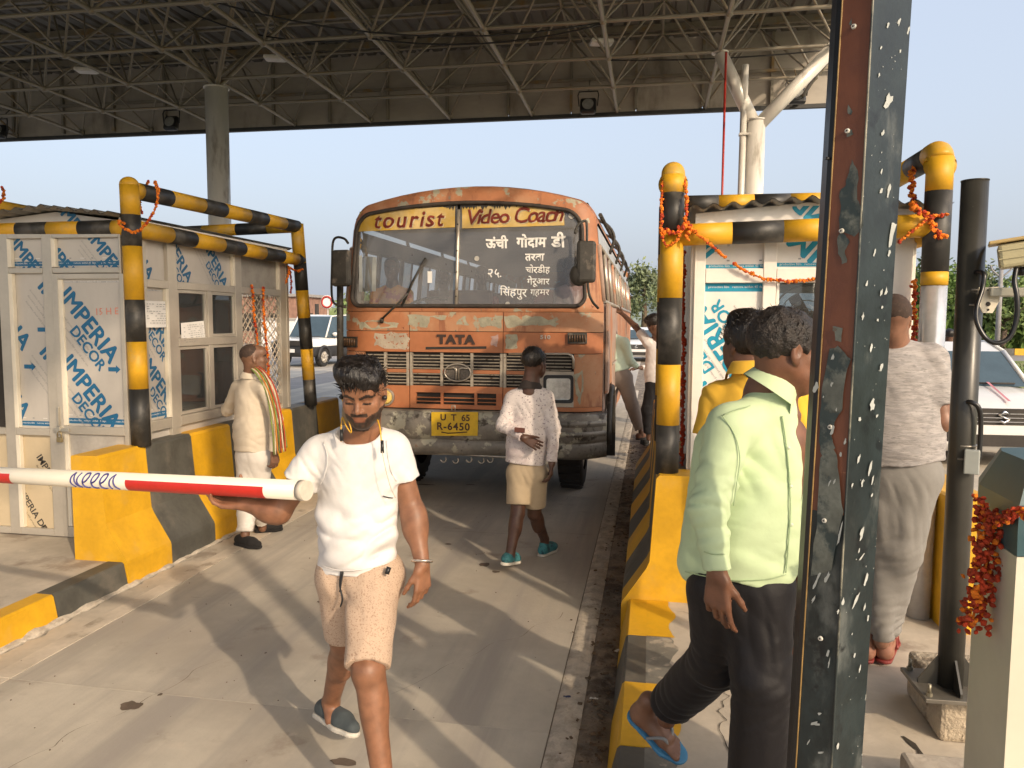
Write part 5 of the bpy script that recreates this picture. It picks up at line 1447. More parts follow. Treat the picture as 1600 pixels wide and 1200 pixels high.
    for sgn in (-1, 1):
        c = Mw@Vector((sgn*(w2+.06), 1.35 if not suv else 1.6, 1.02 if not suv else 1.22)); g = MB(); g.ell(c, (.12, .07, .075)); mr = g.build('wing_mirror', paint, t)
        MB().path([c, Mw@Vector((sgn*w2*.93, 1.4 if not suv else 1.65, .98 if not suv else 1.15))], .02, 6).build('stalk', DARK, mr)
    g = MB(); g.path([Mw@Vector((x, 1.0 if not suv else 1.2, (.965 if not suv else 1.1)+.03)) for x in (-.5, .0)], .012, 5); g.path([Mw@Vector((x, 1.0 if not suv else 1.2, (.965 if not suv else 1.1)+.03)) for x in (.05, .6)], .012, 5); g.build('wiper', DARK, t, kind='stuff')
    return t, Mw
ct, cM = car('white car', 'white hatchback with a pink ribbon across its bonnet behind the pole', (4.22, 10.15, 0), R(3), (.72, .71, .68), 3.85, 1.73, 1.52)
g = MB(); g.grid(lambda u, v: cM@Vector((.20+.06*u+.035*(v-.5), .28+.72*u, .815+.185*u+.012)), 8, 1); g.build('pink_ribbon', mat('pink_ribbon', (.55, .22, .25), .6), ct)
car('white car', 'small distant white car waiting far behind the bus', (-.62, 34, 0), R(-4), (.72, .71, .68), 3.85, 1.7, 1.5)
car('off road vehicle', 'white off road vehicle with dark cladding left of the bus', (-13.2, 26.6, 0), R(-8), (.74, .73, .70), 4.5, 1.85, 1.95, suv=True)
# ================================================================== the bus
bus = thing('bus', 'weathered orange bus with peeling paint stopped in the toll lane', 'bus', (-1.71, 7.1, 0))
XC = -1.71; BF = 7.1; BL = 9.6
ORG = mat('peeling_orange_paint', (0.41, 0.165, 0.074), 0.55, 0.14, 3, 0.35, 30, layers=[
    ((0.46, 0.24, 0.13), 2.0, 0.56, 0.10), ((0.36, 0.33, 0.24), 4.6, 0.60, 0.010), ((0.30, 0.12, 0.06), 9, 0.60, 0.05, (1, 1, .22)), ((0.17, 0.145, 0.11), 13, 0.67, 0.02), ((0.20, 0.06, 0.03), 22, 0.70, 0.03)], bdist=0.004)
ORG2 = mat('cleaner_orange_paint', (0.43, 0.165, 0.070), 0.5, 0.10, 3, 0.3, 30, layers=[
    ((0.38, 0.12, 0.045), 2.5, 0.58, 0.10), ((0.33, 0.28, 0.2), 9, 0.70, 0.012), ((0.16, 0.07, 0.04), 30, 0.72, 0.03)])
PRIM = mat('bare_primer_patch', (0.36, 0.34, 0.25), 0.65, 0.2, 8, 0.3, 30, layers=[((0.44, 0.20, 0.10), 16, 0.64, 0.03), ((0.15, 0.12, 0.09), 26, 0.66, 0.03)])
BUMP = mat('battered_bumper_steel', (0.235, 0.215, 0.185), 0.5, 0.2, 4, 0.4, 20, metal=0.25, layers=[((0.40, 0.38, 0.30), 5, 0.56, 0.02), ((0.06, 0.05, 0.04), 7, 0.60, 0.05), ((.22, .10, .05), 14, .70, .03)], bdist=.01)
GREYB = mat('dirty_black_trim', (0.04, 0.036, 0.03), 0.6, 0.3, 10, 0.3, layers=[((.12, .10, .08), 9, .62, .06)])
SLV = mat('worn_silver', (0.50, 0.45, 0.38), 0.35, 0.12, 9, 0.15, 40, metal=0.6, layers=[((.22, .13, .07), 20, .66, .04)])
SLAT = mat('grille_slat_paint', (0.40, 0.35, 0.28), 0.5, 0.15, 20, 0.2, 40, metal=.2, layers=[((.12, .08, .05), 22, .62, .04)])
BG = glassmat('windscreen_glass', rough=0.03, transp=.6, veil=0.27, veilcol=(.42, .41, .40))  # grey veil is dust plus the sky's reflection, put in as diffuse colour
SIDEG = glassmat('side_window_glass', rough=0.05, transp=.8, veil=0.2, veilcol=(.5, .52, .52))
PINKW = mat('faded_pink_grey_paint', (0.40, 0.28, 0.22), 0.6, 0.15, 4, 0.3, 30, layers=[((.45, .17, .07), 5, .60, .04), ((.2, .16, .13), 12, .68, .03)])
def yb(x, z):
    d = max(0, (abs(x-XC)-.95)/.34)
    return BF+.17*d*d+.10*max(0, z-1.85)
def bp(px, py, off=0.0):
    p = PY(px, py, BF)
    for _ in range(4): p = PY(px, py, yb(p.x, p.z)+off)
    return p
def on(x, z, off=0.0): return Vector((x, yb(x, z)+off, z))
def bent(g, x0, x1, z0, z1, off=0.0, nx=None, nz=None, mi=None, th=0.0):
    nx = nx or max(1, int(abs(x1-x0)/.06)); nz = nz or max(1, int(abs(z1-z0)/.12))
    g.grid(lambda u, v: on(x0+(x1-x0)*u, z0+(z1-z0)*v, off), nx, nz, mi)
    if th:   # edge returns into the body
        for (a, b, c, d) in ((x0, z0, x1, z0), (x1, z0, x1, z1), (x1, z1, x0, z1), (x0, z1, x0, z0)):
            g.grid(lambda u, v: on(a+(c-a)*u, b+(d-b)*u, off+th*v), nx if b == d else nz, 1, mi)
    return g
# ---- outline of the body, front elevation, clockwise from bottom left
def rr_loop(x0, x1, z0, z1, rad_top, rad_bot, bulge=0.0, n=7, tumble=0.0):
    P = []
    def cx(z): return 0
    def arc(cx_, cz_, r_, a0, a1):
        for k in range(n+1):
            a = a0+(a1-a0)*k/n; P.append([cx_+r_*math.cos(a), cz_+r_*math.sin(a)])
    arc(x0+rad_bot, z0+rad_bot, rad_bot, 1.5*PI, PI)
    for k in range(1, 6): P.append([x0, z0+rad_bot+(z1-rad_top-z0-rad_bot)*k/6])
    arc(x0+rad_top, z1-rad_top, rad_top, PI, PI/2)
    for k in range(1, 12):
        t = k/12; P.append([x0+rad_top+(x1-x0-2*rad_top)*t, z1])
    arc(x1-rad_top, z1-rad_top, rad_top, PI/2, 0)
    for k in range(1, 6): P.append([x1, z1-rad_top-(z1-rad_top-z0-rad_bot)*k/6])
    arc(x1-rad_bot, z0+rad_bot, rad_bot, 0, -PI/2)
    for k in range(1, 12):
        t = k/12; P.append([x1-rad_bot-(x1-x0-2*rad_bot)*t, z0])
    for p in P:
        t = max(0, (p[1]-z0)/(z1-z0)); c = (x0+x1)/2
        q = (p[0]-c)/((x1-x0)/2)
        if bulge: p[1] += bulge*(1-q*q)*max(0, (t-.5)*2)
        if tumble: p[0] = c+(p[0]-c)*(1-tumble*t)
    return P
# body outline from z=1.86 up to the roof; tumblehome
outer = rr_loop(-2.985, -.435, 1.875, 2.86, .17, .002, .20, 7, .075)
glassL = rr_loop(-2.895, -.60, 1.93, 2.79, .15, .10, .115, 7, .045)
inner = [tuple(p) for p in glassL]
g = MB()
oV = [g.bm.verts.new(on(x, z, .02 if z > 1.9 else 0)) for x, z in outer]; iV = [g.bm.verts.new(on(x, z, -.004)) for x, z in inner]
mV = [g.bm.verts.new(on((x+a)/2, (z+b)/2, -.012)) for (x, z), (a, b) in zip(outer, inner)]
n = len(outer)
for A_, B_ in ((oV, mV), (mV, iV)):
    for i in range(n):
        f = g.bm.faces.new((A_[i], A_[(i+1) % n], B_[(i+1) % n], B_[i])); f.smooth = True
ws = g.build('windscreen_surround', ORG, bus)
g = MB(); g.path([on(x, z, -.016) for x, z in inner], .019, 8, closed=True); g.build('rubber_gasket', mat('gasket_rubber', (.045, .035, .028), .7, .3, 12, .2), ws)
# panes
xm = bp(715, 400).x
def pane(xa, xb):
    g = MB()
    def zlim(x):
        # top and bottom of the glazed loop at x
        zs = []
        for i in range(n):
            (x1, z1_), (x2, z2_) = inner[i], inner[(i+1) % n]
            if (x1-x)*(x2-x) <= 0 and abs(x1-x2) > 1e-6: zs.append(z1_+(z2_-z1_)*(x-x1)/(x2-x1))
        return (min(zs), max(zs)) if zs else (2.3, 2.3)
    N_ = 26
    def f(u, v):
        x = xa+(xb-xa)*u; a, b = zlim(x); return on(x, a+(b-a)*v, .006)
    g.grid(f, N_, 8); return g
pane(-2.885, xm-.012).build('windscreen_pane', BG, bus); pane(xm+.012, -.612).build('windscreen_pane', BG, bus)
g = MB(); g.path([on(xm, z, -.012) for z in (1.93, 2.2, 2.5, 2.84)], .016, 8); g.build('divider', SLV, bus)
for z in (2.02, 2.25, 2.45, 2.7): MB().path([on(xm, z, -.03), on(xm, z, -.022)], .008, 8).build('divider_bolt', GREYB, bus)
# ---- roof and side shell
def shell_ring(Y, x0=-2.985, x1=-.435):
    return [(x, Y, z) for x, z in outer if z > 2.55]
g = MB()
top = [(x, z) for x, z in outer if z > 2.56]
top.sort(key=lambda p: p[0])
ycount = [0, .25, 1.5, 3, 4.5, 6, 7.5, 9, BL]
def f(u, v):
    i = min(len(top)-1, int(round(v*(len(top)-1)))); x, z = top[i]
    k = int(round(u*(len(ycount)-1))); Y = ycount[k]
    y0_ = yb(x, z)+.02
    fall = -.10*max(0, (Y-8.6))
    return (x, y0_+(BF+Y-y0_)*(Y/BL) if Y > 0 else y0_, z+(.04 if 1 < Y < 9 else 0)+fall)
g.grid(f, len(ycount)-1, len(top)-1); g.build('roof_panel', ORG, bus)
def sidex(z, s):      # body half width with tumblehome
    hw = 1.275-(.075*1.275)*max(0, (z-1.875)/.99)
    return XC+s*hw
WIN0, WIN1 = 1.98, 2.50
for s in (-1, 1):
    y0_ = BF+.19
    # lower wall in sheets
    yy = y0_; k = 0
    cuts = [y0_, BF+.52, BF+1.75, BF+3.2, BF+4.6, BF+6.0, BF+7.0, BF+8.3, BF+BL]
    for a, b in zip(cuts[:-1], cuts[1:]):
        arch = (k == 1) or (k == 6)
        z0_ = 1.10 if arch else .66
        g = MB()
        X = sidex(1.2, s)
        g.grid(lambda u, v: (sidex(z0_+(WIN0-z0_)*v, s)+s*.004*math.sin(u*7+k), a+.004+(b-a-.008)*u, z0_+(WIN0-z0_)*v), 4, 4)
        g.build('side_panel', PINKW if k in (0, 2) else ORG, bus)
        k += 1
    # cant rail and upper lights
    g = MB(); g.grid(lambda u, v: (sidex(WIN1+.18*v, s)+s*.003, y0_+(BL-.2)*u, WIN1+.18*v), 20, 2); g.build('upper_panel', mat('pale_upper_panel', (.50, .50, .48), .35, .1, 3, .1, metal=.2), bus)
    # window pillars, rails and panes
    ny = 12
    for i in range(ny+1):
        y = y0_+(BL-.25)*i/ny
        g = MB(); g.path([(sidex(WIN0, s), y, WIN0), (sidex(WIN1, s), y, WIN1)], .028, 6); g.build('window_pillar', PINKW if i % 3 == 0 else SLV, bus)
        if i < ny and (s < 0 or i not in (0, 2)):
            y2 = y0_+(BL-.25)*(i+.5)/ny
            g = MB(); g.path([(sidex(WIN0, s), y2, WIN0), (sidex(WIN1, s), y2, WIN1)], .012, 6); g.build('sash_bar', mat('red_brown_bar', (.20, .06, .04), .6), bus)
            g = MB(); g.face([(sidex(WIN0, s), y+.03, WIN0), (sidex(WIN0, s), y+.36, WIN0), (sidex(WIN1, s), y+.36, WIN1), (sidex(WIN1, s), y+.03, WIN1)]); g.build('side_window', SIDEG, bus, normals=False)
    for z in (WIN0, WIN1): MB().path([(sidex(z, s)+s*.008, y0_, z), (sidex(z, s)+s*.008, BF+BL, z)], .018, 6).build('window_rail', SLV, bus)
    for z in (1.30, .95): MB().path([(sidex(z, s)+s*.012, BF+1.8, z), (sidex(z, s)+s*.012, BF+BL-.1, z)], .012, 6).build('rub_rail', SLV, bus)
    # roof guard rails and rack brackets
    for dz, dx in ((2.80, .03), (2.90, -.10)):
        MB().path([(sidex(2.8, s)+s*dx, BF+.35, dz), (sidex(2.8, s)+s*dx, BF+4, dz+.04), (sidex(2.8, s)+s*dx, BF+BL-.6, dz+.02)], .022, 6).build('roof_rail', GREYB, bus)
    for i in range(1, 6):
        y = BF+.5+1.6*i; q = sidex(2.7, s)
        MB().path(bez([(q+s*.02, y, 2.58), (q+s*.07, y, 2.78), (q-s*.03, y, 2.93), (q-s*.25, y, 3.02)], 4), .02, 6).build('rack_hoop', GREYB, bus)
# rear ladder hoops seen along the right roof edge
g = MB(); g.bb(XC-1.27, XC+1.27, BF+BL-.02, BF+BL, .66, 1.9); g.build('rear_panel', ORG, bus)
g = MB(); g.bb(XC-1.2, XC-.62, BF+BL-.03, BF+BL-.01, 1.902, 2.85); g.bb(XC+.62, XC+1.2, BF+BL-.03, BF+BL-.01, 1.902, 2.85); g.bb(XC-.618, XC+.618, BF+BL-.03, BF+BL-.01, 2.5, 2.9); g.build('rear_surround', ORG, bus)
MB().bb(XC-.618, XC+.618, BF+BL-.025, BF+BL-.02, 1.902, 2.498).build('rear_window', BG, bus)
g = MB(); g.bb(XC-1.25, XC+1.25, BF+.25, BF+BL-.05, 1.0, 1.04); g.build('bus_floor', DARK, bus)
g = MB(); g.grid(lambda u, v: (XC-1.16+2.32*v, BF+.3+(BL-.5)*u, 2.72+.12*math.sin(PI*v)), 4, 10); g.build('ceiling', mat('bus_ceiling', (.22, .2, .18), .7), bus)
g = MB(); g.grid(lambda u, v: (XC-1.1+2.2*v, BF+.22+.28*u, 1.90-.25*u), 2, 4); g.build('dashboard', mat('dash_brown', (.10, .075, .055), .7, .2, 4, .1), bus)
# seats rows
for i in range(6):
    for sx in (-1, 1):
        y = BF+2.2+1.1*i; x = XC+sx*.68
        se = MB(); se.box((x, y, 1.45), (.85, .42, .12), None, .03); se.box((x, y+.22, 1.80), (.85, .12, .75), Matrix.Rotation(R(-8), 3, 'X'), .04)
        se.build('seat', mat('seat_maroon', (.16, .035, .035), .7, .2, 5, .1), bus)
st = MB(); cst = Vector((bp(640, 460).x+.05, BF+.55, 1.93)); Mst = rot_from(Vector((0, -.45, 1)))
st.path([cst+Mst@Vector((.24*math.cos(k*PI/14), .24*math.sin(k*PI/14), 0)) for k in range(28)], .014, 6, closed=True); st.path([cst, cst+Mst@Vector((0, 0, -.4))], .025, 8)
for k in range(3): st.path([cst, cst+Mst@Vector((.24*math.cos(k*2.1), .24*math.sin(k*2.1), 0))], .012, 6)
st.build('steering_wheel', BLKPL, bus)
# ---- sign boards behind the glass
BRD = mat('cream_yellow_board', (.60, .44, .19), .6, .12, 6, .1, layers=[((.55, .33, .03), 2.6, .52, .14), ((.35, .2, .1), 12, .68, .05)])
LRED = mat('faded_red_lettering', (.30, .05, .03), .6, .15, 20, .1); LCR = mat('pale_letter_shadow', (.72, .62, .42), .6, .1, 9, 0)
def board(corners, txt, size, sp_, px, py):
    """corners bl, br, tr, tl in picture"""
    q = [bp(x, y, -.004) for x, y in corners]
    def bl(u, v, o_=-.002):
        (ax, ay), (bx, by), (cx, cy), (dx, dy) = corners
        return bp((ax*(1-u)+bx*u)*(1-v)+(dx*(1-u)+cx*u)*v, (ay*(1-u)+by*u)*(1-v)+(dy*(1-u)+cy*u)*v, o_)
    g = MB(); g.grid(bl, 16, 4); g.grid(lambda u, v: bl(u, v, .003), 16, 4); b = g.build('sign_board', BRD, bus, normals=False)
    c = bp(px, py, -.008); xd = (q[1]-q[0]).normalized(); yd = Vector((0, -.1, 1)).normalized()
    n_ = xd.cross(yd)
    tm = text_mesh(txt, size, .0035, .001, 'CENTER', .25, sp_)
    for dz, m, nm, dy in ((-.008, LCR, 'lettering_shadow', 0), (0, LRED, 'lettering', -.004)):
        g = MB(); Mt = Matrix.Translation((0, dy, 0)) @ frame_mat(c+Vector((.01 if dz else 0, 0, dz)), xd, yd-xd*yd.dot(xd)); g.addmesh(tm, Mt)
        for v in g.bm.verts:
            q_ = Vector((v.co.x*11, 0, v.co.z*11)); v.co.x += .012*noise.noise(q_); v.co.z += .012*noise.noise(q_+Vector((5, 5, 5))); v.co.y = yb(v.co.x, v.co.z)-.003+dy*.4
        g.build(nm, m, b, normals=False, kind='stuff')
    # soot smear along the top edge of the board
    g = MB(); rg = random.Random(len(txt))
    x = 0; L_ = (q[1]-q[0]).length
    while x < L_-.03:
        w_ = rg.uniform(.01, .05); h_ = rg.uniform(.01, .05); base_ = q[3]+(q[2]-q[3])*(x/L_)+Vector((0, -.003, 0))
        d_ = (q[2]-q[3]).normalized()
        g.face([base_, base_+d_*w_, base_+d_*w_*.5+Vector((0, 0, -h_))]); x += w_*.8
    g.build('torn_edge', GREYB, b, normals=False, kind='stuff')
board([(556, 362), (711, 355), (711, 322), (562, 331)], 'tourist', .215, 1.18, 636, 344)
board([(722, 357), (882, 352), (880, 317), (722, 322)], 'Video Coach', .20, .88, 802, 338)
# chalk lettering painted on the right pane
CHK = mat('white_chalk_lettering', (.80, .78, .74), .8, .08, 30, .1)
def chalk(txt, px, py, size, off=.002, ang=0, shear=0.0):
    c = bp(px, py, -.001); tm = text_mesh(txt, size, off, .0, 'CENTER', shear)
    xd = Vector((math.cos(R(ang)), 0, math.sin(R(ang)))); g = MB(); g.addmesh(tm, frame_mat(c, xd, Vector((0, 0, 1))-xd*xd.z))
    for v in g.bm.verts:
        q_ = v.co*14; v.co.x += .006*noise.noise(q_); v.co.z += .006*noise.noise(q_+Vector((5, 5, 5)))
        v.co.y = yb(v.co.x, v.co.z)+.001
    g.build('chalk_lettering', CHK, bus, normals=False, kind='stuff')
chalk('ऊंची', 776, 381, .125, .0045); chalk('गोदाम', 830, 379, .125, .0045); chalk('डी', 872, 378, .15, .005)
chalk('तरवा', 835, 402, .10, .003); chalk('२५.', 772, 427, .115, .001, 0, .2); chalk('चोरडीह', 840, 422, .085, .001); chalk('गेरूआर', 841, 440, .085, .001)
chalk('िसंहपुर', 802, 457, .105, .001, -3); chalk('गहमर', 843, 457, .085, 0)
g = MB()
for (px, py, r_) in ((745, 404, .024), (893, 337, .03), (793, 475, .022)):
    c = bp(px, py, -.0015); g.face([c+Vector((r_*math.cos(a*PI/8), .1*r_*math.sin(a*PI/8), r_*math.sin(a*PI/8))) for a in range(16)])
g.build('round_sticker', mat('sticker_grey', (.42, .40, .36), .6), bus, normals=False, kind='stuff')
q = [bp(x, y, -.001) for x, y in ((561, 399), (588, 402), (587, 455), (561, 456))]
g = MB(); g.prism(q, (0, .004, 0)); g.build('corner_mirror_sticker', mat('pale_sticker', (.42, .44, .43), .3), bus)
g = MB(); g.prism([bp(x, y, -.001) for x, y in ((668, 424), (675, 424), (675, 442), (668, 442))], (0, .002, 0)); g.build('permit_sticker', WHT, bus)
# ---- wipers
g = MB(); g.path([bp(597, 498, -.03), bp(620, 476, -.045), bp(638, 458, -.05)], .010, 6); g.path([bp(628, 478, -.03), bp(645, 440, -.03), bp(665, 403, -.03)], .012, 6); g.path([bp(632, 470, -.045), bp(648, 435, -.05), bp(655, 420, -.04)], .009, 6); g.build('wiper', GREYB, bus, kind='stuff')
g = MB(); g.path([bp(596, 503, -.01), bp(597, 498, -.035)], .02, 10); g.build('wiper_pivot', GREYB, bus)
# ---- front panels below the windscreen
def pz(py, px=715): return bp(px, py).z
def pxx(px, py=560): return bp(px, py).x
xL, xR = -2.985, -.435
zA, zB_, zC, zD, zE = 1.872, pz(518), pz(551), pz(608), pz(640)
xs = [xL, pxx(640), pxx(786), xR]
for i in range(3):
    g = MB(); bent(g, xs[i]+.003, xs[i+1]-.003, zB_+.003, zA, 0, th=.03); g.build('upper_front_panel', ORG, bus)
    g = MB(); bent(g, xs[i]+.003, xs[i+1]-.003, zC+.003, zB_-.003, 0, th=.03); g.build('front_panel', ORG2, bus)
g = MB(); bent(g, xL+.01, xR-.01, .70, 1.9, .035); g.build('front_backing', DARK, bus)
# traced bare patches on the panels
def fpatch(pts, m, off=-.0012, jag=4, name='bare_patch'):
    g = MB(); P = []
    for k in range(len(pts)):
        a = pts[k]; b = pts[(k+1) % len(pts)]
        for q in range(6):
            x = a[0]+(b[0]-a[0])*q/6; y = a[1]+(b[1]-a[1])*q/6
            x += jag*noise.noise(Vector((x*.15, y*.15, 3))); y += jag*noise.noise(Vector((x*.15, y*.15, 9)))
            P.append(bp(x, y, off))
    g.face(P); g.build(name, m, bus, normals=False)
fpatch([(563, 503), (590, 500), (622, 505), (620, 512), (585, 514), (562, 512)], PRIM)
fpatch([(637, 492), (700, 493), (696, 500), (672, 497), (668, 512), (655, 511), (650, 500), (638, 510)], PRIM, -.0015)
fpatch([(586, 521), (638, 520), (639, 546), (600, 545), (584, 538)], mat('scraped_pale_patch', (.42, .36, .28), .6, .15, 6, .2, layers=[((.35, .10, .04), 26, .58, .03), ((.15, .08, .05), 30, .66, .03)]), -.0011, 5)
fpatch([(715, 497), (728, 496), (731, 508), (713, 507)], PRIM, -.0014)
fpatch([(748, 498), (784, 493), (784, 512), (752, 509)], PRIM, -.0015)
fpatch([(790, 523), (808, 523), (808, 545), (789, 546)], PRIM, -.0011, 3)
fpatch([(788, 494), (830, 494), (870, 500), (868, 510), (812, 508), (790, 513)], PRIM, -.0014)
fpatch([(766, 526), (778, 524), (777, 541), (768, 540)], mat('pinkish_patch', (.40, .27, .24), .6, .2, 20, .2), -.0012, 3)
fpatch([(896, 584), (911, 580), (912, 606), (906, 632), (899, 612)], PRIM, -.0014, 3)
# slot and lettering
q = [bp(x, y, -.003) for x, y in ((665, 542), (760, 541), (760, 545), (665, 546))]; MB().prism(q, (0, .002, 0)).build('vent_slot', DARK, bus)
tm = text_mesh('TATA', .115, .0062, .006, 'CENTER', 0, 1.12); c = bp(712, 531, -.006)
q = c; g = MB(); g.addmesh(tm, frame_mat(q, (1, 0, 0), (0, 0, 1)) @ Matrix.Diagonal((1.15, 1, 1, 1))); g.build('maker_lettering', mat('black_brown_letter', (.05, .03, .022), .5), bus, normals=False, kind='stuff')
tm = text_mesh('510', .05, .0015, .003, 'CENTER', 0, 1.1); g = MB(); g.addmesh(tm, frame_mat(bp(852, 527, -.005), (1, 0, 0), (0, 0, 1)) @ Matrix.Diagonal((1.2, 1, 1, 1))); g.build('model_badge', SLV, bus, normals=False, kind='stuff')
# grille: three bays of horizontal slats in orange frames
def slats(x0, x1, ys_, th=.010, m=SLAT):
    for py in ys_:
        z = pz(py); g = MB(); nseg = max(2, int((x1-x0)/.1))
        g.path([on(x0+(x1-x0)*k/nseg, z, .004) for k in range(nseg+1)], th*.55, 6, smooth=False); g.build('grille_slat', m, bus)
def frame_rect(x0, x1, z0, z1, w_, m, name):
    g = MB()
    bent(g, x0, x1, z1-w_, z1, -.004, th=.03); bent(g, x0, x1, z0, z0+w_, -.004, th=.03)
    bent(g, x0, x0+w_, z0+w_, z1-w_, -.004, th=.03); bent(g, x1-w_, x1, z0+w_, z1-w_, -.004, th=.03)
    return g.build(name, m, bus)
bays = [(xs[0]+.004, xs[1]-.004), (xs[1]+.004, xs[2]-.004), (xs[2]+.004, xs[3]-.004)]
# orange bands between the grille rows
def band(x0, x1, pya, pyb, m=ORG2):
    g = MB(); bent(g, x0, x1, pz(pyb), pz(pya), -.001, th=.03); g.build('grille_band', m, bus)
cA, cB = bays[1]
slats(cA+.03, cB-.03, (556, 561, 566, 571, 576)); slats(cA+.03, cB-.03, (585, 590, 595, 600))
band(cA, cB, 578, 583.5); band(cA, cB, 603.5, 614); band(cA, cB, 632.5, 639)
slats(cA+.06, cB-.06, (622, 628), .010, ORG2)
for x in (cA, pxx(690)-.012, pxx(737)-.012, cB-.025): 
    g = MB(); bent(g, x, x+.026, pz(603.5), pz(551)-.004, -.003, th=.03); g.build('grille_post', SLAT, bus)
for x in (cA, pxx(690)-.01, pxx(743)-.01, cB-.06):
    g = MB(); bent(g, x, x+(.024 if x not in (cA, cB-.06) else .06), pz(632.5), pz(614), -.0025, th=.03); g.build('grille_post', ORG2, bus)
# left bay
lA, lB = bays[0]
slats(pxx(575), lB-.03, (556, 561, 566, 571, 576)); slats(pxx(592), lB-.03, (585, 590, 595, 600))
band(pxx(570), lB, 578, 583.5); band(lA, lB, 604, 639); 
g = MB(); bent(g, lA, pxx(570), pz(604), pz(551)-.003, -.001, th=.03); g.build('corner_panel', ORG, bus)
for x in (pxx(600), lB-.028): g = MB(); bent(g, x, x+.026, pz(604), pz(551)-.004, -.003, th=.03); g.build('grille_post', SLAT, bus)
# left headlight (behind the man) and round amber lamp
def headlight(pa, pb):
    (x0, y0_), (x1, y1_) = pa, pb
    P = []
    for (cx_, cy_, sx, sy) in ((x0+5, y0_+5, -1, -1), (x1-5, y0_+5, 1, -1), (x1-5, y1_-5, 1, 1), (x0+5, y1_-5, -1, 1)):
        for k in range(4):
            t = k/3*PI/2
            if sx*sy > 0: t = PI/2-t
            # order around the corner
            P.append((cx_+sx*5*math.sin(t) if (sx*sy < 0) else cx_+sx*5*math.cos(PI/2-t), cy_+sy*5*math.cos(t) if (sx*sy < 0) else cy_+sy*5*math.sin(PI/2-t)))
    cx_ = (x0+x1)/2; cy_ = (y0_+y1_)/2
    P.sort(key=lambda p: math.atan2(p[1]-cy_, p[0]-cx_))
    h = MB(); h.prism([bp(x, y, -.012) for x, y in P], (0, .03, 0)); ho = h.build('headlight_surround', BLKPL, bus)
    P2 = [(cx_+(x-cx_)*.80, cy_+(y-cy_)*.76) for x, y in P]
    h = MB(); h.prism([bp(x, y, -.022) for x, y in P2], (0, .012, 0)); h.build('lens', mat('ribbed_lens', (.72, .72, .68), .16, .15, 24, .5, 60, metal=.5), ho)
band(pxx(838), pxx(897), 578, 632, mat('pale_headlight_panel', (.48, .42, .34), .5, .12, 8, .2, 30, layers=[((.42, .14, .05), 10, .66, .03)]))
headlight((849, 586), (896, 630))
headlight((545, 586), (585, 628))
rA, rB = bays[2]
slats(rA+.03, pxx(893), (556, 561, 566, 571, 576)); slats(rA+.03, pxx(836), (585, 590, 595, 600))
band(rA, pxx(838), 578, 583.5); band(rA, pxx(838), 604, 639); band(pxx(838), rB, 632.5, 639)
g = MB(); bent(g, pxx(897), rB, pz(632), pz(551)-.003, -.001, th=.03); g.build('corner_panel', ORG, bus)
for x in (rA, pxx(834)): g = MB(); bent(g, x, x+.026, pz(604), pz(551)-.004, -.003, th=.03); g.build('grille_post', SLAT, bus)
g = MB(); loopq = [bp(x, y, -.008) for x, y in ((795, 553), (888, 553), (894, 556), (896, 562), (896, 576))]; g.path(loopq, .012, 6); g.build('grille_trim', SLV, bus)
def roundlamp(px, py, r_, label, m2, rim=BLKPL):
    c = bp(px, py, -.0); g = MB(); g.path([c, c+Vector((0, -.035, 0))], [r_*1.22, r_*1.18], 24); o = g.build(label, rim, bus)
    g = MB(); g.path([c+Vector((0, -.036, 0)), c+Vector((0, -.046, 0)), c+Vector((0, -.052, 0))], [r_, r_*.8, r_*.3], 24); g.build('lens', m2, o)
roundlamp(626, 660, .058, 'fog_lamp', MATS['ribbed_lens'])
roundlamp(838, 660, .058, 'fog_lamp', MATS['ribbed_lens'])
roundlamp(604, 620, .07, 'round_lamp', mat('cream_amber_lens', (.70, .50, .14), .3, .2, 20, .3), SLV)
# indicators
for (a, b, c_, d) in ((887, 520, 917, 537), (535, 526, 557, 543)):
    q = [bp(a, d, -.03), bp(c_, d, -.03), bp(c_, b, -.03), bp(a, b, -.03)]; g = MB(); g.prism(q, (0, .035, 0)); ii = g.build('indicator_housing', GREYB, bus)
    for k in range(7):
        x = a+3+(c_-a-6)*k/6; g = MB(); g.path([bp(x, d-3, -.033), bp(x, b+3, -.033)], .006, 5); g.build('lens_rib', mat('amber_brown_lens', (.13, .07, .035), .35), ii)
# oval emblem
ec = bp(715, 582, -.02)
em = MB(); em.path([ec+Vector((.128*math.cos(k*PI/20), 0, .082*math.sin(k*PI/20))) for k in range(40)], .0075, 8, closed=True); eo = em.build('oval_emblem', SLV, bus)
g = MB(); g.path([ec+Vector((-.105, .002, .035)), ec+Vector((-.04, .0, .045)), ec+Vector((-.012, 0, .03)), ec+Vector((-.014, .0, -.07))], .009, 6); g.path([ec+Vector((.105, .002, .035)), ec+Vector((.04, .0, .045)), ec+Vector((.012, 0, .03)), ec+Vector((.014, .0, -.07))], .009, 6); g.build('emblem_monogram', SLV, eo, kind='stuff')
g = MB(); g.prism([ec+Vector((.118*math.cos(k*PI/14), .012, .072*math.sin(k*PI/14))) for k in range(28)], (0, .004, 0)); g.build('emblem_field', mat('emblem_dark', (.13, .11, .09), .5, .3, 60, .5, 120), eo)
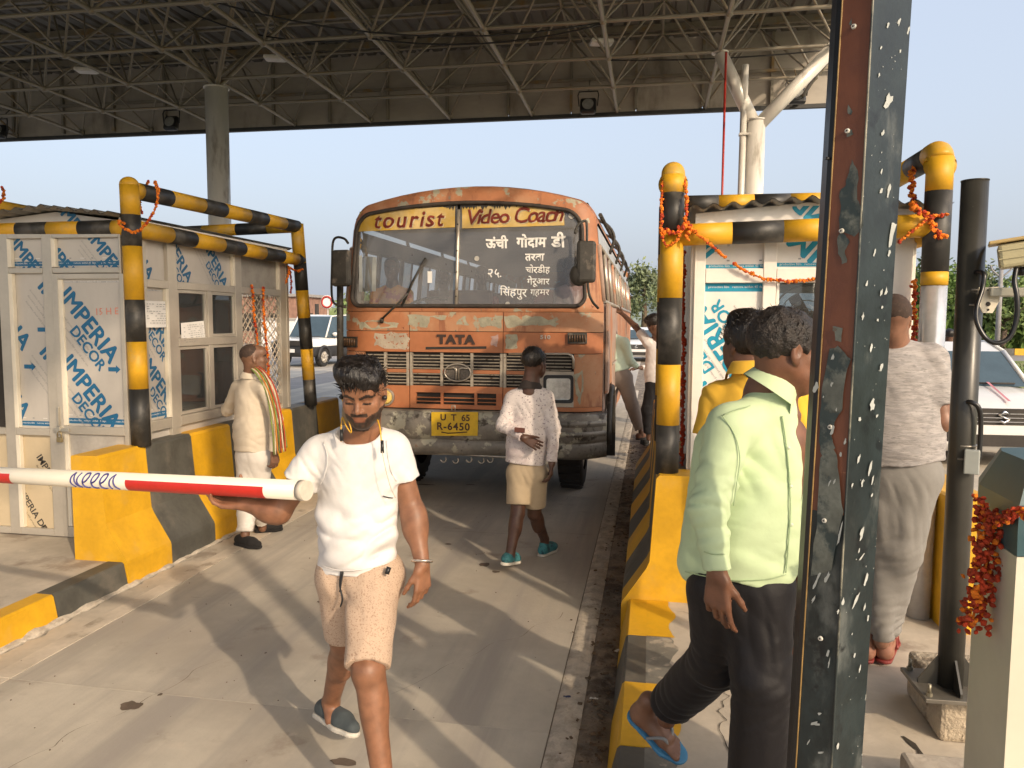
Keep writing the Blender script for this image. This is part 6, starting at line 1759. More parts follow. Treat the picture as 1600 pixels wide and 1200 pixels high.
# bumper: battered, bowed channel section
g = MB()
zb0, zb1, zb2, zb3 = .635, .76, .93, 1.005
bz = [(zb3-.015, -.0), (zb3-.02, -.10), (zb2-.03, -.115), (zb1+.02, -.115), (zb1, -.085), (zb1-.03, -.10), (zb0+.02, -.10), (zb0, -.04)]
bz = [(pz(640)-.004, .0), (pz(641)-.006, -.07), (pz(646), -.085), (pz(683), -.085), (pz(686), -.060), (pz(690), -.075), (pz(706), -.07), (pz(711), -.02)]
def f(u, v):
    i = v*(len(bz)-1); k = min(len(bz)-2, int(i)); t = i-k; z = bz[k][0]*(1-t)+bz[k+1][0]*t; o_ = bz[k][1]*(1-t)+bz[k+1][1]*t
    x = -3.02+2.63*u
    dent = .010*noise.noise(Vector((x*5, z*9, 1)))+.006*noise.noise(Vector((x*17, z*22, 5)))
    return (x, yb(x, 1.0)+o_+dent, z+.006*noise.noise(Vector((x*4, 3, z))))
g.grid(f, 70, 14); 
g.build('bumper', BUMP, bus)
for s in (-1, 1):
    g = MB(); X = XC+s*1.30
    g.grid(lambda u, v: (X+s*.012*noise.noise(Vector((u*4, v*5, s))), BF+.10+.42*u, pz(711)+(pz(641)-pz(711))*v), 8, 6); g.build('bumper_end', BUMP, bus)
    for (a, b) in ((.55, .62), ):
        pass
for (pya, pyb) in ((652, 661), (668, 676)):
    g = MB(); g.grid(lambda u, v: (pxx(862)+(xR+.04-pxx(862))*u, yb(pxx(862)+(xR+.04-pxx(862))*u, 1.0)-.088-.014*math.sin(PI*v), pz(pyb)+(pz(pya)-pz(pyb))*v), 10, 5); g.build('bumper_rib', BUMP, bus)
# number plate
q = [bp(x, y, -.108) for x, y in ((674, 681), (746, 681), (747, 644), (674, 644))]
PLT = mat('yellow_plate', (.66, .42, .015), .5, .12, 9, .2, 30, layers=[((.35, .28, .15), 14, .70, .03)])
g = MB(); g.prism(q, (0, .012, 0)); npl = g.build('number_plate', PLT, bus)
pc_ = bp(710, 653, -.111); g = MB()
g.addmesh(text_mesh('U  T  65', .085, .002, 0, 'CENTER', 0, 1.0), frame_mat(bp(711, 653, -.111), (1, 0, 0), (0, 0, 1)))
g.addmesh(text_mesh('R-6450', .098, .0025, 0, 'CENTER', 0, 1.15), frame_mat(bp(708, 667, -.111), (1, 0, 0), (0, 0, 1)))
g.path([bp(690, 675, -.111), bp(700, 677, -.111), bp(730, 675, -.111)], .005, 5)
g.build('plate_lettering', mat('dark_red_brown', (.07, .03, .015), .6), npl, normals=False, kind='stuff')
g = MB(); g.path([bp(706, 642, -.09), bp(706, 634, -.09), bp(711, 634, -.09), bp(711, 642, -.09)], .006, 6); g.build('plate_hook', SLV, bus)
# lower valance, hanging shells and chain
g = MB(); g.path([bp(640, 708, -.0), bp(700, 709, -.03), bp(790, 714, -.03), bp(850, 712, 0)], .012, 6); g.build('valance_rod', SLV, bus)
for k, px in enumerate((693, 712, 733, 752, 766)):
    c = bp(px, 716+(k % 2)*1.5, -.02); g = MB()
    g.path([c+Vector((.028*math.cos(a*PI/8), 0, .028*math.sin(a*PI/8)-.01)) for a in range(-8, 3)], .0065, 6); g.build('tow_ring', SLV, bus)
# mirrors
def mirror(pts, housing, arm2, s):
    P = [bp(x, y, -.22) for x, y in pts]
    g = MB(); g.path(bez(P, 4), .012, 8); mo_ = g.build('mirror_arm', GREYB, bus)
    (x0, y0_, x1, y1_) = housing
    a = bp(x0, y0_, -.24); b = bp(x1, y1_, -.24)
    g = MB(); g.box((a+b)/2, (abs(b.x-a.x), .07, abs(a.z-b.z)), Matrix.Rotation(R(8*s), 3, 'Z'), .03); h_ = g.build('mirror_housing', GREYB, mo_)
    g = MB(); g.box((a+b)/2+Vector((0, .04, 0)), (abs(b.x-a.x)*.85, .006, abs(a.z-b.z)*.9), Matrix.Rotation(R(8*s), 3, 'Z'), .002); g.build('mirror_glass', mat('mirror_silver', (.8, .8, .8), .04, 0, 3, 0, metal=1), h_)
mirror([(544, 380), (538, 373), (526, 371), (520, 380), (519, 410), (518, 450), (520, 470), (526, 476), (540, 480)], (524, 392, 543, 447), None, -1)
mirror([(898, 365), (903, 352), (914, 345), (917, 355), (917, 400), (919, 450), (925, 470), (935, 482)], (901, 376, 931, 442), None, 1)
g = MB(); c = bp(905, 430, -.17); g.ell(c, (.09, .06, .10)); g.build('round_mirror', GREYB, bus)
# left side step / dark red skirt behind the man
g = MB(); g.bb(-3.06, -3.0, BF+.25, BF+1.2, .70, 1.35); g.build('mudguard_skirt', mat('dark_red_skirt', (.13, .02, .018), .5, .2, 6, .1), bus)
g = MB(); q = [bp(540, 445, -.0), bp(528, 640, .1)]; g.path([(-3.03, BF+.12, 2.12), (-3.04, BF+.12, 1.35)], .035, 8); g.build('side_post', GREYB, bus)
# door flap on the right side, standing open against the body
g = MB(); g.bb(sidex(1.2, 1)+.012, sidex(1.2, 1)+.045, BF+.24, BF+.52, 1.10, 1.96, .008); g.build('side_door', PINKW, bus)
g = MB(); pts = [(sidex(1, 1)+.06, BF+.62+.42*math.cos(a*PI/12), .62+.52*math.sin(a*PI/12)) for a in range(13)]; g.path(pts, .03, 6); g.build('wheel_arch', GREYB, bus)
# mud flap
MB().bb(sidex(1, 1)-.2, sidex(1, 1)+.07, BF+1.42, BF+1.45, .30, .74).build('mud_flap', RUBBER, bus)
# wheels
def bwheel(x, y, s, rw=.49, wd=.25):
    g = MB(); prof = [(-wd/2, rw*.60), (-wd/2-.001, rw*.9), (-wd/2+.03, rw*.985), (0, rw), (wd/2-.03, rw*.985), (wd/2+.001, rw*.9), (wd/2, rw*.60)]
    g.grid(lambda u, v: (x+prof[int(round(v*6))][0], y+prof[int(round(v*6))][1]*math.cos(2*PI*u), rw+prof[int(round(v*6))][1]*math.sin(2*PI*u)), 48, 6); w_ = g.build('wheel', RUBBER, bus)
    g = MB()
    for k in range(30):
        a = k*2*PI/30; c = Vector((x, y+rw*math.cos(a), rw+rw*math.sin(a))); g.box(c, (wd*.88, .045, .02), Matrix.Rotation(a+PI/2, 3, 'X') if False else Matrix.Rotation(a-PI/2, 3, 'X'))
    g.build('tread', RUBBER, w_, kind='stuff')
    xf_ = x+s*wd*.35; g = MB(); g.path([(xf_, y, rw), (xf_+s*.02, y, rw)], [rw*.62, rw*.58], 24); g.path([(xf_, y, rw), (xf_+s*.1, y, rw)], [.12, .10], 16); g.build('rim', SLAT, w_)
bwheel(-.80, BF+1.13, 1); bwheel(-2.62, BF+1.13, -1)
for dx in (-.82, -1.12, -2.3, -2.6): bwheel(dx, BF+7.0, 1 if dx > -1.7 else -1)
# chassis, axle, springs under the bus
g = MB(); g.bb(-2.4, -2.28, BF+.2, BF+BL-.3, .62, .8); g.bb(-1.15, -1.03, BF+.2, BF+BL-.3, .62, .8); g.build('chassis_rail', DARK, bus, kind='stuff')
MB().path([(-2.55, BF+1.13, .49), (-.9, BF+1.13, .49)], .055, 10).build('front_axle', DARK, bus)
MB().path([(-2.5, BF+7.0, .49), (-.9, BF+7.0, .49)], .08, 10).build('rear_axle', DARK, bus)
g = MB(); g.ell((XC, BF+7.0, .49), (.2, .2, .2)); g.build('differential', DARK, bus)
# ================================================================== people: smooth implicit bodies
def V3(p): return np.array([p[0], p[1], p[2]], dtype=np.float32)
def nrm(v): v = V3(v); return v/np.linalg.norm(v)
class SDF:
    def __init__(s, vox): s.h = vox; s.pr = []; s.disp = None
    def cap(s, a, b, ra, rb=None, k=.012, flat=None, sub=False, cb=False, ca=False):
        """tapered capsule a->b; flat=(axis, factor) squashes it along axis; cb/ca cut the end square"""
        s.pr.append(('c', V3(a), V3(b), ra, ra if rb is None else rb, k, flat, sub, ca, cb)); return s
    def ell(s, c, r, rot=None, k=.012, sub=False):
        s.pr.append(('e', V3(c), np.array(r, np.float32), np.array(rot, np.float32) if rot is not None else np.eye(3, dtype=np.float32), None, k, None, sub, 0, 0)); return s
    def cut(s, c, n, R_=.3):
        """remove the half space beyond a plane, near c only"""
        s.pr.append(('p', V3(c), nrm(n), R_, None, 0, None, True, 0, 0)); return s
    def mesh(s):
        h = s.h; lo = np.full(3, 1e9); hi = -lo
        for p in s.pr:
            if p[7]: continue
            if p[0] == 'c': R_ = max(p[3], p[4]); a = np.minimum(p[1], p[2])-R_; b = np.maximum(p[1], p[2])+R_
            else: R_ = p[2].max(); a = p[1]-R_; b = p[1]+R_
            lo = np.minimum(lo, a); hi = np.maximum(hi, b)
        lo = lo-h*4; dims = np.ceil((hi-lo)/h).astype(int)+5
        F = np.full(dims, .5, np.float32)
        ax = [(lo[i]+h*np.arange(dims[i])).astype(np.float32) for i in range(3)]
        for (ty, A, B, ra, rb, k, flat, sub, ca, cb) in s.pr:
            pad = k+3*h
            if ty == 'c': R_ = max(ra, rb)+pad; a = np.minimum(A, B)-R_; b = np.maximum(A, B)+R_
            elif ty == 'e': R_ = B.max()+pad; a = A-R_; b = A+R_
            else: a = A-ra; b = A+ra
            i0 = np.clip(((a-lo)/h).astype(int), 0, dims-1); i1 = np.clip(((b-lo)/h).astype(int)+2, 1, dims)
            if (i1 <= i0).any(): continue
            sl = tuple(slice(i0[i], i1[i]) for i in range(3))
            X = ax[0][sl[0]][:, None, None]; Y = ax[1][sl[1]][None, :, None]; Z = ax[2][sl[2]][None, None, :]
            if ty == 'c':
                d = B-A; L2 = float((d*d).sum())+1e-12
                px, py, pz_ = X-A[0], Y-A[1], Z-A[2]
                tr = (px*d[0]+py*d[1]+pz_*d[2])/L2; t = np.clip(tr, 0, 1)
                qx, qy, qz = px-t*d[0], py-t*d[1], pz_-t*d[2]
                r_ = ra+(rb-ra)*t
                if flat is not None:
                    n_ = nrm(flat[0]); f_ = flat[1]; dn = qx*n_[0]+qy*n_[1]+qz*n_[2]
                    q2 = qx*qx+qy*qy+qz*qz-dn*dn; D = np.sqrt(np.maximum(q2+(dn/f_)**2, 1e-12))
                    # gradient-corrected distance
                    D = (D-r_)*np.sqrt(np.maximum(q2+(dn/f_)**2, 1e-12))/np.sqrt(np.maximum(q2+(dn/f_/f_)**2, 1e-12))
                else: D = np.sqrt(qx*qx+qy*qy+qz*qz)-r_
                L = math.sqrt(L2)
                if cb: D = np.maximum(D, (tr-1)*L)
                if ca: D = np.maximum(D, -tr*L)
            elif ty == 'e':
                px, py, pz_ = X-A[0], Y-A[1], Z-A[2]
                M = rb if False else ra
                u = px*M[0, 0]+py*M[1, 0]+pz_*M[2, 0]; v = px*M[0, 1]+py*M[1, 1]+pz_*M[2, 1]; w_ = px*M[0, 2]+py*M[1, 2]+pz_*M[2, 2]
                k0 = np.sqrt((u/B[0])**2+(v/B[1])**2+(w_/B[2])**2); k1 = np.sqrt((u/B[0]**2)**2+(v/B[1]**2)**2+(w_/B[2]**2)**2)
                D = k0*(k0-1)/np.maximum(k1, 1e-6)
            else:
                D = -((X-A[0])*B[0]+(Y-A[1])*B[1]+(Z-A[2])*B[2])
                F[sl] = np.maximum(F[sl], -D); continue
            G = F[sl]
            if sub:
                D = -D; hh = np.maximum(k-np.abs(G-D), 0)/max(k, 1e-6); F[sl] = np.maximum(G, D)+hh*hh*k*.25
            else:
                hh = np.maximum(k-np.abs(G-D), 0)/max(k, 1e-6); F[sl] = np.minimum(G, D)-hh*hh*k*.25
        if s.disp is not None:
            m = np.abs(F) < .03
            I = np.nonzero(m); P = np.stack([ax[i][I[i]] for i in range(3)], 1)
            F[m] += s.disp(P).astype(np.float32)
        return surfnets(F, lo, h)
def surfnets(F, lo, h):
    S = F < 0
    c = S[:-1, :-1, :-1].astype(np.int8)
    for dx, dy, dz in ((1, 0, 0), (0, 1, 0), (1, 1, 0), (0, 0, 1), (1, 0, 1), (0, 1, 1), (1, 1, 1)):
        c = c+S[dx:F.shape[0]-1+dx, dy:F.shape[1]-1+dy, dz:F.shape[2]-1+dz]
    I = np.nonzero((c > 0) & (c < 8)); n = len(I[0])
    idx = np.full(c.shape, -1, np.int32); idx[I] = np.arange(n)
    acc = np.zeros((n, 3), np.float32); cnt = np.zeros(n, np.float32)
    corners = [(x, y, z) for x in (0, 1) for y in (0, 1) for z in (0, 1)]
    val = {q: F[I[0]+q[0], I[1]+q[1], I[2]+q[2]] for q in corners}
    for q in corners:
        for a in range(3):
            if q[a]: continue
            q2 = list(q); q2[a] = 1; q2 = tuple(q2)
            v0, v1 = val[q], val[q2]; m = (v0 < 0) != (v1 < 0)
            t = np.where(m, v0/(v0-v1+1e-20), 0)
            for b in range(3): acc[:, b] += np.where(m, q[b]+(t if b == a else 0), 0)
            cnt += m
    V = (np.stack(I, 1)+acc/cnt[:, None])*h+lo
    Q = []
    for a in range(3):
        sa = [slice(1, -1)]*3; sa[a] = slice(0, -1)
        sb = [slice(1, -1)]*3; sb[a] = slice(1, None)
        A, B = S[tuple(sa)], S[tuple(sb)]
        J = np.nonzero(A != B)
        if len(J[0]) == 0: continue
        p = [J[0]+(0 if a == 0 else 1), J[1]+(0 if a == 1 else 1), J[2]+(0 if a == 2 else 1)]
        b, c_ = (a+1) % 3, (a+2) % 3
        def off(db, dc):
            q = [p[0].copy(), p[1].copy(), p[2].copy()]; q[b] = q[b]-db; q[c_] = q[c_]-dc; return idx[q[0], q[1], q[2]]
        quad = np.stack([off(1, 1), off(0, 1), off(0, 0), off(1, 0)], 1)
        fl = ~A[J]; quad[fl] = quad[fl][:, ::-1]
        Q.append(quad)
    Q = np.concatenate(Q); Q = Q[(Q >= 0).all(1)]
    return V, Q
def join(parts):
    V = []; Q = []; o = 0
    for v, q in parts: V.append(v); Q.append(q+o); o += len(v)
    return np.concatenate(V), np.concatenate(Q)
def smooth_mesh(V, Q, it=1, lam=.5):
    for _ in range(it):
        acc = np.zeros_like(V); cnt = np.zeros(len(V))
        for k in range(4):
            a, b = Q[:, k], Q[:, (k+1) % 4]
            np.add.at(acc, a, V[b]); np.add.at(acc, b, V[a]); np.add.at(cnt, a, 1); np.add.at(cnt, b, 1)
        V = V+lam*(acc/np.maximum(cnt, 1)[:, None]-V)
    return V
def onmesh(V, px, py, lift=.001):
    """point of a built surface that the picture shows at px, py"""
    d = np.array(ray(px, py)); d /= np.linalg.norm(d); W_ = V-np.array(_C); t_ = W_@d; m_ = np.linalg.norm(W_-t_[:, None]*d, axis=1) < .011
    if not m_.any(): return None
    t0 = t_[m_].min(); return Vector(np.array(_C)+d*(t0-lift))
def seam(name, V, pts, r_, m, parent, n=5, closed=False):
    P_ = [onmesh(V, x, y) for x, y in [tuple(p[:2]) for p in bez([(a, b, 0) for a, b in pts], n)]]; P_ = [p for p in P_ if p is not None]
    Q_ = [P_[0]]
    for p in P_[1:]:
        if (p-Q_[-1]).length < .09: Q_.append(p)
    if len(Q_) > 2:
        g = MB(); g.path(Q_, r_, 5); return g.build(name, m, parent, kind='stuff')
def npmesh(name, V, Q, m, parent=None, cols=None, attr=None):
    base = V.mean(0); base[2] = V[:, 2].min()
    me = bpy.data.meshes.new(name); nv, nq = len(V), len(Q)
    me.vertices.add(nv); me.vertices.foreach_set('co', (V-base).astype(np.float32).ravel())
    me.loops.add(nq*4); me.loops.foreach_set('vertex_index', Q.astype(np.int32).ravel())
    me.polygons.add(nq); me.polygons.foreach_set('loop_start', np.arange(0, nq*4, 4, dtype=np.int32)); me.polygons.foreach_set('loop_total', np.full(nq, 4, np.int32))
    me.polygons.foreach_set('use_smooth', np.ones(nq, bool))
    me.update(calc_edges=True); me.validate()
    if cols is not None:
        at = me.color_attributes.new('tone', 'FLOAT_COLOR', 'POINT')
        c4 = np.ones((nv, 4), np.float32); c4[:, :3] = cols; at.data.foreach_set('color', c4.ravel())
    me.materials.append(m); o = bpy.data.objects.new(name, me); o.location = tuple(float(x) for x in base); return link(o, parent)
# cheap smooth pseudo noise on arrays
_rs = np.random.RandomState(3); _K = _rs.normal(size=(10, 3)); _K /= np.linalg.norm(_K, axis=1)[:, None]; _PH = _rs.uniform(0, 6.28, 10)
def pn(P, f, seed=0.0):
    r_ = np.zeros(len(P))
    W_ = np.sin(P@_K[0]*f*.7+seed)*.8
    for i in range(10): r_ += np.sin(P@_K[i]*f*(.7+.09*i)+_PH[i]+seed*1.7*(i+1)+W_)
    return r_/10*1.6
def folds(specs, seed=0.0, amp=.003, f=14):
    """specs: (centre, radius, fold normal, wavelength, amplitude)"""
    sp_ = [(V3(c), r_, nrm(n), wl, am) for c, r_, n, wl, am in specs]
    def d(P):
        o = amp*pn(P, f, seed)+amp*.4*pn(P, f*3.1, seed+2)
        w1 = pn(P, 9, seed+5)*1.1
        for c, r_, n, wl, am in sp_:
            dd = ((P-c)**2).sum(1)/(r_*r_)
            m = dd < 5
            if not m.any(): continue
            X = P[m]; f1 = 5.2/wl; X2 = X*f1*.24+(X@n)[:, None]*n*(f1*.76)
            rdg = 1-2.4*np.abs(pn(X2, 1.0, seed+wl*37))
            o[m] += am*1.35*np.exp(-dd[m])*rdg
        return o
    return d
def skinmat(name, col):
    m = bpy.data.materials.new(name); m.use_nodes = True; t = m.node_tree; N = t.nodes; L = t.links; b = N['Principled BSDF']
    at = N.new('ShaderNodeAttribute'); at.attribute_name = 'tone'
    n = N.new('ShaderNodeTexNoise'); n.inputs['Scale'].default_value = 25; n.inputs['Detail'].default_value = 5
    tc = N.new('ShaderNodeTexCoord'); L.new(tc.outputs['Object'], n.inputs['Vector'])
    mr = N.new('ShaderNodeMapRange'); L.new(n.outputs['Fac'], mr.inputs[0]); mr.inputs[1].default_value = .3; mr.inputs[2].default_value = .7; mr.inputs[3].default_value = .78; mr.inputs[4].default_value = 1.18
    vm = N.new('ShaderNodeVectorMath'); vm.operation = 'SCALE'; L.new(at.outputs['Color'], vm.inputs[0]); L.new(mr.outputs[0], vm.inputs['Scale'])
    L.new(vm.outputs[0], b.inputs['Base Color']); b.inputs['Roughness'].default_value = .48
    b.inputs['Subsurface Weight'].default_value = .08; b.inputs['Subsurface Radius'].default_value = (.012, .005, .003); b.inputs['Subsurface Scale'].default_value = .5
    n2 = N.new('ShaderNodeTexNoise'); n2.inputs['Scale'].default_value = 160; n2.inputs['Detail'].default_value = 4; L.new(tc.outputs['Object'], n2.inputs['Vector'])
    bp_ = N.new('ShaderNodeBump'); bp_.inputs['Strength'].default_value = .25; bp_.inputs['Distance'].default_value = .002; L.new(n2.outputs['Fac'], bp_.inputs['Height']); L.new(bp_.outputs[0], b.inputs['Normal'])
    return m
SKIN = skinmat('skin', None)
def clothmat(name, col, var=.06, rough=.85, layers=(), wr=.35, stretch=(1, 1, 1)):
    m = mat(name, col, rough, var, 6, wr, 26, layers=layers, bdist=.006, stretch=stretch, spec=.25)
    b = m.node_tree.nodes['Principled BSDF']; b.inputs['Sheen Weight'].default_value = .05
    return m
HAIRM = mat('black_hair', (.012, .009, .008), .38, .5, 40, .9, 150, stretch=(1, 1, .25), bdist=.006)
HAIRG = mat('dark_brown_grey_hair', (.022, .016, .013), .5, .5, 40, .9, 150, layers=[((.07, .055, .05), 60, .66, .06)], bdist=.006)

CROPM = mat('cropped_stubble_hair', (.050, .030, .022), .85, .2, 60, .3, 200, layers=[((.09, .06, .045), 50, .62, .06)])
class Head:
    def __init__(s, c, f, up=(0, 0, 1), sc=1.0):
        s.c = V3(c); s.f = nrm(f); up = V3(up); u = up-s.f*float(up@s.f); s.u = u/np.linalg.norm(u); s.r = np.cross(s.f, s.u); s.sc = sc
        s.R = np.stack([s.r, s.f, s.u], 1)      # columns: local x (subject right), y forward, z up
    def w(s, x, y, z): return s.c+s.R@(np.array([x, y, z], np.float32)*s.sc)
    def loc(s, P): return ((P-s.c)@s.R)/s.sc
    def build(s, S, neck=None, detail=True, neckr=.056, jawful=0.0):
        q = s.sc; E = lambda c, r_, k=.012, sub=False, rot=None: S.ell(s.w(*c), [x*q for x in r_], s.R if rot is None else s.R@np.array(rot), k*q, sub)
        Cp = lambda a, b, ra, rb=None, k=.01, sub=False: S.cap(s.w(*a), s.w(*b), ra*q, (rb if rb is not None else ra)*q, k*q, None, sub)
        E((0, -.014, .030), (.074, .094, .083), .02); E((0, .028, -.030), (.058, .062, .078), .03)
        for x in (-1, 1):
            Cp((x*.052, -.002, -.045), (x*.020, .060, -.092), .018, .017, .03)
            E((x*.044, .055, -.018), (.020, .024, .020), .02); E((x*.036, .058, -.055), (.02+jawful, .022, .026), .025)
        E((0, .068, -.093), (.022, .019, .018), .02)
        if neck is not None: S.cap(s.w(0, -.024, -.045), neck, neckr*q, (neckr+.008)*q, .03)
        if detail:
            Cp((-.040, .074, .026), (.040, .074, .026), .011, None, .02); E((0, .060, .055), (.055, .030, .035), .03)
            Cp((0, .082, .014), (0, .103, -.026), .0065, .0105, .010)
            for x in (-1, 1):
                E((x*.013, .094, -.031), (.0085, .010, .0075), .006)
                E((x*.031, .093, .004), (.017, .014, .0115), .010, True)
                E((x*.031, .0715, .003), (.0135, .0135, .0125), .005)
                E((x*.077, -.010, -.004), (.0075, .017, .030), .006, False); E((x*.083, -.006, .002), (.005, .009, .016), .004, True)
                E((x*.075, -.004, -.030), (.006, .008, .009), .006)
                E((x*.006, .0975, -.036), (.003, .004, .003), .002, True)
            Cp((-.019, .0825, -.058), (.019, .0825, -.058), .0065, None, .007); Cp((-.015, .0835, -.069), (.015, .0835, -.069), .0075, None, .007)
            Cp((-.022, .0915, -.0635), (.022, .0915, -.0635), .0022, None, .003, True)
            E((0, .090, -.048), (.003, .004, .006), .004, True)
    def tones(s, P, base, beard=0.0, brow=True, stache=False, eyes='down', lips=(.9, .55, .50)):
        """surface colours by place on the head"""
        L_ = s.loc(P); x, y, z = L_[:, 0], L_[:, 1], L_[:, 2]; C_ = np.tile(np.array(base, np.float32), (len(P), 1))
        near = (np.abs(x) < .13) & (np.abs(y) < .14) & (z > -.14) & (z < .14)
        ax_ = np.abs(x)
        def blend(m, col): 
            m = np.clip(m, 0, 1)*near; C_[:] = C_*(1-m[:, None])+np.array(col, np.float32)*m[:, None]
        if brow:
            arch = .024+.006*np.clip((ax_-.015)/.03, 0, 1)-.010*np.clip((ax_-.040)/.015, 0, 1)
            arch = arch+.006*np.clip((ax_-.010)/.02, 0, 1)-.004; blend((np.abs(z-arch) < .0062)*(ax_ > .009)*(ax_ < .056)*(y > .045)*.95, (.012, .009, .008))
        if eyes == 'down': blend((np.abs(z+.003+.25*(ax_-.031)**2*20) < .0034)*(np.abs(ax_-.031) < .0155)*(y > .06), (.02, .014, .012)); 
        else:
            blend((np.abs(z-.003) < .0055-.0055*((ax_-.031)/.015)**2)*(np.abs(ax_-.031) < .015)*(y > .06), (.55, .5, .45)); blend((((ax_-.031)**2+(z-.003)**2) < .0052**2)*(y > .06), (.01, .008, .007))
        lip = (z > -.0755)*(z < -.0535)*(ax_ < .023-.3*np.abs(z+.0635))*(y > .075)
        if beard > 0:
            nz_ = .97+.15*pn(P, 420, 1.0)
            b_ = (z < -.044+.0*ax_)*(y > -.02)*(z > -.125)*1.0
            side_ = (y < .052)*(y > -.004)*(z < .012)*(ax_ > .045)*(z < .02-.0*y)
            che = ((z < -.030-.9*np.clip(.062-ax_, 0, 1)*.9) | (side_ > 0)).astype(float)
            st = (z > -.054)*(z < -.040)*(ax_ < .030)*(y > .07)
            under = (z < -.074)
            m = np.maximum(np.maximum(b_*che, st), under*(y > -.01))*nz_*beard
            m = np.where((z < -.112) & (y < .03), m*.3, m)
            blend(m, (.022, .016, .013))
        if stache: blend((z > -.055)*(z < -.038)*(ax_ < .032)*(y > .066)*.95, (.02, .015, .013))
        blend(lip*.6, tuple(base[i]*lips[i] for i in range(3)))
        return C_
def hand(S, W_, d, n, t, curl=(20, 25, 20), th=(.5, .75, .2, 25), sc=1.0, spread=.06, fk=1.0, thcurl=25):
    """W_ wrist, d direction of the fingers, n palm normal, t towards the thumb"""
    d = nrm(d); n = V3(n); n = nrm(n-d*float(n@d)); t_ = V3(t); t = nrm(t_-d*float(t_@d)-n*float(t_@n)); W_ = V3(W_)
    xs_ = (.030, .010, -.010, -.029); Ls = (.090, .093, .088, .080); fl = (.94, 1.04, .98, .78)
    def rot(v, a):     # curl d towards n
        ca, sa = math.cos(R(a)), math.sin(R(a)); return v@d*(d*ca+n*sa)+v@n*(n*ca-d*sa)+(v@t)*t
    for i in range(4):
        k0 = W_+t*xs_[i]*.6*sc+d*.012*sc; k1 = W_+t*xs_[i]*sc+d*Ls[i]*sc
        S.cap(k0, k1, .0135*sc, .0105*sc, .012*sc)
        a = 0; p = k1; dirn = nrm(d+t*spread*(1.5-i))
        for j, (ln, r0, r1) in enumerate(((.044, .0092, .0084), (.027, .0084, .0078), (.021, .0078, .0062))):
            a += curl[j] if not isinstance(curl[0], (tuple, list)) else curl[i][j]
            q = p+rot(dirn, a)*ln*fl[i]*sc; S.cap(p, q, r0*sc, r1*sc, .0035*sc); p = q
    p = W_+t*.022*sc+d*.022*sc; S.cap(W_+d*.01*sc, p, .016*sc, .015*sc, .012*sc)
    v = nrm(d*th[0]+t*th[1]+n*th[2]); 
    for j, (ln, r0, r1) in enumerate(((.042, .0135, .0105), (.031, .0105, .0092), (.025, .0092, .0070))):
        q = p+v*ln*sc; S.cap(p, q, r0*sc, r1*sc, .006*sc); p = q
        v = nrm(v+d*.35*thcurl/25+n*.22*thcurl/25)
def limb(S, a, m, b, r0, r1, r2, muscle=0.0, k=.02, side=None):
    S.cap(a, m, r0, r1, k); S.cap(m, b, r1*1.03, r2, k)
def strands(g, hd, n, rad, length, seed, zmin=.02, up=.6, th=.0014, fwd=0.0):
    rg = random.Random(seed)
    for i in range(n):
        a = rg.uniform(0, 2*PI); e = rg.uniform(.0, 1.0); z = zmin+(rad[2]-zmin)*e
        rr_ = math.sqrt(max(0, 1-(z/rad[2])**2)); x = rad[0]*rr_*math.cos(a); y = rad[1]*rr_*math.sin(a)-.012
        if y > .06 and z < .05: continue
        p = Vector(hd.w(x, y, z+.015)); o = Vector(hd.R@np.array([x*6, y*6+fwd, up]))
        o.normalize(); j = Vector((rg.uniform(-1, 1), rg.uniform(-1, 1), rg.uniform(-.6, .6)))*.7
        l = length*rg.uniform(.5, 1.2)
        q1 = p+(o+j*.5).normalized()*l*.5; q2 = q1+(o*.4+j).normalized()*l*.6
        g.path([p, q1, q2], [th, th*.8, th*.2], 3, False, smooth=False)
def pp(px, py, Y): return V3(PY(px, py, Y))
def finish(S, it=1):
    V, Q = S.mesh(); return smooth_mesh(V, Q, it), Q

def shoe(t, heel, toe, ank, name, mtop, msole, r_=.040, up=(0, 0, 1), vox=.005, sole=.022, label=None):
    """heel and toe on the sole line; returns nothing"""
    heel, toe, ank = V3(heel), V3(toe), V3(ank); ax_ = nrm(toe-heel); u = nrm(V3(up)-ax_*float(V3(up)@ax_)); L = float(np.linalg.norm(toe-heel)); sd_ = np.cross(ax_, u)
    S = SDF(vox)
    hb = heel+ax_*.038+u*.042; bl = heel+ax_*L*.66+u*.036; tp = toe-ax_*.036+u*.032
    S.cap(hb, bl, .036, .043, .02); S.cap(bl, tp, .043, .031, .02); S.cap(heel+ax_*.05+u*.05, ank+(heel+ax_*.05-ank)*.25, .034, .038, .02, cb=True)
    S.cap(heel+ax_*.075+u*.055, heel+ax_*L*.55+u*.05, .028, .022, .03)
    S.cut(heel+ax_*L*.5+u*.018, -u, .3)
    V, Q = finish(S); so_ = npmesh(name, V, Q, mtop, t)
    S = SDF(vox)
    S.cap(heel+ax_*.036+u*.012, bl-u*.024, .039, .048, .02); S.cap(bl-u*.024, toe-ax_*.038+u*.014, .048, .036, .02)
    S.cut(heel+ax_*L*.5+u*sole, u, .3); S.cut(heel+ax_*L*.5, -u, .3)
    V, Q = finish(S); npmesh('sole', V, Q, msole, so_)
    # laces and tongue ridges
    g = MB()
    for k in range(4):
        c = heel+ax_*(L*.40+.026*k)+u*(.083-.007*k)
        g.path([Vector(c+sd_*.024-u*.012), Vector(c+sd_*.01), Vector(c-sd_*.01), Vector(c-sd_*.024-u*.012)], .0028, 5)
    g.build('laces', msole if name != 'loafer' else mtop, so_, kind='stuff')
    return so_
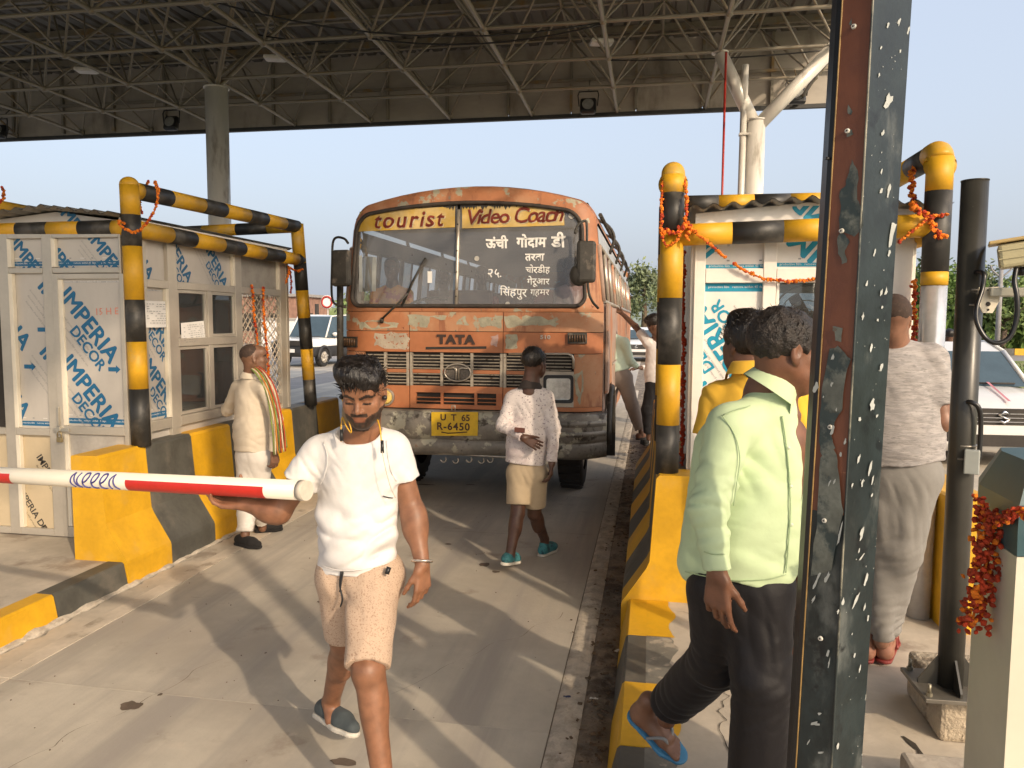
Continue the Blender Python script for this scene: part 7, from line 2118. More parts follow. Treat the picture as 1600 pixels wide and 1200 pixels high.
# ================================================================== person 1: white T-shirt, holding the boom
def man_white():
    Y0 = 2.66; base = (.25, .115, .062)
    t = thing('person', 'man in a white T-shirt and beige shorts walking with one hand on the boom', 'person', (-.75, 2.7, 0))
    hd = Head(pp(568, 614, 2.60), (.10, -.93, -.36), (0, 0, 1), .98)
    nb = pp(566, 686, 2.69)
    shR, shL = pp(497, 708, 2.68), pp(615, 703, 2.70)
    elR, wrR = pp(436, 800, 2.63), pp(384, 788, 2.635)
    elL, wrL = pp(645, 800, 2.71), pp(660, 882, 2.64)
    S = SDF(.0038)
    hd.build(S, nb, True, .058)
    S.cap(nb, nb+V3((0, .0, -.05)), .062, .10, .04, flat=((0, 1, 0), .7))
    head = finish(S, 1)
    S = SDF(.0042)
    S.cap(shR, elR, .050, .042, .02); S.cap(elR, wrR, .044, .027, .02); S.ell(elR+(wrR-elR)*.28+V3((0, 0, -.004)), (.05, .046, .044), None, .03)
    # hand under and behind the boom: palm up, fingers round its far side, thumb over the top
    hand(S, wrR, (-.98, -.02, .05), (0, -.30, .95), (0, .95, .30), ((6, 18, 25), (14, 32, 35), (20, 38, 38), (24, 42, 38)), (.15, .35, 1.25, 0), 1.0, .05, 1.0, 0)
    armR = finish(S, 1)
    S = SDF(.0042)
    S.cap(shL, elL, .050, .042, .02); S.cap(elL, wrL, .043, .027, .02); S.ell(elL+(wrL-elL)*.25, (.047, .044, .07), None, .03)
    hand(S, wrL, (.04, -.12, -1), (-.55, .35, 0), (-.35, -.9, 0), ((16, 26, 20), (24, 32, 24), (30, 38, 28), (34, 42, 30)), (.8, .45, .35, 0), .98, .03)
    armL = finish(S, 1)
    hipR, hipL = pp(538, 905, 2.68), pp(590, 905, 2.66)
    knF, anF = pp(575, 1048, 2.44), pp(602, 1246, 2.37)
    knR, anR = pp(540, 1000, 2.74), pp(517, 1096, 3.00)
    S = SDF(.006)
    S.cap(hipL, knF, .080, .054, .03); S.cap(knF, anF, .051, .034, .03); S.ell(knF+(anF-knF)*.30+V3((.0, .022, 0)), (.045, .049, .11), None, .03)
    S.cap(hipR, knR, .085, .056, .03); S.cap(knR, anR, .054, .036, .03); S.ell(knR+(anR-knR)*.32+V3((0, .02, .0)), (.048, .050, .09), None, .03)
    S.ell(knF+V3((0, -.028, .0)), (.034, .026, .042), None, .02)
    S.cap(anF, anF+V3((0, -.05, -.05)), .035, .035, .02); S.cap(anR, anR+V3((.03, -.05, -.05)), .035, .034, .02)
    S.cap(pp(564, 890, 2.67), pp(563, 740, 2.69), .12, .13, .03, flat=((0, 1, 0), .65))
    legs = finish(S, 1)
    V, Q = join([head, armR, armL, legs])
    C_ = hd.tones(V, base, beard=.92, eyes='down', lips=(.85, .58, .55))
    # knuckles and elbows a touch darker
    for e, r_ in ((elR, .05), (elL, .05), (knF, .06), (V3(wrR)+V3((-.09, 0, 0)), .03)):
        m = np.exp(-((V-e)**2).sum(1)/r_**2)*.25; C_ *= (1-m)[:, None]
    npmesh('body', V, Q, SKIN, t, C_)
    # hair
    S = SDF(.0036); q = hd.sc
    S.ell(hd.w(0, -.020, .045), (.079*q, .096*q, .090*q), hd.R, .02); S.ell(hd.w(.012, .048, .100), (.066*q, .050*q, .040*q), hd.R, .03); S.ell(hd.w(-.035, .060, .075), (.045*q, .035*q, .034*q), hd.R, .03)
    S.ell(hd.w(.045, .0, .095), (.05*q, .07*q, .045*q), hd.R, .03)
    S.ell(hd.w(0, .088, -.012), (.074*q, .060*q, .072*q), hd.R, .012, True)
    for sx in (-1, 1): S.ell(hd.w(sx*.085, .012, -.045), (.030*q, .035*q, .050*q), hd.R, .01, True)
    S.cut(hd.w(0, 0, -.060), -hd.u, .25); S.cut(hd.w(0, .02, -.03), hd.f*.5-hd.u*.85, .25)
    S.disp = lambda P: .0055*pn(hd.loc(P)*np.array([1.3, 1, .55]), 85, 1)+.0035*pn(hd.loc(P)*np.array([1, 1, .4]), 190, 4)
    V, Q = S.mesh(); ho = npmesh('hair', V, Q, HAIRM, t)
    g = MB(); strands(g, hd, 560, (.080, .098, .110), .030, 3, .0, .5, .0016, .5); 
    rg = random.Random(8)
    for i in range(150):      # fringe swept across the forehead
        x = rg.uniform(-.055, .06); p = Vector(hd.w(x, .078+rg.uniform(-.01, .012), .088+rg.uniform(-.012, .012))); dd = Vector(hd.R@np.array([.35 if x < .01 else -.25, .25, -.9]))
        l = rg.uniform(.02, .05); g.path([p, p+dd*l*.5+Vector((0, -.006, .004)), p+dd*l], [.0022, .0018, .0004], 3, False, smooth=False)
    g.build('hair_strands', HAIRM, ho, kind='stuff')
    # beard strands
    # T-shirt
    ch, wa, hem = pp(563, 742, 2.69), pp(558, 825, 2.67), pp(558, 893, 2.66)
    S = SDF(.0052)
    S.cap(shR+V3((.03, 0, -.012)), shL+V3((-.03, 0, -.012)), .062, .062, .04, flat=((0, 1, 0), .95))
    S.cap(ch+V3((0, 0, .03)), wa, .166, .148, .05, flat=((0, 1, 0), .66))
    S.cap(wa, hem, .148, .152, .04, flat=((0, 1, 0), .72), cb=True)
    S.ell(wa+V3((0, -.075, -.03)), (.10, .05, .09), None, .05)
    S.cap(nb+V3((-.06, 0, -.01)), shR+V3((.02, 0, .012)), .045, .05, .04); S.cap(nb+V3((.06, 0, -.01)), shL+V3((-.02, 0, .012)), .045, .05, .04)
    mR = V3(shR)+(V3(elR)-V3(shR))*.50; S.cap(shR, mR, .064, .068, .03, cb=True)
    mL = V3(shL)+(V3(elL)-V3(shL))*.50; S.cap(shL, mL, .062, .066, .03, cb=True)
    S.ell(nb+V3((0, -.035, .035)), (.082, .085, .050), None, .008, True)
    S.cap(nb+V3((0, 0, -.1)), nb+V3((0, -.0, .12)), .060, .066, .006, sub=True)
    S.disp = folds([(shR+V3((.05, -.05, -.06)), .10, (.8, 0, .6), .05, .006), (shL+V3((-.04, -.05, -.07)), .09, (-.7, 0, .7), .05, .005), (wa+V3((-.08, -.05, .0)), .14, (.3, 0, 1), .075, .010), (wa+V3((.09, -.05, -.02)), .13, (-.45, 0, 1), .06, .010),
                    (hem+V3((0, -.05, .02)), .14, (.15, 0, 1), .07, .004), (mR, .09, (1, 0, .5), .05, .004), (mL, .08, (.6, 0, .8), .045, .004), (ch+V3((0, -.1, -.06)), .12, (.9, 0, .5), .12, .004)], 1.3, .0022, 16)
    V, Q = finish(S, 1); shirt_V = V; shirt = npmesh('t_shirt', V, Q, clothmat('white_cotton', (.70, .68, .665), .03), t)
    g = MB(); g.path([Vector(nb)+Vector((.066*math.cos(a*PI/14)*1.08, -.018+.070*math.sin(a*PI/14)*1.0, .006+.022*math.sin(a*PI/14)*1.0)) for a in range(28)], .005, 6, closed=True); g.build('collar_band', clothmat('white_cotton_rib', (.78, .75, .73), .03), shirt)
    WSM = clothmat('white_cotton_seam', (.70, .67, .65), .03)
    seam('hem_seam', V, [(501, 884), (530, 891), (565, 890), (600, 882), (618, 872)], .0016, WSM, shirt)
    seam('armhole_seam', V, [(505, 690), (512, 715), (508, 740), (500, 758)], .0014, WSM, shirt); seam('armhole_seam', V, [(604, 688), (606, 712), (612, 738), (620, 752)], .0014, WSM, shirt)
    seam('pocket_edge', V, [(598, 775), (606, 777), (614, 778)], .0020, BLKPL, shirt)
    # shorts
    S = SDF(.0055)
    pv = pp(564, 900, 2.67)
    S.cap(pv+V3((-.055, 0, .01)), pv+V3((.055, 0, .01)), .105, .105, .04, flat=((0, 1, 0), .92)); 
    hF = V3(hipL)+(V3(knF)-V3(hipL))*1.0; S.cap(hipL+V3((-.015, 0, 0)), hF+V3((-.005, .008, .01)), .104, .078, .05, cb=True)
    hR2 = V3(hipR)+(V3(knR)-V3(hipR))*.90; S.cap(hipR, hR2, .104, .082, .05, cb=True)
    S.disp = folds([(pv+V3((0, -.08, -.08)), .14, (1, 0, .5), .07, .006), (V3(hipL)+(V3(knF)-V3(hipL))*.6, .12, (.5, 0, 1), .09, .005), (V3(knF)+V3((0, -.03, .06)), .09, (.9, 0, .4), .06, .005)], 4.1, .003, 13)
    V, Q = finish(S, 1); sh = npmesh('shorts', V, Q, clothmat('beige_patterned_cotton', (.52, .385, .285), .05, .85, [((.33, .21, .145), 175, .58, .05)]), t)
    wz = pp(563, 893, 2.6)
    g = MB(); g.path(bez([pp(533, 893, 2.555), pp(531, 915, 2.55), pp(535, 935, 2.545), pp(532, 948, 2.545)], 5), .0035, 6); g.path(bez([pp(536, 893, 2.555), pp(534, 905, 2.55), pp(531, 925, 2.545)], 5), .003, 6); g.path([pp(608, 886, 2.575), pp(604, 897, 2.565)], .009, 8); g.build('drawstring', BLKPL, sh, kind='stuff')
    # shoes
    GSH = clothmat('grey_knit_shoe', (.07, .085, .09), .15, .8); WS = mat('pale_sole', (.62, .58, .50), .6, .08, 9, .2)
    shoe(t, pp(495, 1118, 3.05), pp(556, 1155, 2.86), anR, 'shoe', GSH, WS, up=(.12, .25, 1))
    shoe(t, V3((anF[0]+.0, anF[1]+.05, .002)), V3((anF[0]+.03, anF[1]-.22, .002)), anF, 'shoe', GSH, WS)
    # bangle
    bw = V3(wrL)+(V3(elL)-V3(wrL))*.06; bd = nrm(V3(elL)-V3(wrL)); M_ = rot_from(Vector(bd)+Vector((.25, 0, 0)))
    g = MB(); g.path([Vector(bw)+M_@Vector((.037*math.cos(k*PI/12), .034*math.sin(k*PI/12), 0)) for k in range(24)], .0048, 8, closed=True); g.build('bangle', mat('steel_bangle', (.62, .56, .5), .25, .1, 9, 0, metal=.85), t)
    # neckband earphones
    YW = mat('yellow_cable', (.75, .42, .03), .4, .1, 9, 0); e1 = t
    er = Vector(hd.w(.080, .012, -.012)); el = Vector(hd.w(-.080, .012, -.012))
    if er.x > el.x: er, el = el, er
    g = MB(); g.path(bez([er, pp(541, 648, 2.57), pp(548, 668, 2.56), pp(548, 676, 2.565), pp(540, 664, 2.57), pp(535, 652, 2.60), pp(533, 667, 2.585), pp(533, 690, 2.565)], 6), .0022, 6)
    g.path(bez([pp(590, 656, 2.60), pp(594, 670, 2.57), pp(596, 690, 2.56)], 6), .0026, 6)
    eo = g.build('earphone_cable', YW, t, kind='stuff')
    for (x0, y0_, y1_) in ((533.5, 671, 689), (597, 688, 708)):
        g = MB(); g.path([pp(x0, y0_, 2.562), pp(x0+.5, y1_, 2.555)], [.0055, .0065], 10); g.build('control_capsule', BLKPL, eo)
    g = MB(); g.path(bez([pp(597, 705, 2.55), pp(602, 730, 2.54), pp(610, 760, 2.55), pp(618, 778, 2.57)], 5), .0014, 5); g.build('thin_wire', mat('pale_wire', (.6, .5, .4), .6), eo)
    for e in (er, el): MB().ell(e, .009).build('ear_bud', BLKPL, eo)
man_white()
# ================================================================== the other people
def person(label, loc, J, f, skin=(.16, .075, .042), hs=1.0, vox=.007, hair=('short', 1), top=None, legs=None, feet=None, hands=None, beard=0, stache=False, eyes='open', headvox=None, bodyw=1.0, extra=None, up=(0, 0, 1), detail=True, hairmat=None):
    """J: joints as (px, py, Y) -> head neck sa ea wa sb eb wb ha ka aa hb kb ab (a: picture left, b: picture right)"""
    t = thing('person', label, 'person', loc)
    P = {k: (pp(*v) if not isinstance(v, np.ndarray) else v) for k, v in J.items()}
    hd = Head(P['head'], f, up, hs); nb = P['neck']; hv = headvox or vox
    S = SDF(hv); hd.build(S, nb, detail, .054); S.cap(nb, nb+V3((0, 0, -.05)), .06, .09, .04, flat=((0, 1, 0), .75)); parts = [finish(S, 1)]
    for s_ in 'ab':
        if 'w'+s_ not in P: continue
        S = SDF(min(vox, .0055)); sh, el, wr = P['s'+s_], P['e'+s_], P['w'+s_]
        S.cap(sh, el, .046, .038, .02); S.cap(el, wr, .040, .026, .02)
        if hands and s_ in hands: hand(S, wr, *hands[s_])
        parts.append(finish(S, 1))
    S = SDF(vox*1.1)
    mid = (P['ha']+P['hb'])/2
    S.cap(mid, nb+V3((0, 0, -.15)), .11*bodyw, .12*bodyw, .03, flat=((0, 1, 0), .65))
    for s_ in 'ab':
        if 'k'+s_ in P:
            S.cap(P['h'+s_], P['k'+s_], .075, .050, .03); S.cap(P['k'+s_], P['a'+s_], .048, .034, .02); S.ell(P['k'+s_]+(P['a'+s_]-P['k'+s_])*.3, (.045, .047, .09), None, .03)
            S.cap(P['a'+s_], P['a'+s_]+V3((0, 0, -.04)), .034, .034, .01)
    parts.append(finish(S, 1))
    V, Q = join(parts); C_ = hd.tones(V, skin, beard, True, stache, eyes)
    npmesh('body', V, Q, SKIN, t, C_)
    # hair
    if hair:
        kind, dens = hair; q = hs; S = SDF(hv); hm = hairmat or (CROPM if kind == 'crop' else HAIRM)
        g_ = {'short': .006, 'crop': -.004, 'full': .013}[kind]
        S.ell(hd.w(0, -.020, .036), ((.078+g_)*q, (.094+g_)*q, (.082+g_)*q), hd.R, .01)
        if kind == 'full': S.ell(hd.w(0, .03, .10), (.06*q, .055*q, .035*q), hd.R, .03)
        S.ell(hd.w(0, .104, .0), ((.072+g_)*q, .070*q, .074*q), hd.R, .01, True)
        for sx in (-1, 1): S.ell(hd.w(sx*.085, .016, -.045), (.030*q, .032*q, .055*q), hd.R, .01, True)
        S.cut(hd.w(0, -.05, -.058), -hd.u+hd.f*.3, .25); S.cut(hd.w(0, .02, -.025), hd.f*.5-hd.u*.85, .25)
        a_ = .0035 if kind != 'crop' else .0012
        S.disp = lambda X: a_*pn(hd.loc(X), 95, 1)+a_*.7*pn(hd.loc(X), 210, 4)
        V, Q = S.mesh(); ho = npmesh('hair', V, Q, hm, t)
        if kind != 'crop' and dens:
            g = MB(); strands(g, hd, int(260*dens), (.084+g_, .098+g_, .098+g_), .022, 5, .0, .6, .0013); g.build('hair_strands', hm, ho, kind='stuff')
    # upper garment
    if top:
        S = SDF(vox); hemp = pp(*top['hem']); w_ = top.get('w', .15); wh = top.get('wh', w_); fl = top.get('flat', .68); ax_ = top.get('ax', (0, 1, 0))
        sa, sb = P['sa'], P['sb']; chest = (sa+sb)/2*.5+nb*.5+V3((0, 0, -.13)); 
        S.cap(sa+(sb-sa)*.15+V3((0, 0, -.01)), sb+(sa-sb)*.15+V3((0, 0, -.01)), .058, .058, .05)
        S.cap(chest, chest*.35+hemp*.65, w_, (w_+wh)/2, .05, flat=(ax_, fl)); S.cap(chest*.4+hemp*.6, hemp, (w_+wh)/2, wh, .04, flat=(ax_, fl+.04), cb=True)
        S.cap(nb+V3((0, 0, -.02)), sa, .050, .050, .04); S.cap(nb+V3((0, 0, -.02)), sb, .050, .050, .04)
        fs = [(chest+V3((0, 0, -.05)), .14, (.8, 0, .6), .07, .005), (hemp, .16, (.25, .2, 1), .07, .006), (chest*.5+hemp*.5, .15, (-.35, 0, 1), .07, .006)]
        for s_ in 'ab':
            if 'e'+s_ not in P: continue
            sh, el, wr = P['s'+s_], P['e'+s_], P['w'+s_]; r_ = top.get('sl', .055)
            if top['kind'] == 'long':
                S.cap(sh, el, r_+.004, r_-.006, .03); e2 = wr+(el-wr)*.04; S.cap(el, e2, r_-.005, .037, .02, cb=True); S.cap(wr+(el-wr)*.24, e2, .037, .0395, .008, cb=True)
                fs += [(el, .10, nrm(wr-sh), .038, .006), ((el+wr)/2, .10, nrm(wr-el)+V3((.2, 0, .1)), .05, .004), ((sh+el)/2, .10, nrm(el-sh)+V3((.4, 0, 0)), .05, .004)]
            elif top['kind'] == 'tee':
                S.cap(sh, sh+(el-sh)*top.get('slen', .62), r_+.004, r_+.005, .03, cb=True); fs += [(sh, .12, (.7, 0, .6), .05, .004)]
        if top.get('collar'):
            cu_ = V3(top.get('cup', (0, 0, 1))); cc_ = pp(*top['cc']); cr_ = top.get('cr', .061)
            S.cap(nb+V3((0, 0, -.05)), cc_+cu_*.004, cr_+.012, cr_+.001, .025, cb=True); S.cap(nb+cu_*-.0, cc_+cu_*.08, cr_-.006, cr_-.004, .004, sub=True)
        elif top.get('open', True): S.cap(nb+V3((0, 0, -.03)), nb+V3((0, 0, .12)), .058, .060, .006, sub=True)
        if 'extra' in top: top['extra'](S, P, hd)
        S.disp = folds(fs, top.get('seed', 1.0), .0025, 15)
        V, Q = finish(S, 1); P['topV'] = V; to = npmesh(top.get('name', 'shirt'), V, Q, top['m'], t)
        if top.get('collar'):
            g = MB(); c = pp(*top['cc']) if 'cc' in top else nb; n_ = 22; tl = top.get('cup', V3((0, 0, 1)))
            cr = V3(np.cross(tl, hd.f)); cr = nrm(cr); fw = nrm(np.cross(cr, tl)) if True else hd.f
            if float(fw@hd.f) < 0: fw = -fw
            def fcol(u, v):
                a = (-.86+1.72*u)*PI; rr_ = .060+.012*v-.004*math.sin(PI*v)
                h_ = .046-.052*v*1.0
                if v < .4: h_ = -.004+.036*(v/.4); rr_ = top.get('cr', .061)+.002*v
                else: w2 = (v-.4)/.6; h_ = .034+.004*math.sin(PI*w2)-.052*w2-(.022*w2 if abs(a) > 2.2 else 0); rr_ = top.get('cr', .061)+.003+.026*w2
                p = c-fw*math.cos(a)*rr_*1.02+cr*math.sin(a)*rr_+tl*(h_-.008-.012*(1-math.cos(a))*.5)
                return p
            g.grid(fcol, n_, 8); g.build('collar', top.get('cm', top['m']), to)
    if legs:
        S = SDF(vox); r0, r1, r2 = legs.get('r', (.10, .078, .066)); wv = pp(*legs['waist'])
        a_ = P['ha']; b_ = P['hb']; S.cap(a_+V3((0, 0, .02)), b_+V3((0, 0, .02)), r0*.98, r0*.98, .05, flat=(legs.get('ax', (0, 1, 0)), .92)); S.cap(mid, wv, r0*1.12, r0*1.12, .04, flat=(legs.get('ax', (0, 1, 0)), .8))
        fs = [(mid+V3((0, 0, -.05)), .13, (.8, 0, .5), .06, .005)]
        for s_ in 'ab':
            if 'k'+s_ not in P: continue
            h_, k_, an = P['h'+s_], P['k'+s_], P['a'+s_]
            if legs['kind'] == 'shorts': S.cap(h_, h_+(k_-h_)*legs.get('len', .95), r0, r1, .04, cb=True)
            else:
                S.cap(h_, k_, r0, r1, .04); S.cap(k_, an+(k_-an)*legs.get('gap', .08), r1*.98, r2, .03, cb=not legs.get('round'))
                fs += [(k_, .12, nrm(an-h_)+V3((.3, 0, .2)), .06, .006), (an, .16, nrm(an-k_)+V3((.15, 0, .1)), legs.get('cuffwl', .055), .006), ((h_+k_)/2, .14, (1, 0, .25), .07, .003)]
        if 'extra' in legs: legs['extra'](S, P)
        S.disp = folds(fs, legs.get('seed', 3.0), .0028, 14); V, Q = finish(S, 1); npmesh(legs.get('name', 'trousers'), V, Q, legs['m'], t)
    for ft in (feet or []):
        ft(t, P)
    if extra: extra(t, P, hd)
    return t, P, hd
def flatfoot(heel, toe, m1, m2, name='shoe', ank=None, up=(0, 0, 1), vox=.006):
    def f(t, P):
        h_, t_ = V3(heel), V3(toe); a = V3(ank) if ank is not None else h_+nrm(t_-h_)*.05+V3((0, 0, .10)); shoe(t, h_, t_, a, name, m1, m2, up=up, vox=vox)
    return f
def barefoot(heel, toe, skin, sandal, strap, up=(0, 0, 1), vox=.005, sc=1.0):
    """bare foot with five toes in a thong sandal"""
    def f(t, P):
        h_, to = V3(heel), V3(toe); ax_ = nrm(to-h_); u = nrm(V3(up)-ax_*float(V3(up)@ax_)); sd_ = np.cross(ax_, u); L = float(np.linalg.norm(to-h_))*.95
        S = SDF(vox*.7); b = h_+u*.020
        S.cap(b+ax_*.03+u*.012, b+ax_*L*.66+u*.004, .030, .026, .03, flat=(u, .9)); S.cap(b+ax_*.05+u*.02, b+ax_*L*.66+sd_*.018+u*.002, .027, .020, .03); S.cap(b+ax_*.05+u*.02, b+ax_*L*.66-sd_*.022+u*.0, .027, .017, .03)
        S.cap(b+ax_*.035+u*.02, b+ax_*.035+u*.10, .033, .033, .03)
        for k, (o_, l_, r_) in enumerate(((.026, 1.0, .0125), (.009, .985, .0088), (-.006, .955, .0082), (-.020, .915, .0078), (-.033, .87, .0075))):
            S.cap(b+ax_*L*.68+sd_*o_*.85-u*.002, b+ax_*L*(l_-.04)+sd_*o_-u*.006, r_*1.0, r_, .008)
        V, Q = finish(S, 1); npmesh('foot', V, Q, SKIN, t, np.tile(np.array(skin, np.float32), (len(V), 1)))
        S = SDF(vox); S.cap(h_+ax_*.03, h_+ax_*L*.72, .037, .050, .03); S.cap(h_+ax_*L*.72, to-ax_*.028, .050, .040, .02); S.cut(h_+ax_*.1+u*.006, u, .3); S.cut(h_+ax_*.1-u*.010, -u, .3)
        V, Q = finish(S, 1); so_ = npmesh('sandal', V, Q, sandal, t)
        g = MB(); c0 = h_+ax_*L*.80+sd_*.016+u*.012
        for s_ in (-1, 1): g.path(bez([c0, h_+ax_*L*.66+sd_*s_*.028+u*.050, h_+ax_*L*.45+sd_*s_*.047+u*.012], 5), .006, 6)
        g.build('strap', strap, so_)
    return f
PRINTED = clothmat('white_printed_shirt', (.66, .60, .58), .05, .8, [((.20, .14, .17), 80, .605, .03), ((.50, .42, .42), 5, .58, .1)])
KHAKI = clothmat('khaki_cotton', (.42, .33, .22), .06)
TEALS = clothmat('teal_shoe', (.05, .20, .22), .2, .7, [((.03, .08, .10), 30, .55, .05)]); PSOLE = MATS['pale_sole']
# ---- printed shirt man seen from behind
def ex1(t, P, hd):
    g = MB(); c = P['neck']
    g.grid(lambda u, v: c+V3((.062*math.sin(2*PI*u)*(1+.55*v), .060*math.cos(2*PI*u)*(1+.25*v), .030-.060*v-.012*math.cos(2*PI*u))), 26, 5); g.build('dark_collar', clothmat('dark_brown_collar', (.035, .028, .026), .1), t)
    p = pp(812, 672, 5.27); MB().box(p, (.075, .01, .035), Matrix.Rotation(R(4), 3, 'Y'), .003).build('dark_tag', clothmat('dark_tag_cloth', (.12, .05, .04)), t)
person('man seen from behind in a white printed shirt and khaki shorts facing the bus', (-.86, 5.45, 0),
    dict(head=(835, 567, 5.47), neck=(829, 602, 5.45), sa=(802, 624, 5.46), ea=(786, 664, 5.40), wa=(818, 684, 5.29), sb=(852, 622, 5.45), eb=(865, 670, 5.42), wb=(862, 724, 5.36),
         ha=(812, 742, 5.45), ka=(809, 802, 5.38), aa=(797, 866, 5.28), hb=(836, 742, 5.46), kb=(835, 803, 5.52), ab=(851, 842, 5.72)),
    (.42, .90, -.05), (.085, .040, .026), .98, .006, ('short', .6),
    dict(kind='long', m=PRINTED, hem=(821, 724, 5.45), w=.140, wh=.148, sl=.058, open=True, seed=2.2), dict(kind='shorts', m=KHAKI, waist=(823, 722, 5.45), len=.78, r=(.093, .088, .07)),
    [flatfoot(pp(786, 884, 5.20), pp(811, 878, 5.42), TEALS, PSOLE, ank=pp(797, 866, 5.28)), flatfoot(V3((-.795, 5.66, .002)), V3((-.70, 5.90, .002)), TEALS, PSOLE, ank=pp(851, 842, 5.72))],
    dict(a=((.92, -.05, -.45), (.2, -.9, .1), (0, .2, .9), (20, 30, 25), (.8, .4, .3), .95), b=((-.05, .05, -1), (-.8, 0, 0), (0, .9, 0), (25, 35, 25), (.8, .45, .2), .95)), extra=ex1)
# ---- cream kurta man with a striped scarf
CREAMC = clothmat('cream_cotton', (.62, .54, .43), .05); OFFW = clothmat('off_white_cotton', (.66, .62, .57), .04)
BSH = clothmat('black_suede', (.018, .017, .017), .2)
SCARFC = [clothmat('scarf_green', (.20, .26, .06)), clothmat('scarf_cream', (.62, .52, .35)), clothmat('scarf_red', (.42, .07, .03)), clothmat('scarf_orange', (.55, .22, .04))]
def scarf(t, pts, w0, w1, side, n=7):
    """pleated stripes lying side by side along a path"""
    P_ = bez(pts, 6); g = MB()
    for k in range(n):
        off = (k/(n-1)-.5)
        path = [Vector(p)+Vector(side)*off*(w0+(w1-w0)*i/(len(P_)-1))+Vector((0, .006*math.sin(k*2.2+i*.5), .0)) for i, p in enumerate(P_)]
        g.path(path, (w0+w1)/2/n*.62, 6, True, mi=(0, 1, 3, 0, 2, 1, 2, 3)[k % 8])
    return g.build('striped_scarf', SCARFC, t)
def ex2(t, P, hd):
    scarf(t, [pp(386, 577, 5.66), pp(399, 575, 5.50), pp(414, 592, 5.44), pp(427, 625, 5.41), pp(434, 665, 5.41), pp(437, 708, 5.43)], .05, .085, (1, .25, .35))
    scarf(t, [pp(428, 650, 5.46), pp(438, 672, 5.46), pp(441, 700, 5.47)], .05, .07, (1, 0, .2), 4)
person('man in cream kurta and off white trousers with a striped scarf beside the left booth', (-3.1, 5.55, 0),
    dict(head=(397, 560, 5.55), neck=(393, 592, 5.56), sa=(373, 606, 5.62), ea=(357, 640, 5.70), wa=(372, 622, 5.92), sb=(416, 606, 5.48), eb=(431, 654, 5.46), wb=(428, 706, 5.47),
         ha=(389, 715, 5.58), ka=(386, 775, 5.56), aa=(383, 836, 5.50), hb=(406, 715, 5.56), kb=(404, 770, 5.64), ab=(410, 818, 5.86)),
    (.80, .60, .02), (.17, .085, .05), 1.0, .0065, ('crop', 0),
    dict(kind='long', m=CREAMC, hem=(396, 703, 5.57), w=.142, wh=.158, sl=.057, collar=True, cc=(393, 585, 5.56), seed=5.0, flat=.74), dict(kind='trousers', m=OFFW, waist=(397, 705, 5.57), r=(.10, .082, .066)),
    [flatfoot(PZ(368, 850, .005), PZ(408, 858, .005), BSH, BSH, 'loafer', ank=pp(383, 836, 5.50)), flatfoot(PZ(398, 832, .005), PZ(443, 828, .005), BSH, BSH, 'loafer', ank=pp(410, 818, 5.86))],
    dict(b=((.0, .1, -1), (-.6, .3, 0), (.6, .8, 0), (25, 40, 30), (.8, .45, .2), .95)), extra=ex2)
# ---- mint shirt man in the foreground
MINT = clothmat('mint_green_cotton', (.52, .64, .40), .05, .8, wr=.25); BTR = clothmat('charcoal_trousers', (.011, .010, .012), .12, .6, wr=.4)
SK4 = (.17, .075, .042)
BLUESAN = mat('blue_rubber', (.05, .21, .38), .55, .1, 10, .2); GREYST = mat('grey_strap', (.25, .26, .26), .5, .1, 9, .1)
def ex4t(S, P, hd):
    # hanging front of the shirt and back pleat
    S.cap(pp(1214, 660, 2.24), pp(1226, 880, 2.18), .048, .043, .05, flat=((0, 1, 0), .5)); S.cap(pp(1130, 700, 2.26), pp(1095, 880, 2.27), .085, .07, .06, flat=((0, 1, 0), .7))
def ex4(t, P, hd):
    # placket, buttons and front flap edge
    V = P['topV']; MS = clothmat('mint_dark_seam_thread', (.36, .47, .28), .05)  # seam thread in a darker green than the shirt
    seam('placket_seam', V, [(1222, 650), (1228, 690), (1233, 740), (1235, 800), (1232, 850), (1228, 895)], .0022, MS, t, 8)
    seam('armhole_seam', V, [(1128, 648), (1148, 680), (1156, 715), (1152, 750), (1146, 790)], .0016, MS, t, 6)
    seam('yoke_seam', V, [(1172, 634), (1150, 640), (1130, 648)], .0014, MS, t)
    seam('hem_seam', V, [(1070, 893), (1100, 900), (1150, 907), (1200, 905), (1228, 898)], .0014, MS, t)
    seam('cuff_seam', V, [(1100, 862), (1115, 866), (1132, 866)], .0016, MS, t)
    for (x, y) in ((1236, 700), (1240, 760), (1241, 820)):
        q = onmesh(V, x-4, y, .002)
        if q: MB().ell(q, (.005, .003, .005), None, 8, 6).build('button', mat('button_pale', (.6, .66, .5), .3), t)
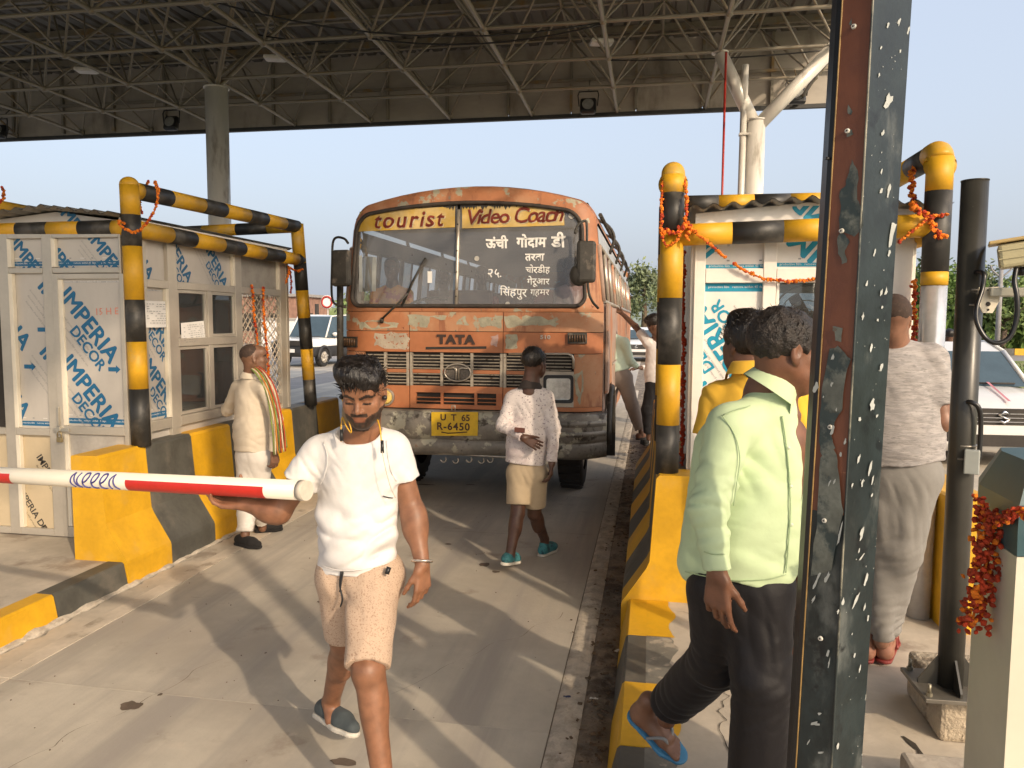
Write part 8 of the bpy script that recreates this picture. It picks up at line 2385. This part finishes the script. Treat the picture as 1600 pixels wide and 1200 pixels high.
person('middle aged man in a mint green shirt and black trousers stepping onto the island', (.35, 2.25, .19),
    dict(head=(1229, 549, 2.25), neck=(1201, 618, 2.27), sa=(1140, 668, 2.17), ea=(1108, 795, 2.10), wa=(1121, 895, 2.06), sb=(1212, 660, 2.38), eb=(1235, 780, 2.42), wb=(1245, 870, 2.38),
         ha=(1128, 925, 2.24), ka=(1122, 1030, 2.34), aa=(1042, 1105, 2.60), hb=(1186, 925, 2.22), kb=(1190, 1065, 2.17), ab=(1176, 1330, 2.20)),
    (.94, .30, -.15), SK4, 1.0, .0055, ('short', .5),
    dict(kind='long', m=MINT, hem=(1158, 905, 2.23), w=.120, wh=.134, sl=.060, collar=True, cup=nrm(V3((.50, .02, .86))), cc=(1212, 596, 2.255), cr=.056, flat=.80, extra=ex4t, seed=7.0),
    dict(kind='trousers', m=BTR, waist=(1160, 900, 2.23), r=(.094, .083, .076), gap=.10, seed=6.0),
    [barefoot(pp(985, 1112, 2.70), pp(1068, 1186, 2.62), (.20, .10, .06), BLUESAN, GREYST, up=(.45, -.55, .75)), barefoot(V3((.36, 2.25, .20)), V3((.58, 2.12, .20)), (.20, .10, .06), BLUESAN, GREYST)],
    dict(a=((.02, -.05, -1), (.45, .85, 0), (.85, -.3, 0), ((12, 22, 18), (20, 30, 22), (26, 36, 26), (32, 40, 28)), (.75, .5, .35), .98), b=((0, 0, -1), (-.6, -.6, 0), (.7, -.5, 0), (25, 30, 20), (.8, .4, .2), .95)), stache=True, headvox=.0035, hairmat=HAIRG, extra=ex4, up=(0, 0, 1))
# ---- yellow shirt man behind him
YSH = clothmat('yellow_cotton', (.72, .42, .045), .05)
DJN = clothmat('black_denim', (.014, .014, .017), .2)
def ex5(t, P, hd):
    MB().box(V3(P['wb'])+V3((-.02, -.03, -.09)), (.075, .012, .15), Matrix.Rotation(R(-25), 3, 'Y'), .006).build('mobile_phone', BLKPL, t)
person('man in a yellow shirt seen from behind at the right booth window', (.62, 2.98, .19),
    dict(head=(1168, 538, 3.02), neck=(1176, 590, 2.98), sa=(1122, 622, 3.02), ea=(1100, 720, 2.98), wa=(1130, 790, 3.15), sb=(1238, 622, 2.94), eb=(1254, 715, 2.92), wb=(1258, 775, 3.02),
         ha=(1160, 840, 2.98), ka=(1168, 925, 2.99), aa=(1178, 1000, 3.02), hb=(1218, 840, 2.96), kb=(1232, 925, 2.97), ab=(1240, 1000, 3.10)),
    (-.55, .83, 0), (.14, .065, .038), 1.0, .006, ('full', 1.0),
    dict(kind='tee', m=YSH, hem=(1190, 812, 2.97), w=.165, wh=.165, sl=.062, collar=True, cc=(1172, 570, 2.98), seed=3.3), dict(kind='trousers', m=DJN, waist=(1190, 812, 2.97), r=(.10, .08, .066)),
    [flatfoot(PZ(1222, 1022, .195), PZ(1236, 1000, .195), clothmat('blue_shoe', (.03, .14, .32)), PSOLE, ank=pp(1240, 1000, 3.10)), flatfoot(PZ(1170, 1025, .195), PZ(1168, 1000, .195), MATS['blue_shoe'], PSOLE)],
    dict(b=((-.1, -.1, -1), (-.4, .8, 0), (-.8, -.3, 0), (40, 50, 40), (.8, .4, .3), .95), a=((.3, .5, -.5), (0, .5, .5), (.5, 0, 0), (25, 30, 20), (.8, .4, .2), .95)), extra=ex5)
# ---- grey T-shirt man right of the post
GTS = clothmat('heather_grey_cotton', (.29, .275, .27), .1, .85, [((.38, .355, .345), 14, .5, .12, (1, 1, 5)), ((.22, .21, .205), 22, .60, .06, (1.2, 1.2, 6))]); GPT = clothmat('grey_jersey', (.22, .21, .195), .06)
REDSAN = mat('red_rubber', (.22, .035, .03), .5, .1, 10, .1)
person('broad man in a grey T-shirt and grey track pants standing right of the green post', (1.1, 3.72, .19),
    dict(head=(1391, 500, 3.66), neck=(1396, 540, 3.70), sa=(1345, 562, 3.72), ea=(1330, 640, 3.74), wa=(1345, 700, 3.95), sb=(1456, 560, 3.70), eb=(1474, 660, 3.66), wb=(1440, 640, 3.98),
         ha=(1388, 745, 3.72), ka=(1380, 860, 3.73), aa=(1378, 990, 3.72), hb=(1426, 745, 3.70), kb=(1408, 860, 3.69), ab=(1386, 985, 3.80)),
    (-.10, .99, .0), (.24, .12, .075), 1.02, .0065, ('crop', 0),
    dict(kind='tee', m=GTS, hem=(1408, 722, 3.70), w=.185, wh=.182, sl=.062, slen=.72, seed=9.1, name='t_shirt'), dict(kind='trousers', m=GPT, waist=(1408, 722, 3.70), r=(.118, .09, .058), gap=.05, cuffwl=.04, round=True),
    [barefoot(PZ(1380, 1034, .21), PZ(1392, 990, .21), (.30, .14, .09), REDSAN, REDSAN), barefoot(PZ(1352, 1034, .21), PZ(1358, 990, .21), (.30, .14, .09), REDSAN, REDSAN)])
# ---- men at the side of the bus
GRN = clothmat('pale_green_shirt', (.46, .58, .50), .06); GTR = clothmat('grey_brown_trousers', (.20, .17, .155), .08); WSH = clothmat('white_shirt', (.62, .60, .60), .04)
sk = (.11, .055, .035)
person('man in a pale green shirt and grey trousers climbing at the bus side', (-.2, 9.9, .19),
    dict(head=(951, 500, 10.0), neck=(956, 522, 9.95), sa=(945, 535, 9.95), ea=(940, 570, 10.1), wa=(944, 560, 10.3), sb=(976, 535, 9.85), eb=(985, 565, 9.85), wb=(996, 573, 9.9),
         ha=(957, 592, 9.92), ka=(953, 625, 10.2), aa=(948, 655, 10.6), hb=(975, 592, 9.88), kb=(988, 635, 9.85), ab=(1002, 674, 9.80)),
    (-.35, .93, -.1), sk, 1.0, .011, ('short', 0), dict(kind='long', m=GRN, hem=(967, 580, 9.9), w=.16, wh=.16, sl=.06), dict(kind='trousers', m=GTR, waist=(967, 580, 9.9), r=(.105, .085, .075)),
    [flatfoot(pp(995, 688, 9.75), pp(1008, 684, 9.92), MATS['brown_suede'] if 'brown_suede' in MATS else clothmat('brown_suede', (.12, .06, .04)), BSH, 'loafer', vox=.011), flatfoot(pp(944, 664, 10.6), pp(952, 664, 10.8), MATS['black_suede'], BSH, 'loafer', vox=.011)], detail=False)
person('man in a white shirt reaching up to a bus window behind the striped post', (.06, 9.5, .19),
    dict(head=(1022, 507, 9.45), neck=(1027, 530, 9.5), sa=(1012, 535, 9.5), ea=(993, 510, 9.7), wa=(972, 490, 9.95), sb=(1048, 545, 9.5), eb=(1040, 580, 9.45), wb=(1012, 585, 9.5),
         ha=(1022, 600, 9.5), ka=(1012, 640, 9.5), aa=(1014, 680, 9.55), hb=(1038, 600, 9.5), kb=(1034, 645, 9.5), ab=(1030, 685, 9.5)),
    (-.75, .3, -.6), sk, 1.0, .010, ('full', .4), dict(kind='tee', m=WSH, hem=(1026, 600, 9.5), w=.15, wh=.15, sl=.058), dict(kind='trousers', m=DJN, waist=(1026, 597, 9.5), r=(.10, .08, .066)),
    [flatfoot(PZ(1010, 697, .195), PZ(1004, 692, .195), BSH, BSH, 'loafer', vox=.011)], dict(a=((-.6, .5, .4), (-.3, -.3, .8), (0, 1, 0), (20, 25, 20), (.8, .4, .3), .95)), detail=False)
person('man in white sleeves half hidden behind the reaching man and the striped post', (.35, 10.9, .19),
    dict(head=(1052, 515, 10.9), neck=(1052, 535, 10.9), sa=(1036, 548, 10.9), ea=(1024, 574, 10.6), wa=(1002, 575, 10.4), sb=(1068, 548, 10.9), eb=(1072, 585, 10.9), wb=(1068, 610, 10.7),
         ha=(1046, 600, 10.9), ka=(1044, 640, 10.9), aa=(1044, 672, 10.9), hb=(1060, 600, 10.9), kb=(1060, 640, 10.9), ab=(1060, 672, 10.9)),
    (-.9, -.3, -.2), sk, 1.0, .011, ('short', 0), dict(kind='long', m=WSH, hem=(1053, 598, 10.9), w=.15, wh=.15, sl=.055), dict(kind='trousers', m=GTR, waist=(1053, 598, 10.9), r=(.10, .08, .07)),
    None, dict(a=((-.9, -.3, 0), (0, 0, -1), (0, .9, 0), (15, 20, 20), (.8, .4, .3), .95)), detail=False)
# ---- inside the bus
OSH = clothmat('orange_yellow_shirt', (.80, .34, .04), .2, .8, [((.50, .05, .03), 9, .60, .05)]); PSH = clothmat('pink_grey_shirt', (.52, .34, .33), .08)
def sitter(label, head, hem, f, m, skin, sh=24, extra_j=None, **k):
    hx, hy, Y = head; d = dict(head=head, neck=(hx+1, hy+26, Y), sa=(hx-sh, hy+40, Y), ea=(hx-sh-6, hy+72, Y-.1), wa=(hx-sh+18, hy+84, Y-.3), sb=(hx+sh, hy+40, Y), eb=(hx+sh+5, hy+72, Y-.1), wb=(hx+sh-12, hy+84, Y-.3), ha=(hx-10, hy+92, Y), hb=(hx+10, hy+92, Y))
    if extra_j: d.update(extra_j)
    return person(label, tuple(float(v) for v in pp(hx, hem, Y)), d, f, skin, 1.0, .010, ('short', 0), dict(kind='long', m=m, hem=(hx, hem, Y), w=.16, wh=.165, sl=.055), None, detail=True, **k)
sitter('bus driver in an orange shirt seated behind the windscreen', (612, 420, 7.82), 512, (.1, -.98, -.1), OSH, (.13, .065, .045), 25)
sitter('passenger in a pink grey shirt leaning at the right end of the windscreen', (893, 418, 7.72), 512, (-.6, .6, -.2), PSH, (.12, .06, .04), 18)
sitter('seated passenger in a dull red shirt behind the chalk lettering', (752, 430, 9.6), 492, (.0, -1, 0), clothmat('dull_red_shirt', (.45, .09, .09), .1), (.10, .05, .035), 20)
sitter('passenger in a pale pink shirt seated left of the windscreen divider', (693, 438, 9.2), 500, (.1, -1, 0), clothmat('pale_pink_shirt', (.50, .33, .34), .1), (.10, .05, .035), 20)
# ---- bystander behind the white car
px_, py_, Yb = 1483, 527, 14.6
person('distant man in a white shirt standing behind the white hatchback', (float(pp(px_, 600, Yb)[0]), Yb, 0),
    dict(head=(px_, py_-3, Yb), neck=(px_, py_+13, Yb), sa=(px_-13, py_+20, Yb), ea=(px_-16, py_+44, Yb), wa=(px_-12, py_+62, Yb), sb=(px_+13, py_+20, Yb), eb=(px_+17, py_+44, Yb), wb=(px_+12, py_+62, Yb),
         ha=(px_-6, py_+62, Yb), ka=(px_-6, py_+90, Yb), aa=(px_-6, py_+118, Yb), hb=(px_+6, py_+62, Yb), kb=(px_+6, py_+90, Yb), ab=(px_+6, py_+118, Yb)),
    (.2, .98, 0), sk, 1.0, .012, ('short', 0), dict(kind='long', m=WSH, hem=(px_, py_+62, Yb), w=.16, wh=.16), dict(kind='trousers', m=DJN, waist=(px_, py_+60, Yb)), None, detail=False)
